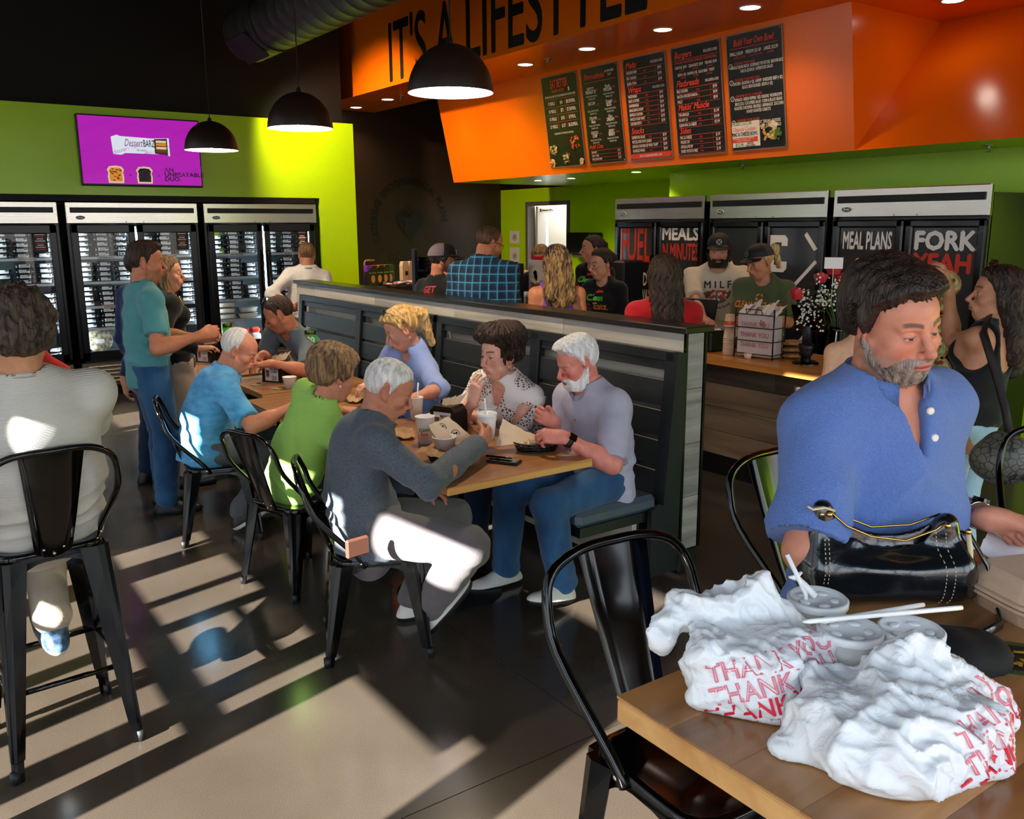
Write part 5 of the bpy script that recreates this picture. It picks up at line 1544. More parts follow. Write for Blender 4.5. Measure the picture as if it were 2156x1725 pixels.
# ------------------------------------------------------------------ sheet-metal chairs and bar stools
def metal_seat(name, label, cat, group, hz, zb, foot=.205, rungs=False, deep=.36, lean=.13, aw=.20):
    t = thing(name, label, cat, (0, 0, 0), 0, group)
    w = .36 if not rungs else .33; d = w
    mb = MB()                                                       # dished seat with rolled rim
    n = 8; P = []; Fc = []
    prof = [(1.0, -.035), (1.012, -.012), (.985, .0), (.90, -.004), (.5, -.013), (.0, -.015)]
    sq = []
    for k in range(40):
        a = 2 * PI * k / 40; c_, s_ = math.cos(a), math.sin(a); r_ = (abs(c_) ** 6 + abs(s_) ** 6) ** (-1 / 6)
        sq.append((c_ * r_ * w / 2, s_ * r_ * d / 2))
    for f_, z in prof:
        for x, y in sq: P.append((x * f_, y * f_, hz + z))
    for j in range(len(prof) - 1):
        for k in range(40): Fc.append((j * 40 + k, j * 40 + (k + 1) % 40, (j + 1) * 40 + (k + 1) % 40, (j + 1) * 40 + k))
    mb.add(P, Fc, 0, True); mb.build('seat', BLKM, t)
    for sx in (-1, 1):
        for sy in (-1, 1):
            a = V(sx * (w / 2 - .018), sy * (d / 2 - .018), hz - .02); b = V(sx * foot, sy * foot * (1.02 if sy > 0 else 1.08), .0)
            m2 = MB(); dg = unit(V(sx, sy, 0)); tn = unit(V(-sy, sx, 0))
            ax = unit(b - a); rows = []
            for f_ in (0, .12, .3, .6, .9, .905, 1.0):
                p = a + (b - a) * f_; wd = .060 * (1 - f_) + .021 * f_; dp = .034 * (1 - f_) + .016 * f_
                if f_ > .9: wd, dp = .022, .014
                rows.append([p + tn * wd - dg * dp, p + tn * wd * .55 + dg * dp * .35, p + tn * wd * .22 + dg * dp * .7, p + dg * dp * .35, p - tn * wd * .22 + dg * dp * .7, p - tn * wd * .55 + dg * dp * .35, p - tn * wd - dg * dp, p - dg * dp * .5])
            PP = [q for r_ in rows for q in r_]; m_ = 8
            FF = [(j * m_ + k, j * m_ + (k + 1) % m_, (j + 1) * m_ + (k + 1) % m_, (j + 1) * m_ + k) for j in range(len(rows) - 1) for k in range(m_)] + [tuple(range(m_))[::-1], tuple((len(rows) - 1) * m_ + k for k in range(m_))]
            m2.add(PP, FF, 0, False); lg = m2.build('leg', BLKM, t)
            m3 = MB(); m3.cyl(b + V(0, 0, .04), b, .017, .015, 8); m3.build('foot', mat('foot_black', '#0a0a0a', .6), lg)
    # arched aprons between the legs
    for ang in range(4):
        Rz = rot_z(ang * PI / 2); m2 = MB(); P = []
        for k in range(13):
            u = -1 + k / 6; drop = .045 + (.10 if not rungs else .13) * abs(u) ** 3.2
            off = (w / 2 - .012) + .02 * abs(u) ** 3
            P += [Rz @ V(u * w * .47, off, hz - .02), Rz @ V(u * (w * .47 + .012 * abs(u) ** 3), off + .002, hz - drop)]
        m2.add(P, [(2 * k, 2 * k + 1, 2 * k + 3, 2 * k + 2) for k in range(12)], 0, True); m2.build('apron', BLKM, t)
    # bent tube back and tapered splat
    yb_ = -d / 2
    L_ = [V(-w / 2 - .004, yb_ + .13, hz - .03), V(-w / 2 - .012, yb_ + .10, hz + .02), V(-aw + .0, yb_ - lean * .45, (hz + zb) / 2), V(-aw + .004, yb_ - lean * .80, zb - .085), V(-aw + .03, yb_ - lean * .95, zb - .035), V(-aw + .08, yb_ - lean * 1.0, zb - .008), V(-.06, yb_ - lean * 1.06, zb), V(0, yb_ - lean * 1.08, zb)]
    path = L_ + [V(-p[0], p[1], p[2]) for p in L_[-2::-1]]
    sm = []
    for i in range(len(path) - 1):                                   # smooth the bends
        p0, p1, p2, p3 = path[max(0, i - 1)], path[i], path[i + 1], path[min(len(path) - 1, i + 2)]
        for k in range(4):
            u = k / 4; sm.append(.5 * ((2 * p1) + (p2 - p0) * u + (2 * p0 - 5 * p1 + 4 * p2 - p3) * u * u + (3 * p1 - p0 - 3 * p2 + p3) * u ** 3))
    sm.append(path[-1])
    mb = MB(); mb.tube(sm, .0115, 10); mb.build('back_frame', BLKM, t)
    mb = MB(); P = []
    for j in range(7):
        v_ = j / 6; z = hz - .03 + (zb - .004 - hz + .03) * v_; y = yb_ + .012 - (lean + .02) * v_ ** .85; hw = .055 + .040 * v_
        for k in range(5):
            u = -1 + k / 2; P.append((u * hw, y - .012 * (1 - u * u) * .8, z))
    Fc = [(j * 5 + k, j * 5 + k + 1, (j + 1) * 5 + k + 1, (j + 1) * 5 + k) for j in range(6) for k in range(4)]
    Pb = [V(p) + V(0, -.003, 0) for p in P]
    mb.add(list(P) + Pb, Fc + [tuple(35 + i for i in f[::-1]) for f in Fc] + [(j * 5, (j + 1) * 5, 35 + (j + 1) * 5, 35 + j * 5) for j in range(6)] + [(j * 5 + 4, 35 + j * 5 + 4, 35 + (j + 1) * 5 + 4, (j + 1) * 5 + 4) for j in range(6)], 0, True)
    sp = mb.build('back_splat', BLKM, t)
    mb = MB()
    for x, z in ((-.03, .03), (.03, .03), (0, .012)): mb.sphere((x, yb_ - .012, hz + z - .025), .006, 8)
    for sx in (-1, 1): mb.sphere((sx * (w / 2 + .012), yb_ + .115, hz - .012), .009, 8)
    mb.build('bolt', STEEL, sp)
    if rungs:
        zr = .30; f_ = 1 - zr / hz
        q = lambda sx, sy: V(sx * (w / 2 - .018), sy * (d / 2 - .018), hz - .02) + (V(sx * foot, sy * foot * 1.04, 0) - V(sx * (w / 2 - .018), sy * (d / 2 - .018), hz - .02)) * f_
        for a, b in (((-1, -1), (1, -1)), ((1, -1), (1, 1)), ((1, 1), (-1, 1)), ((-1, 1), (-1, -1))):
            MB().cyl(q(*a), q(*b), .010, n=8).build('footrest', BLKM, t)
    return t
CH = metal_seat('metal_chair', '', 'chair', 'black metal chairs at the booth tables', .45, .84)
chairs = [((1.60, 3.30), -113, 'black metal chair under the man in the grey sweater'), ((1.60, 4.16), -72, 'black metal chair under the woman in lime green'), ((1.49, 5.12), -106, 'black metal chair under the old man in light blue')]
for i, ((x, y), a, lab) in enumerate(chairs):
    if i == 0: CH.location = (x, y, 0); CH.rotation_euler = (0, 0, math.radians(a)); tag(CH, lab)
    else: dup(CH, (x, y, 0), math.radians(a), lab)
ST = metal_seat('bar_stool', '', 'stool', 'tall black metal bar stools', .76, 1.12, foot=.20, rungs=True)
stools = [((.34, 3.30), 4, 'black bar stool under the man in the pale knit shirt'), ((1.22, 1.07), 176, 'empty black bar stool tucked under the near left corner of the tall table'), ((2.12, 1.36), 178, 'black bar stool behind the man in the blue polo shirt'), ((2.95, 1.12), 120, 'black bar stool cut off by the right edge of the picture')]
for i, ((x, y), a, lab) in enumerate(stools):
    if i == 0: ST.location = (x, y, 0); ST.rotation_euler = (0, 0, math.radians(a)); tag(ST, lab)
    else: dup(ST, (x, y, 0), math.radians(a), lab)
t = thing('window_table', 'round black foot of a tall window table at the left edge', 'table', (-.13, 2.78, 0))
MB().lathe([(0, .035), (.10, .03), (.20, .018), (.215, .0)], 28).build('base_plate', BLKM, t)
MB().cyl((0, 0, .02), (0, 0, 1.0), .035, n=14).build('column', BLKM, t)
mb = MB(); mb.box((-.1, 0, 1.02), (.5, .7, .04), bev=.01); mb.build('tabletop', TOPW, t)

# ------------------------------------------------------------------ ordering counter
CTOP = mat_wood('counter_wood', '#a8662a', '#d49346', 'y', .35, 1.0, .03, coat=.2)
CPAN = mat_wood('counter_panel', '#4a3d33', '#85715f', 'y', .5, .7, .08)
t = thing('order_counter', 'ordering counter with orange wood top and weathered plank front', 'counter', (4.6, 2.5, 0))
mb = MB(); mb.prism([(0, .12), (.12, 0), (.62, 0), (.72, .1), (.72, 7.6), (0, 7.6)], .045, (0, 0, .855), (1, 0, 0), (0, 1, 0)); mb.build('counter_top', CTOP, t)
for k in range(4):
    y = .12; z0 = .15 + .176 * k; i_ = 0
    while y < 7.5:
        ln = min((1.25 if i_ else .5 + .21 * k), 7.5 - y); MB().box((.24, y + ln / 2, z0 + .088), (.02, ln - .003, .173), bev=.002).build('panel', CPAN, t); y += ln; i_ += 1
mb = MB(); mb.box((.45, 3.85, .5), (.40, 7.4, .71)); mb.box((.42, 3.8, .075), (.36, 7.4, .15)); mb.build('carcass', BLKS, t)
# ------------------------------------------------------------------ menu boards
XPf = lambda z: XPt + (ZS - z) / (ZS - ZP) * (XPb - XPt)
def menu_board(y0, y1, label, draw):
    z0, z1 = 2.425, 3.385
    zc, yc = (z0 + z1) / 2, (y0 + y1) / 2
    t = thing('menu_board', label, 'menu board', (XPf(zc) - .002, yc, zc), 0, 'menu boards on the orange bulkhead')
    W_ = unit(V(XPf(z1) - XPf(z0), 0, z1 - z0)); U_ = V(0, -1, 0); N_ = np.cross(U_, W_)
    w, h = abs(y1 - y0), z1 - z0
    R = np.stack([U_, -N_, W_], 1)
    MB().box(N_ * .006, (w, .012, h), R=R).build('board_edge', mat('board_edge', '#8a6a58', .4), t)
    MB().box(N_ * .0075, (w - .022, .012, h - .022), R=R).build('board_panel', mat('board_black', '#15120f', .35, spec=.5), t)
    mb = MB()
    for a in (-1, 1):
        for b in (-1, 1): mb.sphere(U_ * a * (w / 2 - .022) + W_ * b * (h / 2 - .022) + N_ * .015, .006, 8)
    mb.build('screw', STEEL, t)
    class Pn: pass
    P = Pn(); P.mb = MB(); P.t = t
    # board coordinates: u -> right in metres from the left edge, v down from the top edge
    O = lambda u, v, d=.0155: U_ * (u * w - w / 2) + W_ * (h / 2 - v * h) + N_ * d
    P.text = lambda tx, sz, u, v, m, **k: put_text(P.mb, tx, sz, O(u, v), U_, W_, m, **k)
    def rect(u0, u1, v0, v1, m, d=.0145):
        a, b = O(u0, v1, d), O(u1, v0, d)
        P.mb.add([O(u0, v1, d), O(u1, v1, d), O(u1, v0, d), O(u0, v0, d)], [(0, 1, 2, 3)], m)
    P.rect = rect
    def blob(u, v, r, m, n=9, d=.016, e=1.):
        P.mb.add([O(u, v, d) + U_ * r * math.cos(q) + W_ * r * e * math.sin(q) for q in np.linspace(0, 2 * PI, n, endpoint=False)], [tuple(range(n))], m)
    P.blob = blob
    draw(P)
    P.mb.build('menu_print', [WHITEP, mat('menu_red', '#d8452a', .5), mat('food_gold', '#d29a3c', .5), mat('food_green', '#4f7a2c', .5), mat('food_tan', '#e0c79a', .5), mat('food_brown', '#8a4a20', .5), mat('plate_black', '#0b0a0a', .3), mat('menu_green', '#5c8f3c', .5)], t)
rg = random.Random(8)
def food(P, u, v, r, cols):
    for k in range(34):
        a = rg.uniform(0, 6.28); q = r * math.sqrt(rg.random())
        P.blob(u + math.cos(a) * q / .6, v + math.sin(a) * q / .93, rg.uniform(.008, .020), cols[k % len(cols)], 6, .0160 + .0003 * k, rg.uniform(.5, 1))
def mb1(P):
    P.text('EAT BETTER', .115, .5, .135, 1, width=.29, bold=.03); P.text('AND SAVE', .045, .46, .185, 1, bold=.03); P.text('$', .05, .76, .185, 0, bold=.04)
    P.text('GET DELICIOUS, HEALTHY FOOD PREPARED FOR YOU EACH WEEK', .030, .5, .235, 0, width=.52, bold=.02)
    for k, (a, b, c_) in enumerate((('5 MEALS', '$41', '$8.20/MEAL'), ('10 MEALS', '$73', '$7.30/MEAL'), ('15 MEALS', '$105', '$7/MEAL'), ('21 MEALS', '$137', '$6.52/MEAL'))):
        v = .315 + .083 * k
        P.rect(.06, .94, v - .062, v - .059, 1)
        P.text(a, .05, .24, v, 0, sx=.62, bold=.02); P.text(b, .05, .52, v, 0, sx=.62, bold=.02); P.text(c_, .05, .78, v, 0, sx=.62, bold=.02)
        P.rect(.38, .385, v - .05, v + .01, 1); P.rect(.61, .615, v - .05, v + .01, 1)
    P.text('CLEANEATZ.COM/MEALPLANDEAL', .026, .5, .635, 0, width=.33, bold=.01)
    food(P, .16, .79, .06, (2, 4, 3)); food(P, .78, .74, .07, (5, 2, 1)); food(P, .5, .90, .06, (3, 5, 4)); food(P, .1, .95, .04, (4, 2, 5)); food(P, .92, .95, .03, (2, 4))
def mb2(P):
    P.text('Smoothies', .075, .36, .125, 1, shear=.35, bold=.02); P.text('ALL SMOOTHIES', .03, .78, .085, 0, sx=.6, bold=.01); P.text('$5.99', .03, .78, .12, 0, sx=.7); P.rect(.08, .94, .155, .159, 1)
    rows = ((('DIRTY P', 'PEANUT B'), ('Mocha', 'MOCHA')), (('BISCOFF', ''), ('Tropical', 'BLISS')), (('STRAWB', 'Blast'), ('Choc', 'DREAM')), (('CHOCO', 'CHIP'), ('BERRY', 'BERRY')))
    for k, row in enumerate(rows):
        for j, (a, b) in enumerate(row):
            u = .24 + .46 * j; v = .235 + .150 * k
            P.text(a, .042, u, v, 0, sx=.7, bold=.02, shear=.2 * (j % 2)); P.text(b, .045, u, v + .035, 0, sx=.75, bold=.03)
            P.text('(250)', .024, u + .16, v + .01, 1); P.text('VANILLA WHEY PROTEIN,\nBANANA, FLAX', .024, u + .02, v + .07, 0, sx=.62, line=1.1)
    P.text('Add Ons', .06, .24, .835, 1, shear=.35, bold=.02); P.rect(.08, .94, .855, .858, 1)
    for k, a in enumerate(('IMMUNITY', 'TRIM + TONE', 'MUSCLE RECOVERY')):
        P.text(a, .03, .10, .885 + .036 * k, 0, sx=.6, align='LEFT', bold=.01); P.text('$1.50', .03, .85, .885 + .036 * k, 0, sx=.6); P.rect(.08, .94, .895 + .036 * k, .897 + .036 * k, 1)
def rows_(P, title, v, items, side='INCLUDES A SIDE', step=.043):
    P.text(title, .078, .08, v, 1, shear=.3, bold=.02, align='LEFT', sx=.85)
    if side: P.text(side, .032, .94, v - .01, 0, sx=.62, align='RIGHT', bold=.01)
    P.rect(.06, .94, v + .016, v + .0195, 1)
    for k, (a, b) in enumerate(items):
        vv = v + .016 + step * (k + .75)
        P.text(a, .036, .08, vv, 0, sx=.58, align='LEFT', bold=.02); P.text('(410)', .022, .52, vv, 1, sx=.8); P.text(b, .036, .86, vv, 0, sx=.6, bold=.02)
        P.rect(.06, .94, vv + .012, vv + .0145, 1); P.rect(.76, .763, vv - .026, vv + .012, 1)
def mb3(P):
    rows_(P, 'Melts', .10, (('CHICKEN PARM', '$9.99'), ('EPIC CHICKEN', '$9.99'), ('QUESO STEAK', '$9.99')), step=.052)
    rows_(P, 'Wraps', .335, (('VEGETARIAN', '$9.99'), ('MEAT & TATERS', '$9.99'), ('HAMMERHEAD', '$9.99'), ('BANG BANG SHRIMP', '$9.99'), ('BUFFALO CHICKEN', '$9.99'), ('WATCH YOUR WAIST', '$9.99'), ('CHICKEN PESTO', '$9.99')), step=.044)
    rows_(P, 'Snacks', .735, (('SUPERFOOD SALAD', '$5.99'), ('PRETZEL BITES WITH QUESO', '$5.99'), ('BUFFALO CHICKEN DIP WITH "CHIPS"', '$5.99'), ('BONELESS WINGS', '$6.49')), None, .044)
    P.rect(.02, .98, .935, .985, 1); P.text('ADD A CE SIGNATURE DRINK  $1.99', .03, .5, .970, 0, sx=.62, bold=.02)
def mb4(P):
    P.text('Burgers', .078, .08, .105, 1, shear=.3, bold=.02, align='LEFT', sx=.85); P.text('INCLUDES A SIDE', .032, .94, .095, 0, sx=.62, align='RIGHT', bold=.01); P.rect(.06, .94, .12, .1235, 1)
    P.text('CHOOSE YOUR STYLE / CHOOSE YOUR PROTEIN', .028, .5, .155, 1, width=.50, bold=.02)
    P.text('CHIPOTLE  $9.99    CLEAN EATZ  $9.99    TERIYAKI  $9.99', .034, .5, .20, 0, width=.50, bold=.02); P.text('BISON (+ $3)   SALMON (+ $2)   BLACK BEAN   TURKEY', .034, .5, .265, 0, width=.44, bold=.02)
    P.text('(430)          (410)          (440)', .020, .5, .225, 1, width=.40); P.text('(430)          (410)          (440)', .020, .5, .290, 1, width=.38)
    rows_(P, 'Flatbreads', .36, (('BBQ CHICKEN', '$9.99'), ('BACON CHICKEN RANCH', '$9.99'), ('PHILLY', '$9.99')), step=.048)
    rows_(P, "Makin' Muscle", .575, (('THE ARNOLD', '$11.99'), ('BIG BOY 2.0', '$10.99'), ('CLEAN MAC & CHEEZE', '$12.99')), None, .048)
    rows_(P, 'Sides', .79, (('MAC & CHEEZE', '$1.99'), ('VEGGIE CUP', '$1.49'), ('APPLES & PB DIP', '$1.49'), ('SWEET POTATO FRIES', '$1.99')), None, .043)
def mb5(P):
    P.text('Build Your Own Bowl', .075, .5, .105, 1, shear=.3, bold=.02, width=.42); P.rect(.08, .92, .125, .1285, 1)
    P.text('SMALL | $10.49     MEDIUM | $11.69     LARGE | $12.99', .038, .5, .18, 0, width=.50, bold=.02); P.text('(ONE SCOOP)        (TWO SCOOPS)        (THREE)', .020, .5, .208, 1, width=.42)
    secs = (('CHOOSE YOUR BASE', ('WHOLE GRAIN PASTA  ROSEMARY POTATOES  BROWN RICE', 'KALE & QUINOA  SUPERFOOD SALAD')), ('CHOOSE YOUR PROTEIN', ('CHICKEN  SALMON (+ $2)  SHRIMP  SHREDDED BEEF (+ $2)', 'BLACK BEAN BURGER  BISON (+ $3)')), ('CHOOSE UP TO 3 VEGGIES', ('SPINACH  GREEN PEPPERS  RED ONIONS  MUSHROOMS', 'BROCCOLI  CUCUMBER SALAD  CORN & BLACK BEANS', 'ROASTED CHICKPEAS  BRUSSELS  ASPARAGUS  ZUCCHINI', 'HONEY ROASTED CARROTS')), ('CHOOSE YOUR SAUCE', ('SWEET CHILI  THAI PEANUT  TERIYAKI  GODDESS', 'CHIPOTLE RANCH  EPIC SAUCE  QUESO  BUFFALO')))
    v = .255
    for i, (h_, ls) in enumerate(secs):
        P.blob(.075, v + .012, .022, 0, 14); P.blob(.075, v + .012, .017, 6, 14, .0165); P.text(str(i + 1), .026, .075, v + .022, 0)
        P.text(h_, .026, .14, v + .004, 1, align='LEFT', sx=.9, bold=.02)
        for k, l_ in enumerate(ls): P.text(l_, .036, .54, v + .038 + .036 * k, 0, sx=.55, bold=.02)
        v += .065 + .036 * len(ls)
    P.rect(.03, .54, .745, .965, 0); P.rect(.03, .40, .745, .775, 7, .0150); P.text('SIGNATURE BOWL', .03, .21, .770, 0, width=.2, bold=.02)
    P.text('Chipotle Chicken', .05, .26, .825, 1, shear=.3, width=.25); P.text('MAC & CHEEZE BOWL', .045, .27, .868, 6, width=.28, bold=.02); P.rect(.03, .5, .882, .925, 1, .0150)
    P.text('CHICKEN BREAST OVER WHOLE GRAIN PASTA\nIN CHIPOTLE CHEEZE SAUCE', .017, .24, .898, 0, width=.24); P.text('$12.99', .04, .16, .958, 7, sx=.8, bold=.02); P.text('LIMITED\nTIME OFFER', .026, .36, .945, 6, sx=.8, bold=.02, line=.9)
    P.blob(.76, .855, .115, 6, 26, .0158); food(P, .70, .85, .075, (2, 4, 2)); food(P, .84, .87, .055, (3, 7, 3)); food(P, .80, .80, .03, (0, 4))
for (a, b), f_, lab in zip(((8.08, 7.47), (7.41, 6.84), (6.77, 6.19), (6.12, 5.53), (5.47, 4.88)), (mb1, mb2, mb3, mb4, mb5), ('menu board headed EAT BETTER with meal plan prices', 'menu board of smoothies and add ons', 'menu board of melts, wraps and snacks', 'menu board of burgers, flatbreads and sides', 'menu board headed Build Your Own Bowl with a bowl photo')):
    menu_board(a, b, lab, f_)

# ------------------------------------------------------------------ cups, baskets, napkin boxes
FOAM = mat('foam_white', '#eceae6', .55, bump=.03, bscale=(400, 400, 400))
LIDM = mat('cup_lid', '#dcdedf', .25, spec=.5)
STRAW = mat('straw_white', '#eeeeec', .35)
CGREEN, CORNG = mat('cup_green', '#3f8f3c', .5), mat('cup_orange', '#e2552a', .5)
KRAFT = mat('kraft_paper', '#b58a5c', .7, col2='#8f6840', vscale=(20, 20, 20), bump=.2)
def logo_on_cup(t, r, h, face, z):
    mb = MB()
    for tx, sz, dz, m in (('CLEAN', .022, .012, 0), ('Eatz', .027, -.010, 1), ('FUEL YOUR BODY', .006, -.022, 1)):
        co, fc = text_geo(tx, sz, .8, bold=.03)
        a = face + co[:, 0] / r
        mb.add(np.stack([(r + .0012) * np.sin(a) * 0 + (r + .0012) * np.cos(a), (r + .0012) * np.sin(a), z + dz + co[:, 1]], 1), [f[::-1] for f in fc] if False else fc, m)
    return mb.build('cup_print', [CGREEN, CORNG], t)
def cup(label, x, y, z, r=.046, h=.13, lid=False, straw=None, logo=None, fill=None, tilt=0.):
    t = thing('foam_cup', label, 'cup', (x, y, z), 0, 'white foam cups')
    if tilt: t.rotation_euler = (0, tilt, 0)
    rb = r * .74
    MB().lathe([(0, .004), (rb, .0), (rb + (r - rb) * .72, h * .74), (r * .965, h * .76), (r * 1.0, h * .97), (r * 1.04, h * .975), (r * 1.04, h), (r * .95, h), (r * .93, h * .8), (0, h * .78 if fill is None else h * .9)], 28).build('cup_body', FOAM, t)
    if lid:
        MB().lathe([(r * 1.06, h - .006), (r * 1.07, h + .004), (r * .98, h + .008), (r * .94, h + .001), (0, h + .001)], 28).build('cup_lid', LIDM, t)
        mb = MB()
        for k in range(5):
            a = k * 1.26 + .4; mb.sphere((r * .58 * math.cos(a), r * .58 * math.sin(a), h + .002), (.011, .008, .003), 10, R=rot_z(a + 1.57))
        mb.build('lid_button', LIDM, t); 
    if straw is not None:
        mb = MB(); d = unit(V(*straw)); a = V(0.004, 0, h * .5); mb.cyl(a, a + d * (h * .5 + .075) / max(.3, d[2]), .0038, n=10); mb.build('straw', STRAW, t)
    if logo is not None: logo_on_cup(t, r * .93, h, logo, h * .40)
    return t
def napkin_box(label, x, y, z, rz, card=True):
    t = thing('napkin_box', label, 'napkin holder', (x, y, z), rz, 'black napkin dispensers on the booth tables')
    mb = MB(); w, d = .16, .115
    mb.prism([(-w / 2, 0), (w / 2, 0), (w / 2 - .004, .115), (w / 2 - .03, .142), (-w / 2 + .03, .142), (-w / 2 + .004, .115)], d, (0, d / 2, 0), (1, 0, 0), (0, 0, 1)); mb.build('holder_body', mat('smoke_plastic', '#15110f', .22, spec=.5), t)
    mb = MB()
    for k in range(4): mb.prism([(-.03, 0), (.035, .005), (.05, .05 + .006 * k), (-.02, .042 - .008 * k)], .0015, (-.012 + .01 * k, -.02 + .012 * k, .135), unit(V(1, .35 * k - .5, .2)), unit(V(.1 * k - .2, .5, .8)))
    mb.build('napkin', mat('napkin_tan', '#c9b296', .8), t)
    if card:
        mb = MB(); mb.box((0, -d / 2 - .001, .062), (.105, .003, .10), m=0); mb.prism([(-.040, -.028), (-.020, -.028), (-.015, .02), (-.045, .02)], .001, (0, -d / 2 - .003, .065), (1, 0, 0), (0, 0, 1), 1); mb.box((-.03, -d / 2 - .0035, .092), (.034, .001, .012), m=2)
        put_text(mb, 'PROTEIN\nCOFFEE', .019, (.022, -d / 2 - .003, .085), (1, 0, 0), (0, 0, 1), 3, bold=.03, sx=.8, line=.9)
        for k in range(4): mb.box((.022, -d / 2 - .003, .045 - .008 * k), (.045 - .008 * (k % 2), .001, .003), m=3)
        mb.build('ad_card', [mat('card_white', '#cfcac8', .5), mat('coffee', '#7a4a2a', .5), WHITEP, BLACK], t)
    return t
napkin_box('smoked black napkin box at the middle of the nearest booth table', 2.29, 3.80, .76, math.radians(-66), True)
napkin_box('black napkin box with coffee advert beside the number 30 stand', 2.10, 5.72, .775, math.radians(-58))
napkin_box('black napkin box on the farthest table, below the teal shirted man\'s hands', 2.02, 7.0, .76, math.radians(-62))
# cups on the booth tables
cup('white foam cup with green and orange lettering on the nearest table', 2.07, 3.66, .76, .047, .135, logo=math.radians(235))
cup('white foam cup with lid and straw in the grey sweater man\'s hand', 2.26, 3.40, .80, .047, .125, lid=True, straw=(-.05, .1, 1))
cup('white foam cup behind the held cup, before the lace top woman', 2.44, 3.66, .76, .047, .135)
cup('white foam cup with straw beside the blonde woman\'s elbow', 2.30, 4.16, .76, .040, .125, straw=(.15, .1, 1))
cup('small white foam cup left of the woman in lime green', 2.07, 5.42, .775, .044, .075)
def basket(label, x, y, z, rz, a=.125, b=.085, h=.045):
    t = thing('food_basket', label, 'basket', (x, y, z), rz, 'black woven food baskets')
    BK = mat('basket_black', '#090909', .4)
    el = lambda f, zz, n=36: [V(a * f * math.cos(q), b * f * math.sin(q), zz) for q in np.linspace(0, 2 * PI, n, endpoint=False)]
    mb = MB(); mb.tube(el(1, h), .004, 6, closed=True, flat=(1.6, 1)); mb.build('rim', BK, t)
    mb = MB()
    for f, zz in ((.95, h * .72), (.88, h * .42), (.82, h * .14)): mb.tube(el(f, zz), .0032, 5, closed=True)
    for k in range(30):
        q = 2 * PI * k / 30; mb.tube([(a * math.cos(q), b * math.sin(q), h), (a * .8 * math.cos(q), b * .8 * math.sin(q), .003)], .0028, 4)
    o = mb.build('weave', BK, t); o['kind'] = 'stuff'
    mb = MB(); mb.lathe([(0, .002), (a * .8, .002), (a * .8, .005), (0, .006)], 24); o = mb.build('basket_floor', BK, t); o.scale = (1, b / a, 1)
    return t
def sheet(mb, pts, m=0, n=9, amp=.006, seed=0):
    """crumpled paper patch through four corners"""
    A, B, Cc, D = [V(p) for p in pts]; P = []
    for i in range(n):
        for j in range(n):
            u, v = i / (n - 1), j / (n - 1); p = A * (1 - u) * (1 - v) + B * u * (1 - v) + Cc * u * v + D * (1 - u) * v
            P.append(p + V(0, 0, 1) * amp * math.sin(9 * u + 7 * v + seed) * math.cos(8 * v - 5 * u + seed * 2) + V(1, 0, 0) * amp * .5 * math.sin(11 * v + seed))
    Fc = [(i * n + j, (i + 1) * n + j, (i + 1) * n + j + 1, i * n + j + 1) for i in range(n - 1) for j in range(n - 1)]
    Q = [p + V(0, 0, -.0012) for p in P]; k = n * n
    mb.add(P + Q, Fc + [tuple(k + q for q in f[::-1]) for f in Fc], m, True)
PAPER = mat('liner_paper', '#cdb79c', .7, bump=.1)
def emblem(mb, O, U, W, r, m):
    mb.tube([V(O) + V(U) * r * math.cos(q) + V(W) * r * math.sin(q) for q in np.linspace(0, 2 * PI, 18, endpoint=False)], r * .07, 4, m, closed=True)
    N = unit(np.cross(U, W))
    for k in range(4):
        q = PI / 4 + k * PI / 2; mb.prism([(r * .25 * math.cos(q + e) + r * .42 * math.cos(q), r * .25 * math.sin(q + e) + r * .42 * math.sin(q)) for e in np.linspace(0, 6.28, 6, endpoint=False)], .0008, V(O), U, W, m)
b1 = basket('black food basket with kraft paper and soup cup, before the grey sweater man', 2.00, 3.33, .76, .5)
mb = MB(); sheet(mb, [(-.16, -.09, .05), (.12, -.10, .045), (.11, .09, .05), (-.13, .10, .06)], 0, 11, .010, 1); mb.build('kraft_liner', KRAFT, b1)
mb = MB(); sheet(mb, [(-.02, .02, .05), (.16, -.06, .06), (.13, .07, .17), (.0, .10, .15)], 0, 8, .005, 2)
for p in ((.055, .062, .128), (.09, .01, .095)): emblem(mb, p, unit(V(.85, -.45, .12)), unit(V(.1, .30, .62)), .022, 1)
mb.build('liner_sheet', [PAPER, BLACK], b1)
t = thing('soup_cup', 'pale paper soup cup standing in the nearest basket', 'soup cup', (2.00, 3.36, .80))
MB().lathe([(0, .0), (.042, 0), (.054, .058), (.057, .058), (.057, .062), (.052, .062), (.050, .045), (0, .045)], 26).build('bowl', FOAM, t)
MB().lathe([(0, .046), (.0495, .046)], 20).build('soup', mat('soup', '#c0824a', .4), t)
mb = MB(); mb.tube([(.03, -.02, .02), (.10, -.07, .045)], .005, 6, flat=(1.6, .5)); mb.build('spoon', STRAW, t)
b2 = basket('black food basket with tomato salad before the bearded man', 2.42, 3.22, .76, -.5, .11, .08)
mb = MB(); sheet(mb, [(-.19, .0, .03), (-.02, -.07, .045), (.0, .07, .06), (-.15, .11, .13)], 0, 8, .006, 4); sheet(mb, [(.02, -.06, .04), (.13, -.07, .05), (.12, .05, .06), (.0, .06, .045)], 0, 7, .005, 5); mb.build('liner_sheet', PAPER, b2)
mb = MB()
for k in range(46): mb.sphere((rg.uniform(-.07, .08), rg.uniform(-.045, .045), .035 + rg.uniform(0, .018)), (rg.uniform(.006, .013), rg.uniform(.006, .011), .007), 7, m=k % 4)
o = mb.build('salad', [mat('food_red', '#b8402a', .4), mat('food_yel', '#d9b23c', .4), mat('food_grn', '#5a7a2c', .5), mat('food_beige', '#c9a678', .6)], b2); o['kind'] = 'stuff'
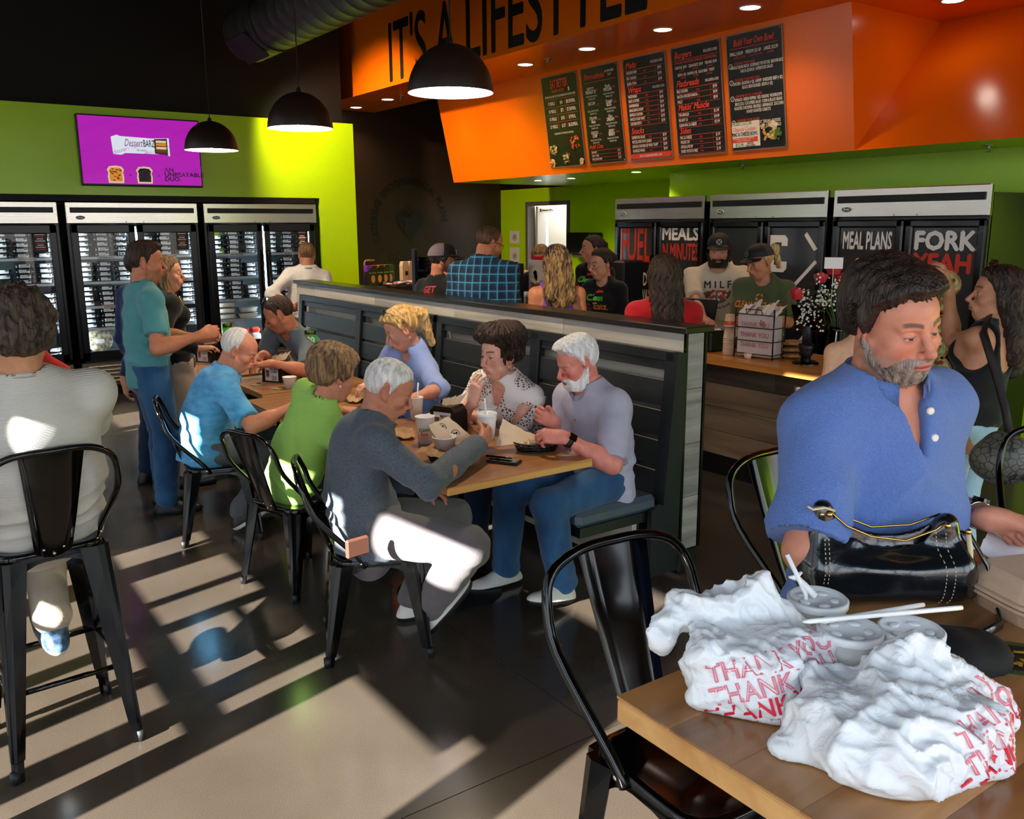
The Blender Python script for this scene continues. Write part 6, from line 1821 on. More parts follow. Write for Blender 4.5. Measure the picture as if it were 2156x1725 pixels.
t = thing('sauce_cup', 'tiny cup of pale sauce in the salad basket', 'sauce cup', (2.39, 3.20, .80)); MB().lathe([(0, 0), (.02, 0), (.027, .026), (.025, .026), (.0, .02)], 18).build('cup_body', mat('sauce_cup', '#d8b48c', .4), t)
t = thing('phone', 'dark phone in a case lying on the table edge', 'phone', (2.17, 3.13, .76), .55)
mb = MB(); mb.box((0, 0, .007), (.075, .15, .012), bev=.005); mb.build('phone_case', mat('phone_navy', '#15181f', .3), t); mb = MB(); mb.box((0, 0, .0137), (.066, .138, .001)); mb.build('phone_screen', mat('phone_glass', '#1a1412', .08, coat=.5), t)
t = thing('pen', 'black pen lying on the phone', 'pen', (2.165, 3.16, .780), .55); mb = MB(); mb.tube([(0, -.065, 0), (0, -.05, .001), (0, .065, .0)], [.002, .005, .005], 8); mb.build('barrel', BLKM, t)
for lab, x, y, a in (('crumpled kraft wrap before the blonde woman', 2.28, 4.84, .3), ('crumpled kraft wrap beside the grey sweater man\'s chin', 2.02, 3.86, 1.2), ('crumpled white wrapper behind the napkin box', 2.40, 4.03, .2)):
    mb = MB(); sheet(mb, [(-.10, -.08, .012), (.10, -.09, .02), (.11, .08, .03), (-.09, .09, .02)], 0, 10, .012, a * 7); mb.build('food_wrapper', KRAFT if 'kraft' in lab else PAPER, None, (x, y, .765), a, lab, 'wrapper')
for lab, x, y, z, a in (('small printed card beside the number 30 stand', 2.02, 5.46, .777, .4), ('small tan card left of the napkin box with advert', 1.95, 5.68, .777, .8)):
    mb = MB(); mb.box((0, 0, .001), (.12, .06, .002), m=0); mb.box((.01, 0, .0022), (.05, .035, .0005), m=1); mb.box((-.04, 0, .0022), (.025, .045, .0005), m=2); mb.build('table_card', [mat('card_tan', '#a98a5c', .5), BLACK, mat('card_green', '#6c8a4a', .5)], None, (x, y, z), a, lab, 'card')
def number_stand(label, x, y, z, num, face):
    t = thing('number_stand', label, 'number stand', (x, y, z), face)
    mb = MB(); mb.lathe([(0, .012), (.03, .01), (.035, 0)], 18); mb.build('stand_base', BLKS, t)
    mb = MB(); mb.cyl((0, 0, .01), (0, 0, .195), .004, n=8); mb.tube([(.012 * math.cos(q), 0, .205 + .012 * math.sin(q)) for q in np.linspace(0, 2 * PI, 14, endpoint=False)], .002, 5, closed=True); mb.build('stand_pole', STEEL, t)
    mb = MB(); mb.box((0, -.002, .255), (.085, .004, .11), m=0); mb.box((0, -.005, .322 - .028), (.083, .003, .030), m=1)
    if num: put_text(mb, num, .058, (0, -.0045, .222), (1, 0, 0), (0, 0, 1), 2, bold=.05)
    put_text(mb, 'CLEAN', .016, (0, -.0068, .295), (1, 0, 0), (0, 0, 1), 3, shear=.2, bold=.03); put_text(mb, 'Eatz', .016, (.01, -.0068, .283), (1, 0, 0), (0, 0, 1), 4, bold=.03)
    mb.build('number_card', [mat('card_bright_green', '#2fae38', .5), BLACK, WHITEP, mat('card_lime', '#7ccc3c', .5), REDP], t)
number_stand('green number 30 card on a steel stand by the lime green woman\'s head', 2.42, 5.88, .775, '30', math.radians(-38))
number_stand('green number card on a pole above the farthest table', 2.14, 6.86, .76, '', math.radians(20))

# ------------------------------------------------------------------ foreground: carrier bags, cups, purse, box
def plastic():
    m, n, l, b = new_mat('carrier_plastic')
    out = [q for q in n if q.type == 'OUTPUT_MATERIAL'][0]
    b.inputs['Base Color'].default_value = (*lin('#eef1f3'), 1); b.inputs['Roughness'].default_value = .38
    t_ = n.new('ShaderNodeBsdfTranslucent'); t_.inputs[0].default_value = (*lin('#f2f4f6'), 1)
    mx = n.new('ShaderNodeMixShader'); mx.inputs[0].default_value = .22
    tcn = n.new('ShaderNodeTexCoord'); nz = n.new('ShaderNodeTexNoise'); nz.inputs['Scale'].default_value = 26; nz.inputs['Detail'].default_value = 3; nz.inputs['Distortion'].default_value = 1.2
    bp = n.new('ShaderNodeBump'); bp.inputs['Strength'].default_value = .5; bp.inputs['Distance'].default_value = .012
    l.new(tcn.outputs['Object'], nz.inputs[0]); l.new(nz.outputs[0], bp.inputs['Height']); l.new(bp.outputs[0], b.inputs['Normal'])
    l.new(b.outputs[0], mx.inputs[1]); l.new(t_.outputs[0], mx.inputs[2]); l.new(mx.outputs[0], out.inputs[0])
    return m
PLAST = plastic(); BAGRED = mat('bag_print_red', '#d2203a', .45); BAGPINK = mat('bag_print_line', '#d96a7c', .45)
def bag(label, lo, hi, prims, h, amp, prints, seed, pd):
    g = Grid(lo, hi, h); F = carve(g, g.F, prims)
    F = np.maximum(F, (1.0425 - g.ax[2])[None, None, :])
    v, q = nets(g, F); nn = vnorm(v, q)
    rid = lambda t: 1 - 2 * np.abs(np.sin(t))
    d = rid(4.6 * waves(v, 15, 5, seed)) * .8 + rid(3.6 * waves(v, 38, 6, seed + 3)) * .5 + rid(3. * waves(v, 80, 6, seed + 1)) * .22
    flo = np.clip((v[:, 2] - 1.043) / .03, 0, 1)
    v = v + nn * (amp * d * flo)[:, None]
    c0 = V((lo[0] + hi[0]) / 2, (lo[1] + hi[1]) / 2, 1.04)
    root = link('carrier_bag', qmesh('carrier_bag', v - c0, q, PLAST), None, c0, 0, label, 'bag')
    bvh = BVHTree.FromPolygons([Vector(p) for p in v], [list(f) for f in q])
    for (O, U, W), lines in prints:
        O, U, W = V(O), unit(V(U)), unit(V(W)); dr = unit(V(pd)); mb = MB()
        for tx, sz, x, y, rt, solid_ in lines:
            if solid_: co, fc = text_geo(tx, sz, .9, bold=.02)
            else:
                cu = bpy.data.curves.new('t', 'FONT'); cu.body = tx; cu.size = sz; cu.fill_mode = 'NONE'; cu.bevel_depth = .0011; cu.bevel_resolution = 0; cu.resolution_u = 2; cu.align_x = 'CENTER'
                ob = bpy.data.objects.new('t', cu); me = ob.to_mesh(); co = np.array([tuple(p.co) for p in me.vertices]); fc = [tuple(p.vertices) for p in me.polygons]; ob.to_mesh_clear(); bpy.data.objects.remove(ob); bpy.data.curves.remove(cu); co[:, 0] *= .9
            cr, sr_ = math.cos(rt), math.sin(rt)
            P = O + np.outer(x + co[:, 0] * cr - co[:, 1] * sr_, U) + np.outer(y + co[:, 0] * sr_ + co[:, 1] * cr, W); good = np.ones(len(P), bool); out = []
            for i, p in enumerate(P):
                hh_ = bvh.ray_cast(Vector(p - dr * .4), Vector(dr), 1.)
                if hh_[0] is None: good[i] = False; out.append(p)
                else: out.append(V(hh_[0]) - dr * .0018)
            mb.add([p - c0 for p in out], [f for f in fc if all(good[j] for j in f) and max(np.linalg.norm(out[f[a]] - out[f[a - 1]]) for a in range(len(f))) < .03], 0 if solid_ else 1)
        mb.build('bag_print', [BAGRED, BAGPINK], root)
    return root
ra = rot_z(math.radians(-57))
PD = V(.55, .72, -.32)
TY = lambda a, n: [('THANK YOU', .040, .004 * (k % 2), -.034 * k, a + .03 * math.sin(k), k == 2) for k in range(n)]
bag('crumpled white carrier bag with red print near the table corner', (.86, .68, 1.03), (1.32, 1.12, 1.26),
    [B3((1.065, .855, 1.095), (.088, .078, .062), ra, .03, 1, .02), C3((1.035, .985, 1.150), (1.12, .935, 1.175), .030, .034, 1, .03), C3((1.12, .935, 1.175), (1.155, .91, 1.190), .034, .024, 1, .02), C3((1.15, .91, 1.175), (1.205, .84, 1.10), .028, .035, 1, .03),
     C3((1.015, .985, 1.135), (1.0, .97, 1.12), .026, .026, 1, .02), E3((1.10, .955, 1.205), (.05, .028, .022), rot_z(-.6), -1, .012), C3((1.10, .74, 1.06), (1.09, .72, 1.045), .03, .03, 1, .03), C3((1.16, .80, 1.12), (1.13, .76, 1.06), .04, .04, 1, .03)],
    .0042, .0088, [(((1.06, .79, 1.125), V(.816, -.578, 0), V(.1, .14, .98)), TY(.25, 5))], 0, PD)
bag('larger crumpled white carrier bag with red print, at the table front', (.88, .40, 1.03), (1.40, .86, 1.25),
    [E3((1.11, .62, 1.085), (.140, .125, .070), None, 1, .02), C3((1.03, .70, 1.06), (1.0, .715, 1.05), .04, .03, 1, .04), C3((1.10, .735, 1.125), (1.10, .735, 1.150), .028, .016, 1, .03), C3((1.13, .725, 1.12), (1.17, .69, 1.13), .03, .03, 1, .03), C3((1.19, .665, 1.14), (1.215, .655, 1.165), .036, .026, 1, .03),
     C3((1.22, .65, 1.13), (1.285, .575, 1.085), .048, .036, 1, .03), C3((1.26, .56, 1.07), (1.295, .54, 1.075), .03, .016, 1, .03), B3((1.17, .60, 1.085), (.09, .085, .055), rot_z(-.6), .03, 1, .03), E3((1.12, .72, 1.150), (.05, .03, .03), None, -1, .02)],
    .0042, .0092, [(((1.215, .53, 1.125), V(.816, -.578, 0), V(.05, .07, .99)), TY(.45, 7))], 5, V(.40, .85, -.36))
FC = [('white foam cup with lid, straw and torn wrapper, leftmost of three by the purse', 1.285, .878), ('white foam cup under the crossed straws, between the carrier bags', 1.224, .772), ('white foam cup under the straws, nearest the black purse', 1.304, .713)]
for i, (lab, x, y) in enumerate(FC):
    c_ = cup(lab, x, y, 1.041, .0495, .104, lid=True)
t = thing('wrapped_straw', 'upright straw with torn paper wrapper in the leftmost foreground cup', 'straw', (1.272, .895, 1.146))
MB().tube([(.004, -.008, -.05), (0, 0, .01), (-.012, .035, .075)], .0042, 8).build('straw_tube', STRAW, t)
mb = MB(); mb.tube([(.012, -.012, .005), (.004, .004, .022), (-.002, .018, .034), (-.006, .02, .036)], [.010, .009, .008, .003], 8, flat=(1, .55)); mb.tube([(.012, .02, .040), (-.006, .02, .034), (-.02, .022, .038)], [.003, .006, .002], 6); mb.build('straw_wrapper', mat('wrapper_paper', '#e6e6e6', .6), t)
for lab, a, b in (('paper wrapped straw lying across two cups, the upper one', (1.180, .80, 1.163), (1.387, .741, 1.160)), ('paper wrapped straw lying across two cups, the longer lower one', (1.149, .81, 1.168), (1.415, .69, 1.166))):
    a, b = V(a), V(b); t = thing('wrapped_straw', lab, 'straw', a); d = b - a
    MB().tube([(0, 0, 0), d * .04, d * .96, d], [.0015, .0042, .0044, .0040], 8).build('straw_tube', STRAW, t)
# purse
LEATH = mat('black_leather', '#0c1014', .20, spec=.6, coat=.55, bump=.06, bscale=(140, 140, 140))
GOLD = mat('brass', '#c9a25a', .25, metal=1.); CREAM = mat('cream_piping', '#cdbf96', .5)
px_, py_ = unit(V(.82, -.57, 0)), unit(V(.57, .82, 0)); PR = np.stack([px_, py_, V(0, 0, 1)], 1); pc = V(1.60, .945, 1.041)
PZS = 1.2
pt_ = lambda x, y, z: pc + PR @ V(x, y, z * PZS)
PV = lambda x, y, z: PR @ V(x, y, z * PZS)
g = Grid(pc - V(.26, .26, .02), pc + V(.26, .26, .27), .005)
pr = [B3(pt_(.0, 0, .048), (.165, .058, .05), PR, .03, 1, .02), C3(pt_(-.140, 0, .06), pt_(-.135, .0, .165), .034, .014, 1, .05), C3(pt_(.125, 0, .06), pt_(.120, 0, .135), .040, .018, 1, .05), C3(pt_(-.135, .0, .165), pt_(-.06, .012, .110), .012, .012, 1, .03), C3(pt_(-.06, .012, .11), pt_(.03, .014, .092), .012, .014, 1, .03), C3(pt_(.03, .014, .092), pt_(.12, .0, .132), .014, .016, 1, .03),
      F3(pt_(-.12, .0, .066), pt_(.12, .0, .066), .052, .052, py_, .7, 1, .03), E3(pt_(.02, -.045, .105), (.10, .03, .022), PR, -1, .03), C3(pt_(.15, .0, .05), pt_(.17, -.01, .03), .03, .03, 1, .02), E3(pt_(0, .002, .115), (.115, .008, .03), PR, -1, .012)]
F = carve(g, g.F, pr); F = np.maximum(F, (1.0415 - g.ax[2])[None, None, :])
v, q = nets(g, F); v = v + vnorm(v, q) * (.0022 * waves(v, 40, 5))[:, None]
purse = link('purse', qmesh('purse', v - pc, q, LEATH), None, pc, 0, 'black leather purse with brass zipper and cream piping, standing open on the table', 'purse')
bvh = BVHTree.FromPolygons([Vector(p) for p in v], [list(f) for f in q])
def on_purse(pts, off=.0):
    out = []
    for x, z in pts:
        o_ = bvh.ray_cast(Vector(pt_(x, -.3, z)), Vector(py_), 1.); out.append((V(o_[0]) - py_ * off - pc) if o_[0] is not None else PV(x, -.05, z))
    return out
def stitches(name, pts):
    P = on_purse(pts, .0004); mb = MB()
    for a, b in zip(P[:-1:2], P[1::2]): mb.tube([a, b], .0010, 4)
    o = mb.build(name, CREAM, purse); o['kind'] = 'stuff'
for x in (.095, .112): stitches('stitching', [(x + .004 * math.sin(z * 30), z) for z in np.linspace(.008, .125, 36)])
for x in (-.150, -.142): stitches('stitching', [(x + .018 * (z / .15) , z) for z in np.linspace(.05, .145, 30)])
mb = MB(); mb.tube([PV(-.150, -.006, .158), PV(-.158, -.012, .10), PV(-.166, -.02, .06), PV(-.172, -.03, .02)], .0022, 6); mb.build('piping', CREAM, purse)
mb = MB(); mb.tube([PV(*p) for p in ((-.130, -.014, .168), (-.09, -.018, .138), (-.04, -.020, .120), (.03, -.020, .112), (.09, -.018, .130), (.115, -.014, .146))], .0024, 6); mb.tube([PV(*p) for p in ((-.130, .0, .176), (-.09, .024, .146), (-.02, .030, .122), (.06, .028, .126), (.112, .012, .150))], .0024, 6); mb.build('zipper', GOLD, purse)
mb = MB(); mb.tube([PV(*p) for p in ((-.118, -.02, .166), (-.140, -.022, .172), (-.165, -.026, .170), (-.175, -.028, .176))], .0042, 6, flat=(1.5, .6)); mb.tube([PV(*p) for p in ((.150, -.03, .125), (.153, -.038, .10), (.156, -.04, .07))], .0040, 6, flat=(1.5, .6)); mb.build('zipper_pull', CREAM, purse)
mb = MB()
for p in ((-.140, -.014, .158), (-.128, -.022, .160), (.112, -.020, .138), (.150, -.03, .130)): mb.sphere(PV(*p), .0065, 10)
mb.build('brass_stud', GOLD, purse)
mb = MB(); mb.tube([PV(*p) for p in ((.135, .0, .125), (.165, -.01, .118), (.195, -.03, .07), (.205, -.06, .01), (.17, -.14, .006), (.10, -.19, .006))], .009, 8, flat=(1.4, .5)); mb.build('strap', LEATH, purse)
t = thing('black_cloth', 'folded black cloth lying between the foam cups and the purse', 'cloth', (1.44, .75, 1.041))
g = Grid((-.16, -.16, -.005), (.16, .16, .09), .007); F = carve(g, g.F, [E3((.0, .0, .012), (.13, .085, .042), rot_z(-.6), 1, .02), E3((.05, -.05, .01), (.07, .06, .03), None, 1, .03)]); F = np.maximum(F, (.0005 - g.ax[2])[None, None, :]); v, q = nets(g, F); v = v + vnorm(v, q) * (.005 * waves(v, 40, 5) * np.clip(v[:, 2:3].ravel() / .01, 0, 1))[:, None]
link('cloth_fold', qmesh('cloth', v, q, mat('cloth_black', '#070708', .8)), t)
CARD = mat('moulded_fibre', '#c9a98c', .75, var=.04, vscale=(60, 60, 60), bump=.1)
t = thing('takeout_box', 'tan moulded fibre takeout box at the right edge', 'takeout box', (1.80, .73, 1.041), math.radians(-22))
def frustum(w0, d0, w1, d1, z0, z1, bev=.02):
    P = []; n = 8
    for w, d, z in ((w0, d0, z0), (w1, d1, z1)):
        for k in range(4 * n):
            a = 2 * PI * (k + .5) / (4 * n); c_, s_ = math.cos(a), math.sin(a); r_ = (abs(c_) ** 5 + abs(s_) ** 5) ** (-.2); P.append((c_ * r_ * w / 2, s_ * r_ * d / 2, z))
    m_ = 4 * n; return P, [(k, (k + 1) % m_, m_ + (k + 1) % m_, m_ + k) for k in range(m_)] + [tuple(range(m_))[::-1], tuple(range(m_, 2 * m_))]
mb = MB(); mb.add(*frustum(.185, .185, .215, .215, 0, .038)); mb.add(*frustum(.235, .235, .235, .235, .036, .042)); mb.build('box_base', CARD, t)
mb = MB(); mb.add(*frustum(.238, .238, .236, .236, .046, .052)); mb.add(*frustum(.216, .216, .205, .205, .05, .064)); mb.add(*frustum(.205, .205, .16, .16, .064, .088)); mb.build('box_lid', CARD, t)
t = thing('receipt_paper', 'white paper sheets behind the takeout box', 'paper', (1.93, .83, 1.041), .3); mb = MB(); sheet(mb, [(-.12, -.08, .004), (.10, -.08, .03), (.12, .08, .06), (-.08, .07, .075)], 0, 8, .008, 3); mb.build('sheet', mat('paper_white', '#dcdde2', .6), t)
t = thing('flyer', 'black and green flyer with yellow food picture on the tall table', 'flyer', (1.575, .64, 1.041), math.radians(-52))
mb = MB(); mb.box((0, 0, .001), (.21, .13, .002), m=0); mb.box((0, 0, .0023), (.19, .10, .0006), m=1); mb.box((-.075, .035, .003), (.032, .032, .0006), m=3)
for k in range(22): mb.box((-.03 + rg.uniform(-.035, .035), rg.uniform(-.03, .03), .003 + .0001 * k), (rg.uniform(.008, .02), .006, .0006), R=rot_z(rg.uniform(0, 3)), m=2)
for k in range(3): mb.box((.06, .03 - .03 * k, .003), (.06, .014, .0006), m=3)
mb.build('flyer_print', [mat('flyer_green', '#2e4a1c', .4), BLACK, mat('flyer_yellow', '#b98f1c', .5), WHITEP], t)

# ------------------------------------------------------------------ on and behind the counter
ZC = .90
t = thing('pos_monitor', 'black till monitor seen from behind beside the red shirted woman', 'monitor', (4.97, 4.64, ZC), math.radians(-75))
MB().box((0, .02, .24), (.34, .035, .24), R=rot_x(-.35), bev=.01).build('monitor_shell', BLKS, t); mb = MB(); mb.cyl((0, .03, .0), (0, .03, .2), .03, n=12); mb.box((0, .03, .012), (.2, .18, .024), bev=.006); mb.build('monitor_stand', BLKS, t)
t = thing('card_printer', 'black receipt printer half hidden behind the partition end', 'printer', (4.86, 4.36, ZC)); mb = MB(); mb.box((0, 0, .075), (.15, .14, .15), bev=.012); mb.build('printer_shell', BLKS, t); mb = MB(); sheet(mb, [(-.06, -.05, .152), (.06, -.05, .152), (.05, .04, .175), (-.06, .04, .17)], 0, 5, .004); mb.build('receipt', mat('paper_white', '#dcdde2', .6), t)
PCUP = mat('paper_cup', '#d9b9a4', .5); 
for k in range(9):
    t = thing('paper_cup', 'paper cup, %s in the stack on the counter' % ('lowest', 'second', 'third', 'fourth', 'fifth', 'sixth', 'seventh', 'eighth, below the top cup,', 'topmost, printed,')[k], 'cup', (4.84, 4.17, ZC + (.016 * k if k < 8 else .195)), group='paper cups stacked on the counter')
    up = k == 8 
    pf = [(0, .098), (.027, .098), (.028, .1), (.040, .004), (.043, .004), (.043, 0), (.039, 0)] if not up else [(0, .085), (.028, .085), (.03, .087), (.040, .004), (.043, .004), (.043, 0), (.038, 0)]
    MB().lathe(pf, 22).build('cup_body', PCUP if k % 2 else mat('paper_cup2', '#cfae9a', .5), t)
    if up: MB().lathe([(.0415, .012), (.0365, .040)], 22).build('cup_print', CORNG, t)
t = thing('bag_rack', 'wire rack filled with white printed carrier bags on the counter', 'rack', (4.87, 3.93, ZC), math.radians(-83))
mb = MB(); WIRE = mat('wire_brown', '#3a2f2a', .35, metal=.7)
for x in (-.15, .15):
    for y in (-.07, .07): mb.cyl((x, y, 0), (x, y, .34), .005, n=6)
for z in (.03, .12, .21, .30): 
    for y in (-.07, .07): mb.cyl((-.15, y, z), (.15, y, z), .0035, n=5)
    for x in (-.15, .15): mb.cyl((x, -.07, z), (x, .07, z), .0035, n=5)
mb.tube([(-.06, -.07, .30), (-.06, -.09, .335), (.06, -.09, .335), (.06, -.07, .30)], .0035, 5); mb.build('wire_frame', WIRE, t)
mb = MB()
for k in range(6): mb.box((0, -.05 + .02 * k, .155), (.28, .016, .29), bev=.006)
o = mb.build('bag_stack', mat('bag_stack', '#cdbcb8', .5, bump=.3, bscale=(20, 20, 60)), t); o['kind'] = 'stuff'
mb = MB()
for q in range(3): put_text(mb, 'THANK YOU', .046, (0, -.0605, .215 - .07 * q), (1, 0, 0), (0, 0, 1), 0, bold=.012 if q == 1 else 0, width=.22)
mb.build('bag_print', mat('bag_print_faded', '#b0546a', .5), t)
mb = MB()
for k in range(5): sheet(mb, [(-.15 + .06 * k, -.06, .29), (-.07 + .06 * k, -.07, .30), (-.06 + .06 * k, .03, .37 + .03 * (k % 2)), (-.15 + .06 * k, .04, .35)], 0, 6, .012, k)
o = mb.build('bag_handles', mat('bag_white', '#dcd6d4', .5), t); o['kind'] = 'stuff'
t = thing('sauce_cup', 'tiny pale cup in front of the wire bag rack', 'cup', (4.76, 3.93, ZC)); MB().lathe([(0, 0), (.02, 0), (.028, .035), (.026, .035), (0, .006)], 18).build('cup_body', PCUP, t)
COOK = mat('cookie', '#b98a54', .7, col2='#7a5230', vscale=(40, 40, 40))
for k in range(3):
    t = thing('cookie_pack', 'round wrapped cookie, %s of three beside the bag rack' % ('lowest', 'middle', 'topmost')[k], 'cookie', (5.02, 3.76, ZC + .012 + .042 * k)); MB().lathe([(0, .03), (.06, .026), (.085, .012), (.08, .002), (0, 0)], 24).build('cookie', COOK, t)
t = thing('tablet_stand', 'black round based stand on the counter below the flowers', 'stand', (4.89, 3.56, ZC)); MB().lathe([(0, .02), (.07, .018), (.085, .008), (.085, 0)], 26).build('stand_base', BLKM, t)
mb = MB(); mb.lathe([(.032, .015), (.032, .05), (.045, .06), (.04, .08), (.05, .10), (.05, .13), (.03, .135), (.03, .25)], 18); mb.build('stand_column', BLKS, t)
mb = MB(); mb.box((.01, 0, .30), (.03, .24, .18), R=rot_y(-.35), bev=.008); mb.build('tablet', BLKM, t)
# bouquet
t = thing('flower_bouquet', 'bouquet of red roses and white baby\'s breath in a dark vase', 'bouquet', (5.02, 3.42, ZC))
MB().lathe([(0, .0), (.06, 0), (.075, .10), (.06, .22), (.068, .25), (.05, .25), (.045, .2)], 22).build('vase', BLKM, t)
ROSE = mat('rose_red', '#9c0d16', .5, col2='#c81a22', vscale=(40, 40, 40), sheen=.3)
def rose(x, y, z, r):
    mb = MB()
    for k in range(16):
        a = k * 2.4; ro = r * (.18 + .82 * (k / 16) ** .8); hgt = r * (1.15 - .5 * k / 16); P = []
        for j in range(5):
            b = a + (-1 + j / 2) * .95
            P += [V(math.cos(b) * ro * .6, math.sin(b) * ro * .6, -r * .62), V(math.cos(b) * ro * .98, math.sin(b) * ro * .98, hgt * .25), V(math.cos(b) * ro * (.86 + .10 * k / 16), math.sin(b) * ro * (.86 + .10 * k / 16), hgt * (.72 - .10 * abs(j - 2)))]
        mb.add([p + V(x, y, z) for p in P], [(3 * j + i, 3 * j + 3 + i, 3 * j + 4 + i, 3 * j + 1 + i) for j in range(4) for i in range(2)], 0, True)
    mb.build('rose', ROSE, t)
for x, y, z, r in ((-.24, .16, .46, .055), (-.02, .05, .62, .060), (.06, -.08, .62, .062), (.03, .02, .55, .055), (.12, -.16, .56, .06), (.18, -.02, .60, .055), (-.08, .10, .56, .05)): rose(x, y, z, r)
for cx, cy, cz, n_ in ((-.16, .10, .36, 150), (-.10, .02, .45, 90), (.05, -.24, .52, 70)):
    mb = MB()
    for k in range(n_):
        a, b = rg.uniform(0, 6.28), rg.uniform(-1, 1); r_ = .105 * rg.random() ** .4; mb.sphere((cx + r_ * math.cos(a) * .8, cy + r_ * math.sin(a) * .8, cz + r_ * b * 1.5), rg.uniform(.005, .008), 6)
    o = mb.build('baby_breath', mat('babys_breath', '#e9e6dc', .7), t); o['kind'] = 'stuff'
LEAF = mat('leaf_green', '#22401c', .5, col2='#3f6a2a', vscale=(20, 20, 20)); mb = MB()
for k in range(80):
    a = rg.uniform(0, 6.28); r_ = rg.uniform(.08, .24); z = rg.uniform(.22, .52); c_ = V(r_ * math.cos(a), r_ * math.sin(a), z); d = unit(V(math.cos(a), math.sin(a), rg.uniform(-.3, .6))); s_ = unit(np.cross(d, V(0, 0, 1))); L = rg.uniform(.04, .075)
    mb.add([c_, c_ + d * L * .5 + s_ * L * .28 + V(0, 0, .006), c_ + d * L, c_ + d * L * .5 - s_ * L * .28 + V(0, 0, .006)], [(0, 1, 2), (0, 2, 3)], 0, True)
o = mb.build('leaves', LEAF, t); o['kind'] = 'stuff'
mb = MB()
for k in range(14):
    a = rg.uniform(0, 6.28); mb.tube([(0, 0, .15), (.06 * math.cos(a), .06 * math.sin(a), .32), (.16 * math.cos(a), .16 * math.sin(a), .48)], .004, 5)
o = mb.build('stems', LEAF, t); o['kind'] = 'stuff'
mb = MB(); mb.box((-.14, -.03, .66), (.004, .11, .07), R=rot_z(.6)); mb.cyl((-.14, -.03, .40), (-.14, -.03, .63), .002, n=5); mb.build('gift_card', WHITEP, t)

# sneeze guard, pastries, retail shelf
for lab, y, z0, z1 in (('black sneeze guard post at the left end of the display', 8.40, .9, 1.56), ('black sneeze guard post in front of the coffee sign', 6.48, .9, 1.47)):
    mb = MB(); mb.box((0, 0, (z1 - z0) / 2), (.045, .07, z1 - z0), bev=.004); mb.box((0, 0, .01), (.10, .12, .02), bev=.004); mb.build('guard_post', BLKS, None, (4.68, y, z0), 0, lab, 'post')
mb = MB(); mb.box((0, 0, 0), (.008, 1.86, .54)); mb.build('guard_glass', GLASS, None, (4.68, 7.44, 1.21), 0, 'clear sneeze guard pane between the two black posts', 'glass')
t = thing('coffee_sign', 'cream counter sign advertising protein coffee', 'sign', (4.78, 6.26, .9), math.radians(-90))
MB().box((0, 0, .30), (.42, .012, .60)).build('sign_board', mat('sign_cream', '#d8c2ae', .5), t)
mb = MB(); mb.prism([(-.05, 0), (.05, 0), (.065, .20), (-.065, .20)], .002, (-.11, -.008, .20), (1, 0, 0), (0, 0, 1), 0)
for k in range(9): mb.prism([(.03 * math.cos(q), .022 * math.sin(q)) for q in np.linspace(0, 6.28, 9, endpoint=False)], .003, (-.11 + .05 * math.sin(k * 2.2) * (1 - k / 10), -.0085, .41 + .011 * k), (1, 0, 0), (0, 0, 1), 1)
mb.prism([(-.05, .06), (.05, .06), (.05, -.04), (0, -.065), (-.05, -.04)], .002, (.11, -.008, .52), (1, 0, 0), (0, 0, 1), 2)
put_text(mb, 'PROTEIN ICED', .036, (.06, -.0075, .395), (1, 0, 0), (0, 0, 1), 4, width=.19); put_text(mb, 'COFFEE', .062, (.07, -.0075, .335), (1, 0, 0), (0, 0, 1), 3, bold=.03, width=.21)
mb.build('sign_print', [mat('coffee', '#7a4a2a', .5), mat('cream_whip', '#e8d0b4', .5), REDP, BLACK, mat('olive_ink', '#6a6a3a', .5)], t)
for i, (x, y) in enumerate(((4.80, 6.86), (4.82, 6.62), (4.85, 6.45))):
    t = thing('white_tub', 'white lidded tub behind the partition, %s of three near the coffee sign' % ('left', 'middle', 'right')[i], 'tub', (x, y, .9), 0); k_ = 1 - .08 * i
    MB().lathe([(0, 0), (.085 * k_, 0), (.10 * k_, .27), (0, .27)], 22).build('tub_body', mat('tub_cream', '#cbb69e', .5, col2='#a98d74', vscale=(12, 12, 12)), t); MB().lathe([(.106 * k_, .262), (.106 * k_, .295), (.09 * k_, .30), (0, .30)], 22).build('tub_lid', LIDM, t)
t = thing('pastry_stand', 'clear stand of wrapped pastries behind the glass guard', 'stand', (4.95, 7.0, .9)); mb = MB()
for k in range(12): mb.sphere((rg.uniform(-.12, .12), rg.uniform(-.16, .16), .42 + rg.uniform(0, .10)), (.05, .04, .03), 8, m=k % 2)
o = mb.build('pastries', [mat('pastry_gold', '#b9803c', .4, coat=.5), mat('cellophane', '#e6d8c0', .15, coat=.6)], t); o['kind'] = 'stuff'
mb = MB(); mb.lathe([(0, .0), (.12, 0), (.03, .03), (.02, .36), (.17, .38), (.17, .395), (0, .395)], 22); mb.build('cake_stand', STEEL, t)
for i, y in enumerate((11.66, 11.66)):
    mb = MB(); mb.box((0, 0, 0), (.004, .27, .20 + .08 * i), m=0); emblem(mb, (-.003, 0, .0), (0, -1, 0), (0, 0, 1), .05, 1); mb.build('wall_notice', [mat('notice_white', '#c9c6c4', .6), BLACK], None, (XD - .006, y, 1.62 - .30 * i), 0, '%s white paper notice taped on the green wall left of the doorway' % ('upper', 'lower')[i], 'notice')
t = thing('towel_dispenser', 'black dispenser box on the green wall right of the doorway', 'dispenser', (XD - .13, 9.78, 1.40)); MB().box((0, 0, .15), (.26, .52, .30), bev=.02).build('dispenser_shell', BLKS, t); MB().box((.0, 0, -.02), (.16, .38, .05), bev=.015).build('drip_tray', mat('tray_grey', '#5a5a56', .4), t)
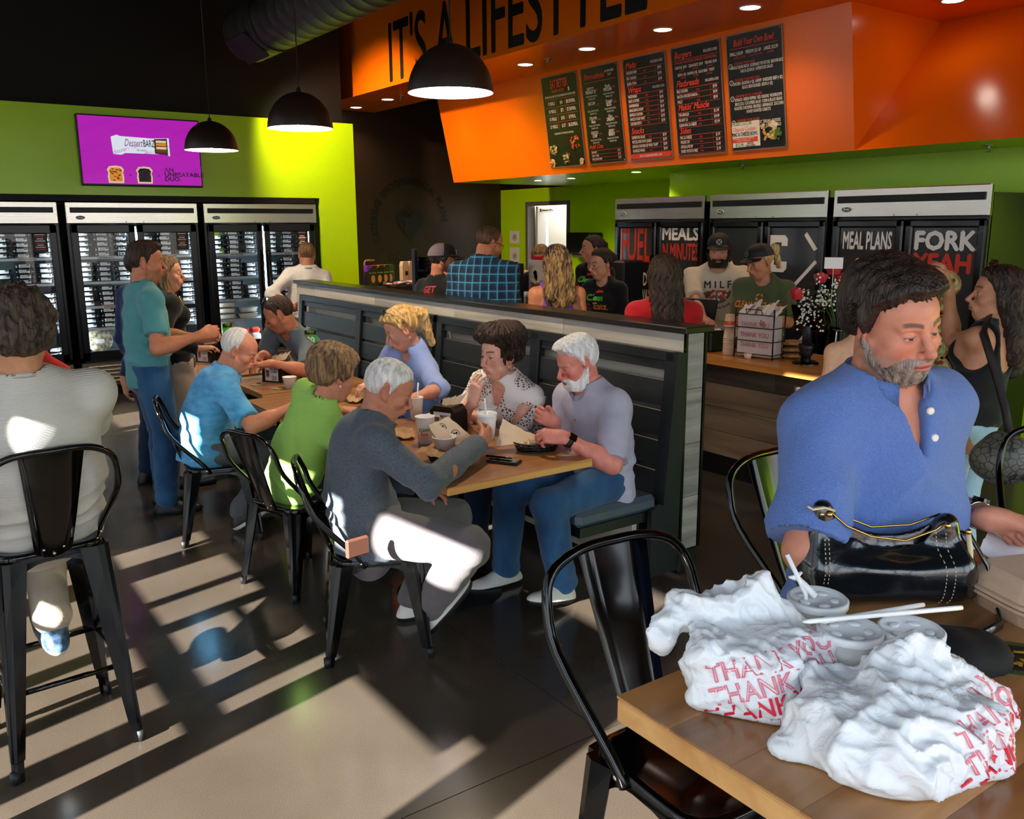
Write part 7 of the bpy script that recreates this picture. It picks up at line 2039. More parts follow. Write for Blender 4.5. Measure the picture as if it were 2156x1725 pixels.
t = thing('speaker_box', 'small black appliance on the counter behind the two young women', 'appliance', (6.02, 6.55, .9)); MB().box((0, 0, .28), (.28, .26, .56), bev=.02).build('appliance_shell', BLKS, t); MB().box((0, 0, -.45), (.5, .6, .9)).build('appliance_cabinet', BLKS, t)
t = thing('menu_card', 'white printed menu card behind the man in the black cap', 'card', (4.86, 8.05, .9), math.radians(-90)); MB().box((0, 0, .36), (.40, .008, .60)).build('card_sheet', mat('card_white', '#cfcac8', .5), t); mb = MB()
for k in range(18): mb.box((-.12 + .12 * (k % 3), -.006, .58 - .08 * (k // 3)), (.07, .002, .035), m=1 if k // 3 == 2 else 0)
mb.build('card_print', [BLACK, REDP], t)
mb = MB(); mb.box((0, 0, .56), (.82, .36, 1.12), bev=.01); mb.build('retail_cabinet', BLKS, None, (4.95, 9.44, 0), 0, 'dark cabinet carrying protein pouches left of the dark wall', 'cabinet')
PCH = [('#2a1a2e', '#7a3ab0', 4.60), ('#14141a', '#d0802c', 4.70), ('#2c2622', '#c85a30', 4.79), ('#3a4436', '#5a8a4a', 4.87)]
for i, (c1, c2, x) in enumerate(PCH):
    t = thing('protein_pouch', '%s standing protein pouch on the dark cabinet' % ('purple topped leftmost', 'black second', 'brown third', 'green rightmost')[i], 'pouch', (x, 9.30 + .03 * i, 1.12), .25)
    mb = MB(); mb.prism([(-.075, 0), (.075, 0), (.08, .02), (.075, .24), (-.075, .24), (-.08, .02)], .05, (0, .025, 0), (1, 0, 0), (0, 0, 1)); mb.build('pouch_body', mat('pouch_%d' % i, c1, .3, coat=.4), t)
    mb = MB(); mb.prism([(-.077, .17), (.02, .24), (-.077, .242)], .054, (0, .027, 0), (1, 0, 0), (0, 0, 1), 0); mb.prism([(.03 * math.cos(q) + .01, .045 * math.sin(q) + .085) for q in np.linspace(0, 6.28, 12, endpoint=False)], .054, (0, .0275, 0), (1, 0, 0), (0, 0, 1), 1); put_text(mb, 'HIGH PROTEIN', .016, (0, -.027, .15), (1, 0, 0), (0, 0, 1), 2, width=.11)
    mb.build('pouch_print', [mat('pouch_top_%d' % i, c2, .3), mat('pouch_art', '#d89a5c', .4), WHITEP], t)
for i, x in enumerate((5.10, 5.19)):
    t = thing('coffee_bag', '%s tan paper coffee bag beside the protein pouches' % ('left', 'right')[i], 'coffee bag', (x, 9.42, 1.12), .2); mb = MB(); mb.prism([(-.05, 0), (.05, 0), (.05, .22), (.035, .27), (-.035, .27), (-.05, .22)], .06, (0, .03, 0), (1, 0, 0), (0, 0, 1)); mb.build('bag_body', mat('coffee_tan', '#c3a98c', .6), t); mb = MB(); mb.box((.01, -.031, .13), (.04, .002, .05)); mb.build('bag_label', BLACK, t)
mb = MB()
for k in range(30): mb.box((rg.uniform(-.20, .20), rg.uniform(-.07, .07), .01 + rg.uniform(0, .03)), (.07, .04, .02), R=rot_z(rg.uniform(-1, 1)), bev=.006, m=k % 4)
mb.build('snack_packets', [mat('pk1', '#d8c8d8', .3), mat('pk2', '#b08ab0', .3), mat('pk3', '#c9a08a', .3), mat('pk4', '#8a8a9a', .3)], None, (4.95, 9.33, 1.12), 0, 'heap of shiny snack packets in front of the coffee bags', 'snacks', kind='stuff')
t = thing('tap_lamp', 'brass tap shaped fitting above the purple pouch', 'fitting', (4.60, 9.46, 1.12)); mb = MB(); mb.tube([(0, 0, 0), (0, 0, .27), (.02, 0, .29), (.13, 0, .29)], .012, 8); mb.build('pipe', mat('brass_dull', '#a88050', .3, metal=.8), t)
# ------------------------------------------------------------------ people, placed along sight lines at their real distance
def W(px, py, t):
    return V(0, 0, CAM_H) + (fw + _r * (px - 1078) / F_PX - _u * (py - 862.5) / F_PX) * t
RT, AW, UP = V(.816, -.578, 0), V(.578, .816, 0), V(0, 0, 1)
def cloth(name, c, bump=.25, sc=(180, 180, 180), rough=.85, sheen=.15, col2=None, vs=(20, 20, 20), var=.05): return mat(name, c, rough, spec=.25, bump=bump, bscale=sc, sheen=sheen, col2=col2, vscale=vs, var=var)
def stripes(name, c1, c2, freq, axis='Z', rough=.85):
    m, n, l, b = new_mat(name); tcn = n.new('ShaderNodeTexCoord'); w = n.new('ShaderNodeTexWave'); w.bands_direction = axis; w.inputs['Scale'].default_value = freq; w.inputs['Distortion'].default_value = .6; w.inputs['Detail'].default_value = 1
    l.new(tcn.outputs['Object'], w.inputs[0]); mx = n.new('ShaderNodeMix'); mx.data_type = 'RGBA'; l.new(w.outputs['Fac'], mx.inputs[0]); mx.inputs[6].default_value = (*lin(c1), 1); mx.inputs[7].default_value = (*lin(c2), 1); l.new(mx.outputs[2], b.inputs['Base Color'])
    b.inputs['Roughness'].default_value = rough; bp = n.new('ShaderNodeBump'); bp.inputs['Strength'].default_value = .3; bp.inputs['Distance'].default_value = .004; l.new(w.outputs['Fac'], bp.inputs['Height']); l.new(bp.outputs[0], b.inputs['Normal']); return m
def plaid(name):
    m, n, l, b = new_mat(name); tcn = n.new('ShaderNodeTexCoord'); cur = None
    base = n.new('ShaderNodeRGB'); base.outputs[0].default_value = (*lin('#123a5c'), 1); cur = base.outputs[0]
    for ax, fr, th, c in (('X', 5.2, .55, '#0b1b30'), ('Z', 5.2, .55, '#0b1b30'), ('X', 5.2, .955, '#4fa6c8'), ('Z', 5.2, .955, '#4fa6c8')):
        w = n.new('ShaderNodeTexWave'); w.bands_direction = ax; w.inputs['Scale'].default_value = fr; w.wave_profile = 'SIN'; w.inputs['Phase Offset'].default_value = 0 if th < .6 else 2.2
        l.new(tcn.outputs['Object'], w.inputs[0]); r_ = n.new('ShaderNodeMapRange'); r_.inputs[1].default_value = th - .06; r_.inputs[2].default_value = th + .04; r_.inputs[4].default_value = .62; l.new(w.outputs['Fac'], r_.inputs[0])
        mx = n.new('ShaderNodeMix'); mx.data_type = 'RGBA'; l.new(r_.outputs[0], mx.inputs[0]); l.new(cur, mx.inputs[6]); mx.inputs[7].default_value = (*lin(c), 1); cur = mx.outputs[2]
    l.new(cur, b.inputs['Base Color']); b.inputs['Roughness'].default_value = .9; return m
def lace(name):
    m, n, l, b = new_mat(name); tcn = n.new('ShaderNodeTexCoord'); v_ = n.new('ShaderNodeTexVoronoi'); v_.inputs['Scale'].default_value = 62; v_.feature = 'DISTANCE_TO_EDGE'; l.new(tcn.outputs['Object'], v_.inputs[0])
    n2 = n.new('ShaderNodeTexNoise'); n2.inputs['Scale'].default_value = 9; l.new(tcn.outputs['Object'], n2.inputs[0]); a = n.new('ShaderNodeMath'); a.operation = 'GREATER_THAN'; a.inputs[1].default_value = .50; l.new(n2.outputs[0], a.inputs[0])
    r_ = n.new('ShaderNodeMapRange'); r_.inputs[1].default_value = .13; r_.inputs[2].default_value = .19; l.new(v_.outputs['Distance'], r_.inputs[0]); ml = n.new('ShaderNodeMath'); ml.operation = 'MULTIPLY'; l.new(r_.outputs[0], ml.inputs[0]); l.new(a.outputs[0], ml.inputs[1])
    mx = n.new('ShaderNodeMix'); mx.data_type = 'RGBA'; l.new(ml.outputs[0], mx.inputs[0]); mx.inputs[6].default_value = (*lin('#e9e4e0'), 1); mx.inputs[7].default_value = (*lin('#6d5349'), 1); l.new(mx.outputs[2], b.inputs['Base Color']); b.inputs['Roughness'].default_value = .9
    bp = n.new('ShaderNodeBump'); bp.inputs['Strength'].default_value = .6; bp.inputs['Distance'].default_value = .006; bp.invert = True; l.new(ml.outputs[0], bp.inputs['Height']); l.new(bp.outputs[0], b.inputs['Normal']); return m
JEAN = cloth('denim_blue', '#1d3f63', .3, (260, 260, 60), col2='#2f5a82', vs=(6, 6, 3)); JEAND = cloth('denim_dark', '#10243c', .3, (260, 260, 60)); JEANL = cloth('denim_light', '#8fb0c2', .3, (260, 260, 60), col2='#a8c4d2', vs=(4, 4, 3))
KHAKI = cloth('khaki', '#a89c8a', .15, (200, 200, 200)); GREYPANT = cloth('pale_grey_trousers', '#5f595b', .15); BLKC = cloth('black_cloth', '#0b0b0c', .15); BLKPANT = cloth('black_trousers', '#101114', .15)
SHB, SOW = mat('shoe_black', '#0c0c0e', .5), mat('sole_white', '#d8d6d0', .5); SHN = mat('shoe_navy', '#142a44', .4, col2='#5f7d98', vscale=(30, 30, 30)); SHG = mat('shoe_grey', '#c9c6c2', .6); SOB = mat('sole_black', '#0a0a0a', .6)
DKF = mat('dark_frame', '#0a0807', .25, spec=.6); DLENS = mat('dark_lens', '#070606', .1, coat=.5)
seat_l = lambda P, yaw: None
def on(xy, z): return V(xy[0], xy[1], z)

# --- man on the bar stool, seen from behind
f = person('man with dark curly hair and pale ribbed knit shirt seated on the left bar stool', W(30, 708, 2.78), 98, (.335, 3.33, .86), 92, hpitch=4, sit=True, hs=1.06, skin='#b98262',
    build=dict(sw=.198, chest=.185, waist=.185, hip=.19, dep=.74), hb=.011, bend=.05, hh=.004,
    top=dict(mat=stripes('pale_knit', '#c9c6be', '#b3b0a9', 62), hem=.13, sleeve=.78, loose=.018, sg=.022, wr=.0065), bottom=dict(mat=KHAKI), shoes=(SHN, SOW), fp=dict(stubble=None),
    lh=dict(w=(.14, 3.66, 1.02), d=(0, 1, 0), p=(0, 0, -1), pose='relax', pole=(-.25, -.4, -1)), rh=dict(w=(.47, 3.66, 1.0), d=(0, 1, 0), p=(0, 0, -1), pose='relax', pole=(.7, -.2, -.7)),
    lf=dict(a=(.20, 3.40, .40), yaw=100, pitch=-18), rf=dict(a=(.35, 3.38, .40), yaw=95, pitch=-18),
    hair=dict(line='crop', t=.022, top=.012, backv=.014, curl=.85, amp=.012, mat=hair_mat('#1c130e', '#54453a'), h=.005))
add_collar(f, f['top'].data.materials[0], h=.045, fold=.05, open_=.25)

# --- standing group on the left
c_ = W(308, 553, 5.45); p_ = W(325, 800, 5.5)
f = person('man in teal t-shirt and blue jeans standing beside the booth tables', c_, -14, (c_[0] - .04, c_[1] + .03, .97), 2, hpitch=4, s=1.02, skin='#c07a58', build=dict(belly=.9, chest=.165, waist=.155), hh=.004,
    top=dict(mat=cloth('teal_cotton', '#4f8f93', .15), hem=.16, sleeve=.72, wr=.007), bottom=dict(mat=JEAN, loose=.02, rise=.0), shoes=(SHB, SOB), fp=dict(stubble=('#6f5140', .45), brow='#3a2a20'),
    rh=dict(w=W(425, 706, 5.40), d=(.8, .1, .15), p=(-.1, .6, -.2), pose='grip', pole=(-.2, -.4, -1)), lh=dict(w=W(420, 712, 5.62), d=(.8, -.2, .1), p=(0, -.6, -.2), pose='grip', pole=(-.2, .6, -1)),
    lf=dict(a=(c_[0] + .02, c_[1] + .12, .085), yaw=10), rf=dict(a=(c_[0] - .03, c_[1] - .13, .085), yaw=-12), hair=dict(line='short', t=.008, top=.014, front=.012, mat=hair_mat('#21150f', '#4a3022')))
c_ = W(352, 577, 6.0)
f = person('woman in studded black top and beige trousers behind the teal shirted man', c_, -22, (c_[0] + .02, c_[1] + .03, .90), -5, fem=1, s=.93, hs=.94, skin='#c98c6c', hh=.0042, hd=0,
    top=dict(mat=BLKC, sleeve=1.95, neck='scoop', hem=.06), bottom=dict(mat=cloth('beige_trousers', '#a3907c')), shoes=(SHB, SOB), rh=dict(w=W(420, 735, 5.9), d=(.8, -.2, .1), p=(0, 0, -1), pose='relax'),
    hair=dict(line='long', t=.012, top=.008, mat=hair_mat('#4a3526', '#a8845a'), locks=[((.06, -.02, .02), (.07, .0, -.20), .038, .03), ((-.06, -.02, .02), (-.06, -.01, -.20), .038, .03), ((0, -.07, .0), (0, -.09, -.22), .06, .05)]), face=dict(jaw=.88))
mb = MB()
for k in range(16):
    a = -1 + k / 7.5; p = f['N'] + f['sr'] * .10 * a + f['sf'] * (.095 - .03 * a * a) - f['tz'] * (.13 - .11 * abs(a)) * 1.0; mb.sphere(f['loc'](p), .011, 8)
o = mb.build('gold_stud', GOLD, f['root']); o['kind'] = 'stuff'
c_ = W(300, 562, 5.98)
f = person('person in a navy jacket mostly hidden behind the teal shirted man', c_, -10, (c_[0] - .03, c_[1] + .02, .94), 20, skin='#b98262', hh=.006, hd=0, hb=.014, top=dict(mat=cloth('navy_cloth', '#172a52'), sleeve=1.95, hem=.12), bottom=dict(mat=JEAND), shoes=(SHB, SOB), hair=dict(line='short', t=.008, mat=hair_mat('#1a120e', '#3a2a20')),
    rh=dict(w=W(262, 800, 5.8), d=(0, 0, -1), p=(1, 0, 0), pose='relax', pole=(-.7, .3, -.2)))
c_ = W(25, 690, 6.2)
f = person('person in a red t-shirt half hidden behind the curly haired man', c_, 60, (c_[0] + .0, c_[1] + .05, .55), 60, hpitch=10, sit=True, skin='#a86a4c', hh=.006, hd=.006, hb=.013, top=dict(mat=cloth('red_cotton', '#b8231c'), sleeve=.8, hem=.08), bottom=dict(mat=JEAND), shoes=(SHB, SOB), hair=dict(line='short', t=.01, mat=hair_mat('#1a120e', '#3a2a20')),
    rh=dict(w=W(70, 775, 6.4), d=(-.6, .4, .1), p=(0, 0, -1), pose='relax', pole=(.9, -.4, -.3)))
c_ = W(646, 537, 8.95)
f = person('man in a white dress shirt facing the right glass door freezer', c_, 70, (c_[0] - .05, c_[1] + .0, .95), 78, hpitch=8, skin='#b4765a', hh=.0055, hd=.006, hb=.014, top=dict(mat=cloth('white_shirting', '#d6d0c8', .1, sheen=0), sleeve=1.92, hem=.06, loose=.02, wr=.007), bottom=dict(mat=KHAKI), shoes=(SHB, SOB),
    hair=dict(line='short', t=.007, top=.005, mat=hair_mat('#5a3a26', '#9a7450')), rh=dict(w=W(672, 650, 8.7), d=(.3, .9, 0), p=(-1, 0, 0), pose='relax'), lh=dict(w=W(618, 650, 8.75), d=(.5, .8, 0), p=(1, 0, 0), pose='relax', pole=(-1, -.2, -.5)))
add_collar(f, mat('white_shirting', '#d6d0c8'), open_=.3)

# --- along the booth, chair side (facing the bench)
f = person('old white haired man in light blue polo leaning over the second table', W(503, 737, 5.12), -28, (1.44, 5.16, .56), -4, hpitch=28, sit=True, bend=.045, skin='#c98468', hh=.0036, tw=-6,
    build=dict(belly=1.0, chest=.165, waist=.165, hip=.17), top=dict(mat=cloth('light_blue_polo', '#4a98cc', .15, col2='#62aee0', vs=(14, 14, 30)), hem=.12, sleeve=.86, sg=.018, wr=.007), bottom=dict(mat=cloth('grey_shorts', '#55585c')), shoes=(SHB, SOW),
    fp=dict(brow='#b8a898', browa=.5, eye=.0028, flush='#b8503a', cheek=.5), face=dict(lid=.8), hair=dict(line='bald', t=.009, mat=hair_mat('#d8d2ca', '#f2eee8')),
    rh=dict(w=W(622, 855, 4.98), d=(.9, -.3, -.05), p=(.0, .1, -1), pose='relax', pole=(-.3, -.7, -.8)), lh=dict(w=W(572, 862, 5.30), d=(.5, -.8, -.2), p=(0, 0, -1), pose='relax', pole=(-.2, .8, -.7)),
    rf=dict(a=(1.58, 5.06, .13), yaw=-25, pitch=-30), lf=dict(a=(1.80, 5.35, .085), yaw=5))
add_collar(f, mat('light_blue_polo', '#4a98cc'), open_=.45, h=.034); add_watch(f, 0, SOB, DLENS, .016)
f = person('woman with short brown hair and lime green ribbed top, seated from behind', W(703, 790, 4.15), 8, (1.60, 4.16, .56), 8, hpitch=14, sit=True, bend=.04, fem=1, s=.97, hs=.98, skin='#c08066', hh=.0042, hd=.006,
    build=dict(chest=.14, waist=.145, hip=.165, sw=.150), top=dict(mat=stripes('lime_rib', '#a3d066', '#8cbc50', 55), hem=.14, sleeve=.85, sg=.016, wr=.006), bottom=dict(mat=BLKPANT), shoes=(SHB, SOB), face=dict(jaw=.95),
    hair=dict(line='crop', t=.026, top=.016, backv=.012, amp=.005, freq=.7, mat=hair_mat('#4a3222', '#a4805a')), rh=dict(w=W(770, 900, 4.1), d=(.9, .1, 0), p=(0, 0, -1), pose='relax'), lh=dict(w=(1.95, 4.35, .82), d=(.9, -.1, 0), p=(0, 0, -1), pose='relax'))
MB().sphere(f['loc'](f['c'] + f['R'] @ V(.082, -.008, -.045)), .006, 8).build('earring', mat('pearl', '#e8e0d4', .2), f['root'])
f = person('white haired man in heathered grey sweater holding a cup at the nearest table', W(818, 820, 3.72), -26, (1.58, 3.30, .555), -16, hpitch=26, hroll=0, sit=True, bend=.06, s=1.03, skin='#b4745a', hh=.0034, hd=.0038, tw=-4, hb=.010,
    build=dict(chest=.172, waist=.165, hip=.172, sw=.185), top=dict(mat=cloth('heather_grey', '#5a626c', .3, (120, 120, 200), col2='#414852', vs=(120, 120, 320)), hem=.12, sleeve=1.93, sg=.016, wr=.0075, h=.0085), bottom=dict(mat=GREYPANT, loose=.02), shoes=(SHG, SOB),
    fp=dict(brow='#8a7a70', browa=.5, eye=.003, flush='#a8523c'), face=dict(lid=.7), hair=dict(line='short', t=.009, top=.004, mat=hair_mat('#bdb8b4', '#efece8')),
    rh=dict(w=(2.145, 3.27, .835), d=(.80, .55, .12), p=(-.45, .8, .1), pose='grip', el=W(902, 1018, 3.50)), lh=dict(w=(1.90, 3.42, .63), d=(.8, -.5, -.4), p=(0, -.2, -1), pose='relax', pole=(-.3, .7, -.5)),
    rf=dict(a=(1.75, 3.10, .19), yaw=-25, pitch=-48, pole=(.45, -1, .6)), lf=dict(a=(1.85, 3.42, .085), yaw=5))
add_collar(f, mat('heather_grey', '#5a626c'), h=.026, fold=.004, open_=.05, name='neckband')
MB().box(f['loc'](W(752, 1152, 3.42)), (.02, .10, .075), R=rot_z(.4), bev=.006).build('wallet', mat('wallet_brown', '#5c3a2e', .4), f['root'])

# --- along the booth, bench side (facing left)
f = person('man in grey t-shirt with sunglasses on his head at the farthest table', W(588, 662, 6.15), 152, (2.74, 6.62, .57), 172, hpitch=24, sit=True, bend=.05, skin='#b97456', hh=.0042, hd=.0055,
    top=dict(mat=cloth('slate_tee', '#56626a', .15), hem=.10, sleeve=.85, sg=.018, wr=.006), bottom=dict(mat=BLKPANT), shoes=(SHB, SOB), fp=dict(stubble=('#5a4236', .35), eye=.003), hair=dict(line='short', t=.006, top=.006, mat=hair_mat('#241810', '#4a3222')),
    lh=dict(w=W(570, 765, 5.85), d=(-.7, .3, -.05), p=(0, 0, -1), pose='relax', pole=(.3, -.8, -.5)), rh=dict(w=W(548, 752, 6.1), d=(-.6, -.4, 0), p=(0, 0, -1), pose='relax', pole=(.2, .8, -.6)))
add_glasses(f, DKF, DLENS, up=.075)
f = person('blonde woman with ponytail and light blue blouse, sunglasses on her head', W(846, 694, 5.25), 158, (2.78, 5.02, .56), 176, hpitch=26, sit=True, bend=.04, fem=1, s=.96, hs=.98, skin='#d0937a', hh=.0036, hd=.005,
    top=dict(mat=cloth('light_blue_blouse', '#8fa4dc', .12), sleeve=1.2, sg=.026, neck='v', hem=.08, loose=.02, wr=.007), bottom=dict(mat=BLKPANT), shoes=(SHB, SOB), fp=dict(brow='#8a6a48', eye=.0032, lips='#b0505a'), face=dict(jaw=.88, lid=.7),
    hair=dict(line='short', t=.014, top=.016, front=.006, sides=.004, mat=hair_mat('#a8783c', '#e2bf80'), locks=[((0, -.10, .06), (.0, -.15, .03), .04, .04), ((0, -.15, .03), (.01, -.125, -.16), .04, .022)]),
    lh=dict(w=W(868, 838, 4.85), d=(-.8, .5, -.05), p=(0, 0, -1), pose='relax', pole=(.5, -.8, -.3)), rh=dict(w=W(782, 808, 5.1), d=(-.9, -.2, -.1), p=(0, 0, -1), pose='relax', pole=(.3, .9, -.3)))
add_glasses(f, DKF, DLENS, up=.088, back=.0)
f = person('dark haired woman in white lace top resting her chin on her hand', W(1052, 746, 4.62), 186, (2.84, 3.98, .57), 190, hpitch=5, sit=True, bend=.03, fem=1, s=1.0, hs=1.03, skin='#d8a08a', hh=.0032, hd=.0038,
    build=dict(chest=.168, waist=.175, hip=.19, sw=.17, bust=1.15, belly=.8), top=dict(mat=lace('white_lace'), sleeve=1.12, sg=.030, neck='v', hem=.08, loose=.02, wr=.006), bottom=dict(mat=JEAND), shoes=(SHB, SOB), fp=dict(brow='#3a2218', eye=.0048, lips='#b85f66', gaze=0., cheek=.45, flush='#c06a5c', iris='#4a3a30'), face=dict(fat=.8, jaw=.95, lid=.5),
    hair=dict(line='crop', t=.020, top=.034, front=.014, backv=.016, amp=.007, freq=.8, mat=hair_mat('#150d0a', '#3c241a'), locks=[((.062, .035, .03), (.072, .028, -.035), .016, .007), ((-.062, .035, .03), (-.072, .028, -.035), .016, .007)]),
    shl=-.03, rh=dict(w=W(996, 846, 4.50), d=(.12, -.12, .95), p=(.9, .3, .1), pose='relax', pole=(-.4, .5, -1)), lh=dict(w=W(1000, 876, 4.72), d=(-.7, .6, 0), p=(0, 0, -1), pose='relax', pole=(.4, -.9, -.4)))
mb = MB()
for q in (1,): mb.tube([f['loc'](f['c'] + f['R'] @ V(-.086, .0 + .020 * math.cos(a), -.062 + .020 * math.sin(a))) for a in np.linspace(0, 2 * PI, 18, endpoint=False)], .0022, 6, closed=True)
mb.build('earring', STEEL, f['root'])
f = person('white bearded man in lavender grey henley and jeans at the booth end', W(1216, 763, 4.30), 166, (2.84, 3.25, .565), 180, hpitch=20, sit=True, bend=.035, s=1.03, hs=1.0, skin='#cf8070', hh=.0032, hd=.0036, hb=.010,
    build=dict(belly=.9, chest=.165, waist=.16), top=dict(mat=cloth('lavender_grey', '#a7a5b6', .15), hem=.16, sleeve=.95, sg=.022, loose=.02, wr=.008, h=.0085), bottom=dict(mat=JEAN, loose=.018), shoes=(SHG, SOB), fp=dict(brow='#b0a098', browa=.6, eye=.0028, flush='#c04a3c', cheek=.7), face=dict(lid=.85),
    hair=dict(line='short', t=.012, top=.012, front=.012, mat=hair_mat('#cfccca', '#f6f4f2')), beard=dict(t=.008, mat=hair_mat('#d2cdca', '#f2f0ee')),
    lh=dict(w=W(1188, 921, 4.03), d=(-.75, .55, .10), p=(.2, .5, -.6), pose='grip', pole=(.6, -.5, -.7)), rh=dict(w=W(1165, 888, 4.28), d=(-.75, .15, .45), p=(.1, -.9, -.2), pose='grip', pole=(.6, .5, -.7)),
    lf=dict(a=(2.50, 3.12, .10), yaw=185, pitch=-12), rf=dict(a=(2.42, 3.48, .085), yaw=175))
add_watch(f, 0, SOB, DLENS, .024); add_collar(f, mat('lavender_grey', '#a7a5b6'), h=.02, fold=.004, open_=.05, name='neckband')
mb = MB()
for k in range(3): mb.lathe([(0, .002), (.006, .001), (.0065, -.001)], 10, c=f['loc'](f['N'] + f['sf'] * (.085 + .013 * k) - f['tz'] * (.055 + .04 * k)), R=rot_x(-PI / 2))
o = mb.build('button', mat('button_grey', '#8a8896', .4), f['root']); o['kind'] = 'stuff'

# --- queue behind the partition
c_ = W(932, 548, 6.75)
f = person('man in black cap and black t-shirt with red back print, hand at his mouth', c_, -22, (c_[0] - .04, c_[1] - .02, .96), 10, hpitch=8, skin='#b06e50', hh=.0042, hd=.005, top=dict(mat=BLKC, sleeve=.85, hem=.12, sg=.018), bottom=dict(mat=JEAND), shoes=(SHB, SOB), fp=dict(stubble=('#4a342a', .5)), hair=dict(line='crop', t=.005, mat=hair_mat('#1c120e', '#3a281e')),
    rh=dict(w=W(958, 600, 6.55), d=(-.05, .1, 1), p=(-.6, .5, .1), pose='fist', pole=(.3, -.7, -.9)))
add_cap(f, mat('cap_black2', '#0e0c0c', .7), mat('cap_mesh', '#6a5a60', .8), mat('cap_brim', '#1a1210', .6))
shirt_print(f, [(geo_text('GET', .07, 0, .05, bold=.04, shear=.2), mat('shirt_red_ink', '#a8242c', .6)), (geo_text('LEAN', .07, 0, -.01, bold=.04, shear=.2), mat('shirt_red_ink', '#a8242c', .6)), (geo_text('GO', .07, 0, -.07, bold=.04, shear=.2), mat('shirt_red_ink', '#a8242c', .6))], back=True)
c_ = W(1030, 512, 6.45)
f = person('man in blue plaid shirt and glasses looking down at the counter', c_, -2, (c_[0] - .08, c_[1] - .04, .99), 38, hpitch=20, s=1.04, skin='#b4704e', hh=.0042, hd=0, build=dict(sw=.19, chest=.18, waist=.17), top=dict(mat=plaid('blue_plaid'), sleeve=1.93, hem=.14, loose=.02, wr=.007), bottom=dict(mat=JEAND), shoes=(SHB, SOB), fp=dict(stubble=('#6a4a3a', .3)), hair=dict(line='recede', t=.005, mat=hair_mat('#3a2416', '#6a4a30')))
add_glasses(f, DKF); add_collar(f, bpy.data.materials['blue_plaid'], open_=.35)
c_ = W(1172, 553, 5.95)
f = person('long haired woman in black cap and purple tank top seen from behind', c_, 62, (c_[0] - .02, c_[1] - .03, .88), 58, fem=1, s=.95, hs=.96, skin='#c07a54', hh=.0045, hd=0, build=dict(sw=.155), top=dict(mat=cloth('purple_tank', '#7a3fa8', .1), sleeve=0, neck='tank', hem=.05, backlow=.15), bottom=dict(mat=BLKPANT), shoes=(SHB, SOB),
    hair=dict(line='long', t=.012, mat=hair_mat('#3a2618', '#b08a58'), amp=.006, locks=[((.05, -.06, .0), (.07, -.11, -.24), .045, .05), ((-.05, -.06, .0), (-.06, -.11, -.22), .05, .05), ((0, -.08, .0), (.02, -.13, -.27), .06, .045)]))
add_cap(f, BLKC, BLKC, BLKC)
mb = MB(); mb.tube([f['loc'](f['N'] + f['sr'] * a - f['sf'] * b - f['tz'] * c) for a, b, c in ((-.09, .03, .02), (-.07, .115, .12), (.0, .135, .28), (.09, .13, .42))], .014, 6, flat=(1.3, .3)); mb.build('bag_strap', mat('strap_dark', '#1a1414', .5), f['root'])
c_ = W(1398, 582, 5.05)
f = person('woman with long dark hair in a red long sleeved top seen from behind', c_, 58, (c_[0] - .02, c_[1] - .02, .90), 60, fem=1, s=.97, hs=.97, skin='#a8684a', hh=.0045, hd=0, build=dict(sw=.165, chest=.15), top=dict(mat=cloth('red_knit', '#b5121b', .2, col2='#98101a', vs=(9, 9, 30)), sleeve=1.93, hem=.10, loose=.018, wr=.007), bottom=dict(mat=JEAND), shoes=(SHB, SOB),
    hair=dict(line='long', t=.013, top=.006, mat=hair_mat('#170d08', '#3e2616'), amp=.005, locks=[((.05, -.05, .02), (.055, -.10, -.24), .05, .045), ((-.05, -.05, .02), (-.06, -.10, -.24), .05, .04), ((0, -.07, .0), (.0, -.13, -.34), .065, .045)]))
c_ = W(1815, 655, 4.45)
f = person('woman with bare shoulders behind the man in the blue polo shirt', c_, 60, (c_[0] - .02, c_[1] - .02, .86), 62, fem=1, s=.95, hs=.96, skin='#d8a684', hh=.006, hd=0, top=dict(mat=BLKC, sleeve=0, neck='tube', low=.24, hem=.06), bottom=dict(mat=JEAND), shoes=(SHB, SOB), hair=dict(line='long', t=.014, mat=hair_mat('#1a120e', '#3a2a20')))
c_ = W(2100, 622, 3.85)
f = person('woman in black tank top and light jeans reaching toward the posters', c_, 128, (c_[0] - .10, c_[1] + .02, .95), 92, hpitch=-6, fem=1, s=.97, hs=.97, skin='#b07a5c', hh=.0042, hd=.005, top=dict(mat=BLKC, sleeve=0, neck='tank', hem=.02, backlow=.17), bottom=dict(mat=JEANL, loose=.006, rise=-.0), shoes=(SHB, SOB), fp=dict(brow='#2a1810'), face=dict(jaw=.88),
    hair=dict(line='long', t=.014, top=.008, mat=hair_mat('#120b08', '#3c2a1c'), amp=.006, locks=[((.05, -.05, .02), (.075, -.09, -.26), .05, .045), ((-.05, -.05, .02), (-.05, -.10, -.26), .05, .045), ((0, -.07, .0), (.03, -.13, -.32), .06, .05), ((.06, .0, .0), (.08, -.03, -.24), .035, .035)]),
    lh=dict(w=W(1998, 612, 3.95), d=(-.35, .1, .95), p=(-.2, .9, .1), pose='relax', pole=(.2, -.2, -1)), rh=dict(w=W(1962, 842, 3.80), d=(-.8, .5, .1), p=(0, 0, -1), pose='relax', pole=(.6, -.3, -.8)))
add_glasses(f, DKF, DLENS, up=.085)
t = thing('shoulder_bag', 'grey patterned shoulder bag hanging beside the woman in light jeans', 'bag', W(2115, 955, 3.62))
g = Grid((-.2, -.2, -.16), (.2, .2, .16), .008); Rb = rot_z(.6); F = carve(g, g.F, [E3((0, 0, -.03), (.095, .13, .10), Rb, 1, .01), C3((0, -.03, .04), (0, .03, .05), .03, .03, 1, .06)]); v, q = nets(g, F)
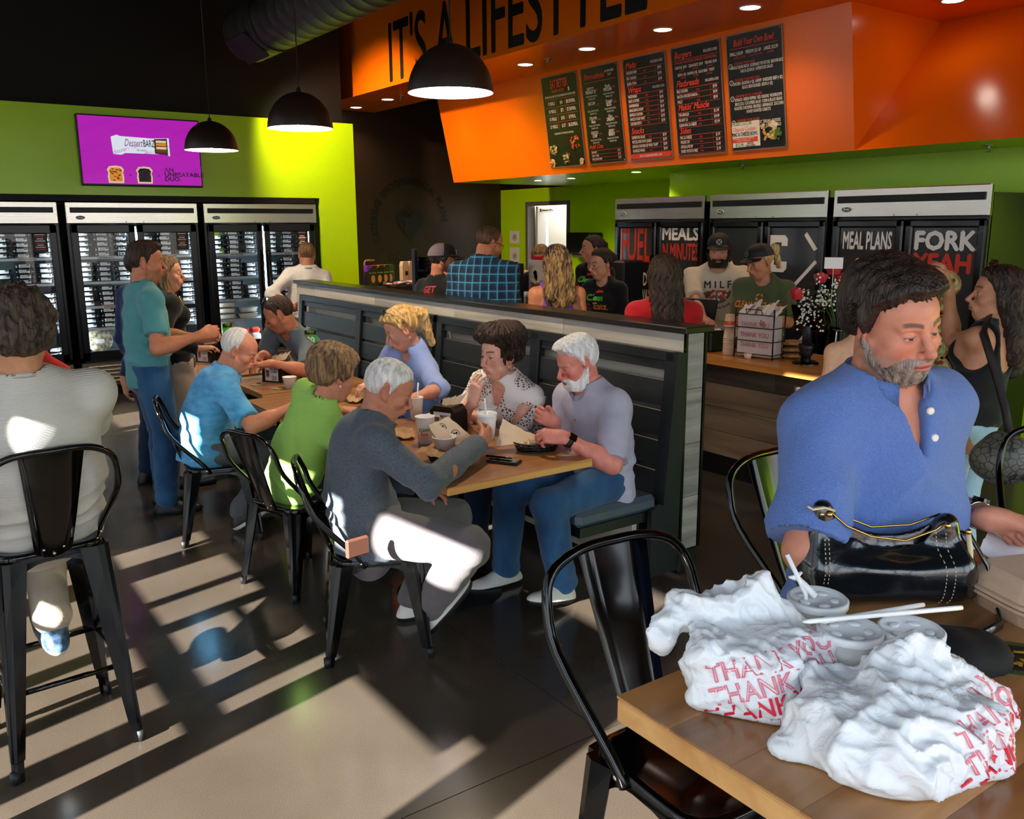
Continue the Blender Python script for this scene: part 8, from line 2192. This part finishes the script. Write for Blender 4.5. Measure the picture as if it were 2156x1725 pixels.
def bagmat():
    m, n, l, b = new_mat('monogram_grey'); tcn = n.new('ShaderNodeTexCoord'); vv = n.new('ShaderNodeTexVoronoi'); vv.inputs['Scale'].default_value = 34; vv.feature = 'DISTANCE_TO_EDGE'; l.new(tcn.outputs['Object'], vv.inputs[0]); r_ = n.new('ShaderNodeMapRange'); r_.inputs[1].default_value = .04; r_.inputs[2].default_value = .07; l.new(vv.outputs['Distance'], r_.inputs[0]); mx = n.new('ShaderNodeMix'); mx.data_type = 'RGBA'; l.new(r_.outputs[0], mx.inputs[0]); mx.inputs[6].default_value = (*lin('#1c1c1a'), 1); mx.inputs[7].default_value = (*lin('#56564e'), 1); l.new(mx.outputs[2], b.inputs['Base Color']); b.inputs['Roughness'].default_value = .5; return m
link('bag_body', qmesh('bag_body', v, q, bagmat()), t)
sh_ = W(2070, 700, 3.72) - V(t.location)
mb = MB(); mb.tube([(0, -.02, .05), sh_ * .35 + V(.0, -.03, .02), sh_ * .7 + V(0, -.02, 0), sh_, W(2082, 664, 3.83) - V(t.location), W(2100, 655, 3.95) - V(t.location), W(2112, 672, 4.02) - V(t.location)], .013, 6, flat=(1.4, .35)); mb.build('bag_strap', mat('strap_dark', '#1a1414', .5), t)
mb = MB(); mb.tube([V(0, -.03, .07) + V(.022 * math.cos(a), 0, .014 * math.sin(a)) for a in np.linspace(0, 2 * PI, 14, endpoint=False)], .004, 6, closed=True); mb.build('bag_buckle', GOLD, t)

# --- staff behind the counter
LOGO_G, LOGO_R = mat('ink_green', '#5cc840', .6), mat('ink_red', '#d8261c', .6); ORI = mat('ink_orange', '#d8782c', .6); INK = mat('ink_black', '#1c1512', .6)
CE = [(geo_text('Clean', .065, -.02, .02, bold=.04, shear=.15), LOGO_G), (geo_text('Eatz', .075, .02, -.05, bold=.04, shear=.15), ORI), (geo_poly([(-.09, -.06), (-.12, -.02), (-.10, .0), (-.085, -.015), (-.07, .0), (-.05, -.02)]), LOGO_R), (geo_poly([(-.03, .075), (.05, .085), (.03, .10), (-.01, .10)]), LOGO_R)]
c_ = W(1139, 545, 8.2)
f = person('staff woman in a red headband behind the counter', c_, 215, (c_[0] + .05, c_[1] + .02, .88), 225, hpitch=24, fem=1, s=.93, hs=.95, skin='#c08060', hh=.005, hd=0, hb=.014, top=dict(mat=BLKC, sleeve=.8, hem=.08), bottom=dict(mat=BLKPANT), shoes=(SHB, SOB), hair=dict(line='back', t=.012, top=.01, mat=hair_mat('#6a4a2c', '#b08a58'), locks=[((0, -.10, .06), (0, -.14, .05), .03, .03)]))
T = head_T(f); mb = MB(); A = []
for k in range(28):
    a = 2 * PI * k / 28
    for z, e in ((.035, .0), (.038, .010), (.085, .006), (.088, -.004)): A.append(T((.086 + e) * math.sin(a), -.010 + (.104 + e) * math.cos(a), z - .02 + .03 * (1 - math.cos(a)) * .3))
mb.add(A, [(4 * k + j, 4 * ((k + 1) % 28) + j, 4 * ((k + 1) % 28) + j + 1, 4 * k + j + 1) for k in range(28) for j in range(3)], 0, True); mb.build('headband', cloth('band_red', '#c8141c'), f['root'])
c_ = W(1248, 524, 7.65)
f = person('staff woman with tied back hair in black logo t-shirt, farther of two', c_, 152, (c_[0] + .03, c_[1] + .02, .92), 190, hpitch=2, fem=1, s=.95, hs=.95, skin='#b8785a', hh=.0048, hd=0, hb=.013, top=dict(mat=BLKC, sleeve=.85, hem=.10), bottom=dict(mat=BLKPANT), shoes=(SHB, SOB), face=dict(jaw=.85), fp=dict(brow='#1c100c'), hair=dict(line='back', t=.009, mat=hair_mat('#120a08', '#2e1c14'), locks=[((0, -.11, .03), (0, -.13, -.02), .032, .02)]))
shirt_print(f, CE, drop=-.02)
c_ = W(1266, 556, 6.95)
f = person('staff woman with clear glasses and black logo t-shirt, nearer of two', c_, 172, (c_[0] + .04, c_[1] + .0, .88), 198, hpitch=8, fem=1, s=.93, hs=.95, skin='#c08264', hh=.0044, hd=.006, hb=.013, top=dict(mat=BLKC, sleeve=.9, hem=.10), bottom=dict(mat=BLKPANT), shoes=(SHB, SOB), face=dict(jaw=.88, fat=.3), fp=dict(brow='#1c100c', lips='#b05a55'), hair=dict(line='back', t=.010, top=.006, mat=hair_mat('#120a08', '#2e1c14'), locks=[((0, -.10, .05), (0, -.13, .03), .035, .03)]))
add_glasses(f, mat('frame_pink', '#d8b0a0', .3)); shirt_print(f, CE, drop=.0)
c_ = W(1513, 526, 6.85)
f = person('bearded staff man in black cap and cream pizza slogan t-shirt', c_, 222, (c_[0] + .06, c_[1] + .04, .97), 222, hpitch=14, s=1.02, skin='#c48a6c', hh=.0042, hd=.0055, build=dict(sw=.195, chest=.185, waist=.18, belly=.9), top=dict(mat=cloth('cream_cotton', '#cdbba6', .12), sleeve=.85, hem=.12, sg=.02, wr=.006), bottom=dict(mat=BLKPANT), shoes=(SHB, SOB), fp=dict(brow='#1c120e', eye=.0036), hair=dict(line='crop', t=.004, mat=hair_mat('#120a08', '#22160f')), beard=dict(t=.013, mat=hair_mat('#120a08', '#2a1a12')),
    rh=dict(w=W(1482, 672, 6.5), d=(-.3, -.8, -.1), p=(0, 0, -1), pose='relax'), lh=dict(w=W(1556, 668, 6.5), d=(-.5, -.6, -.1), p=(0, 0, -1), pose='relax'))
add_cap(f, mat('cap_charcoal', '#1b1718', .75), mat('cap_charcoal', '#1b1718', .75), mat('cap_charcoal', '#1b1718', .75), badge=(BLKC, WHITEP))
pz_ = lambda a0, a1, r: geo_poly([(0, .0)] + [(r * math.cos(a), r * math.sin(a)) for a in np.linspace(a0, a1, 9)])
items = [(geo_text('MILF', .085, 0, .055, bold=.015, width=None) if False else geo_text('M I L F', .075, 0, .055, bold=.03), INK)]
for k, (x, a0) in enumerate(((0, PI * 1.02), (0, PI * 1.28), (0, PI * 1.52), (0, PI * 1.76))): items.append((pz_(a0, a0 + .66, .105), mat('ink_olive', '#5a5a3a', .6))); items.append((pz_(a0 + .06, a0 + .60, .088), mat('ink_tomato', '#a83a30', .6)))
items = [(((g0[0] + V(0, .040)) if i else g0[0], g0[1]), m) for i, (g0, m) in enumerate(items)]
for k in range(14): a = PI + (k + .5) * PI / 14; r_ = .035 + .04 * (k % 2); items.append((geo_poly([(r_ * math.cos(a) + .011 * math.cos(q), .04 + r_ * math.sin(a) + .011 * math.sin(q)) for q in np.linspace(0, 6.28, 8, endpoint=False)]), mat('ink_white', '#e0d0be', .6) if k % 3 else LOGO_R))
items.append((geo_text('Man I love food.', .034, 0, -.105, arc=-.16, bold=.02), INK)); shirt_print(f, items, drop=.03)
c_ = W(1600, 550, 6.35)
f = person('staff woman in cap and olive t-shirt with orange lettering', c_, 168, (c_[0] + .06, c_[1] + .02, .90), 205, hpitch=18, fem=1, s=.97, hs=.98, skin='#b87858', hh=.0042, hd=.0055, build=dict(sw=.168, chest=.15, waist=.145), top=dict(mat=cloth('olive_cotton', '#4a5436', .12), sleeve=.9, hem=.12, sg=.02, wr=.006), bottom=dict(mat=BLKPANT), shoes=(SHB, SOB), face=dict(jaw=.9, lid=.7), fp=dict(brow='#5a4030', eye=.003),
    hair=dict(line='back', t=.008, mat=hair_mat('#a07a48', '#d8b880'), locks=[((0, -.105, .03), (0, -.15, .05), .025, .03), ((0, -.15, .05), (.01, -.165, -.10), .032, .018)]), rh=dict(w=W(1588, 668, 6.15), d=(-.6, -.6, -.1), p=(0, 0, -1), pose='relax'), lh=dict(w=W(1612, 668, 6.05), d=(-.6, -.5, 0), p=(0, 0, -1), pose='relax'))
add_cap(f, mat('cap_black2', '#0e0c0c', .7), mat('cap_mesh2', '#3a3236', .8), mat('cap_black2', '#0e0c0c', .7), badge=(BLKC, mat('badge_grey', '#8a8a8a', .5)))
shirt_print(f, [(geo_text('CLEAN EATZ CAFE', .062, 0, .0, sx=.62, bold=.05, shear=.1), ORI), (geo_text("It's a Lifestyle", .04, 0, -.05, sx=.8, bold=.02, shear=.3), ORI)] + [(geo_poly([(.028 * math.cos(q) * r_, .075 + .028 * math.sin(q) * r_) for q in np.linspace(a, a + 1.1, 6)] + [(.028 * math.cos(q) * .5, .075 + .028 * math.sin(q) * .5) for q in np.linspace(a + 1.1, a, 6)]), ORI) for a, r_ in ((.2, 1), (1.77, 1), (3.34, 1), (4.9, 1))], drop=.02)

# --- man in the blue polo in the foreground
POLO = cloth('blue_polo', '#5470ac', .5, (330, 330, 330), col2='#5a76b2', vs=(240, 240, 240))
f = person('smiling grey bearded man in blue polo shirt standing at the tall table', W(1885, 682, 1.88), -106, W(1838, 1270, 2.04), -112, hpitch=12, hroll=8, s=1.03, hs=.95, skin='#c07f66', hh=.0022, hd=.003, hb=.009, tw=4,
    build=dict(sw=.150, chest=.165, waist=.165, hip=.17, dep=.72, belly=.7, neck=.060), top=dict(mat=POLO, hem=.16, sleeve=.93, sg=.026, loose=.02, wr=.011, h=.0065, neck='polo', nw=.004), bottom=dict(mat=JEAND), shoes=(SHB, SOB),
    fp=dict(brow='#3a2a22', eye=.0026, flush='#b84f48', cheek=.36, stubble=('#7d6658', .55), lips='#a85a55', gaze=.3, iris='#3a2c22'), face=dict(lid=.85, fat=.5, nose=1.15, jaw=1.03),
    hair=dict(line='short', t=.015, top=.018, front=.006, backv=.014, sides=.006, curl=.45, amp=.006, mat=hair_mat('#120d0b', '#34261f', .38), h=.0032), beard=dict(t=.0034, chin=.9, mat=hair_mat('#54443a', '#a0938a')),
    rh=dict(w=W(1880, 1218, 1.85), el=W(1695, 1160, 1.81), d=(.8, -.4, -.2), p=(0, .2, -1), pose='relax'), lh=dict(w=W(2082, 1092, 1.96), d=(.80, -.55, -.22), p=(-.5, -.4, -.75), pose='fist', pole=(.5, .5, -.8)))
add_collar(f, POLO, h=.046, fold=.058, open_=.42, thick=.004, r0=.068)
add_watch(f, 0, STEEL, DLENS, .024, square=False, off=.012)
mb = MB()
bv = BVHTree.FromPolygons([Vector(p) for p in f['top_v']], [list(q) for q in f['top_q']])
for k in range(2):
    p = f['N'] - f['sr'] * .030 + f['sf'] * .5 - f['tz'] * (.045 + .055 * k); h_ = bv.ray_cast(Vector(p), Vector(-f['sf']), 1.)
    if h_[0] is not None: mb.lathe([(0, .004), (.0045, .004), (.0075, .0035), (.0085, .001), (.0085, -.002)], 16, c=f['loc'](V(h_[0])), R=rot_x(-PI / 2))
o = mb.build('button', mat('button_white', '#d8d4cc', .3), f['root']); o['kind'] = 'stuff'
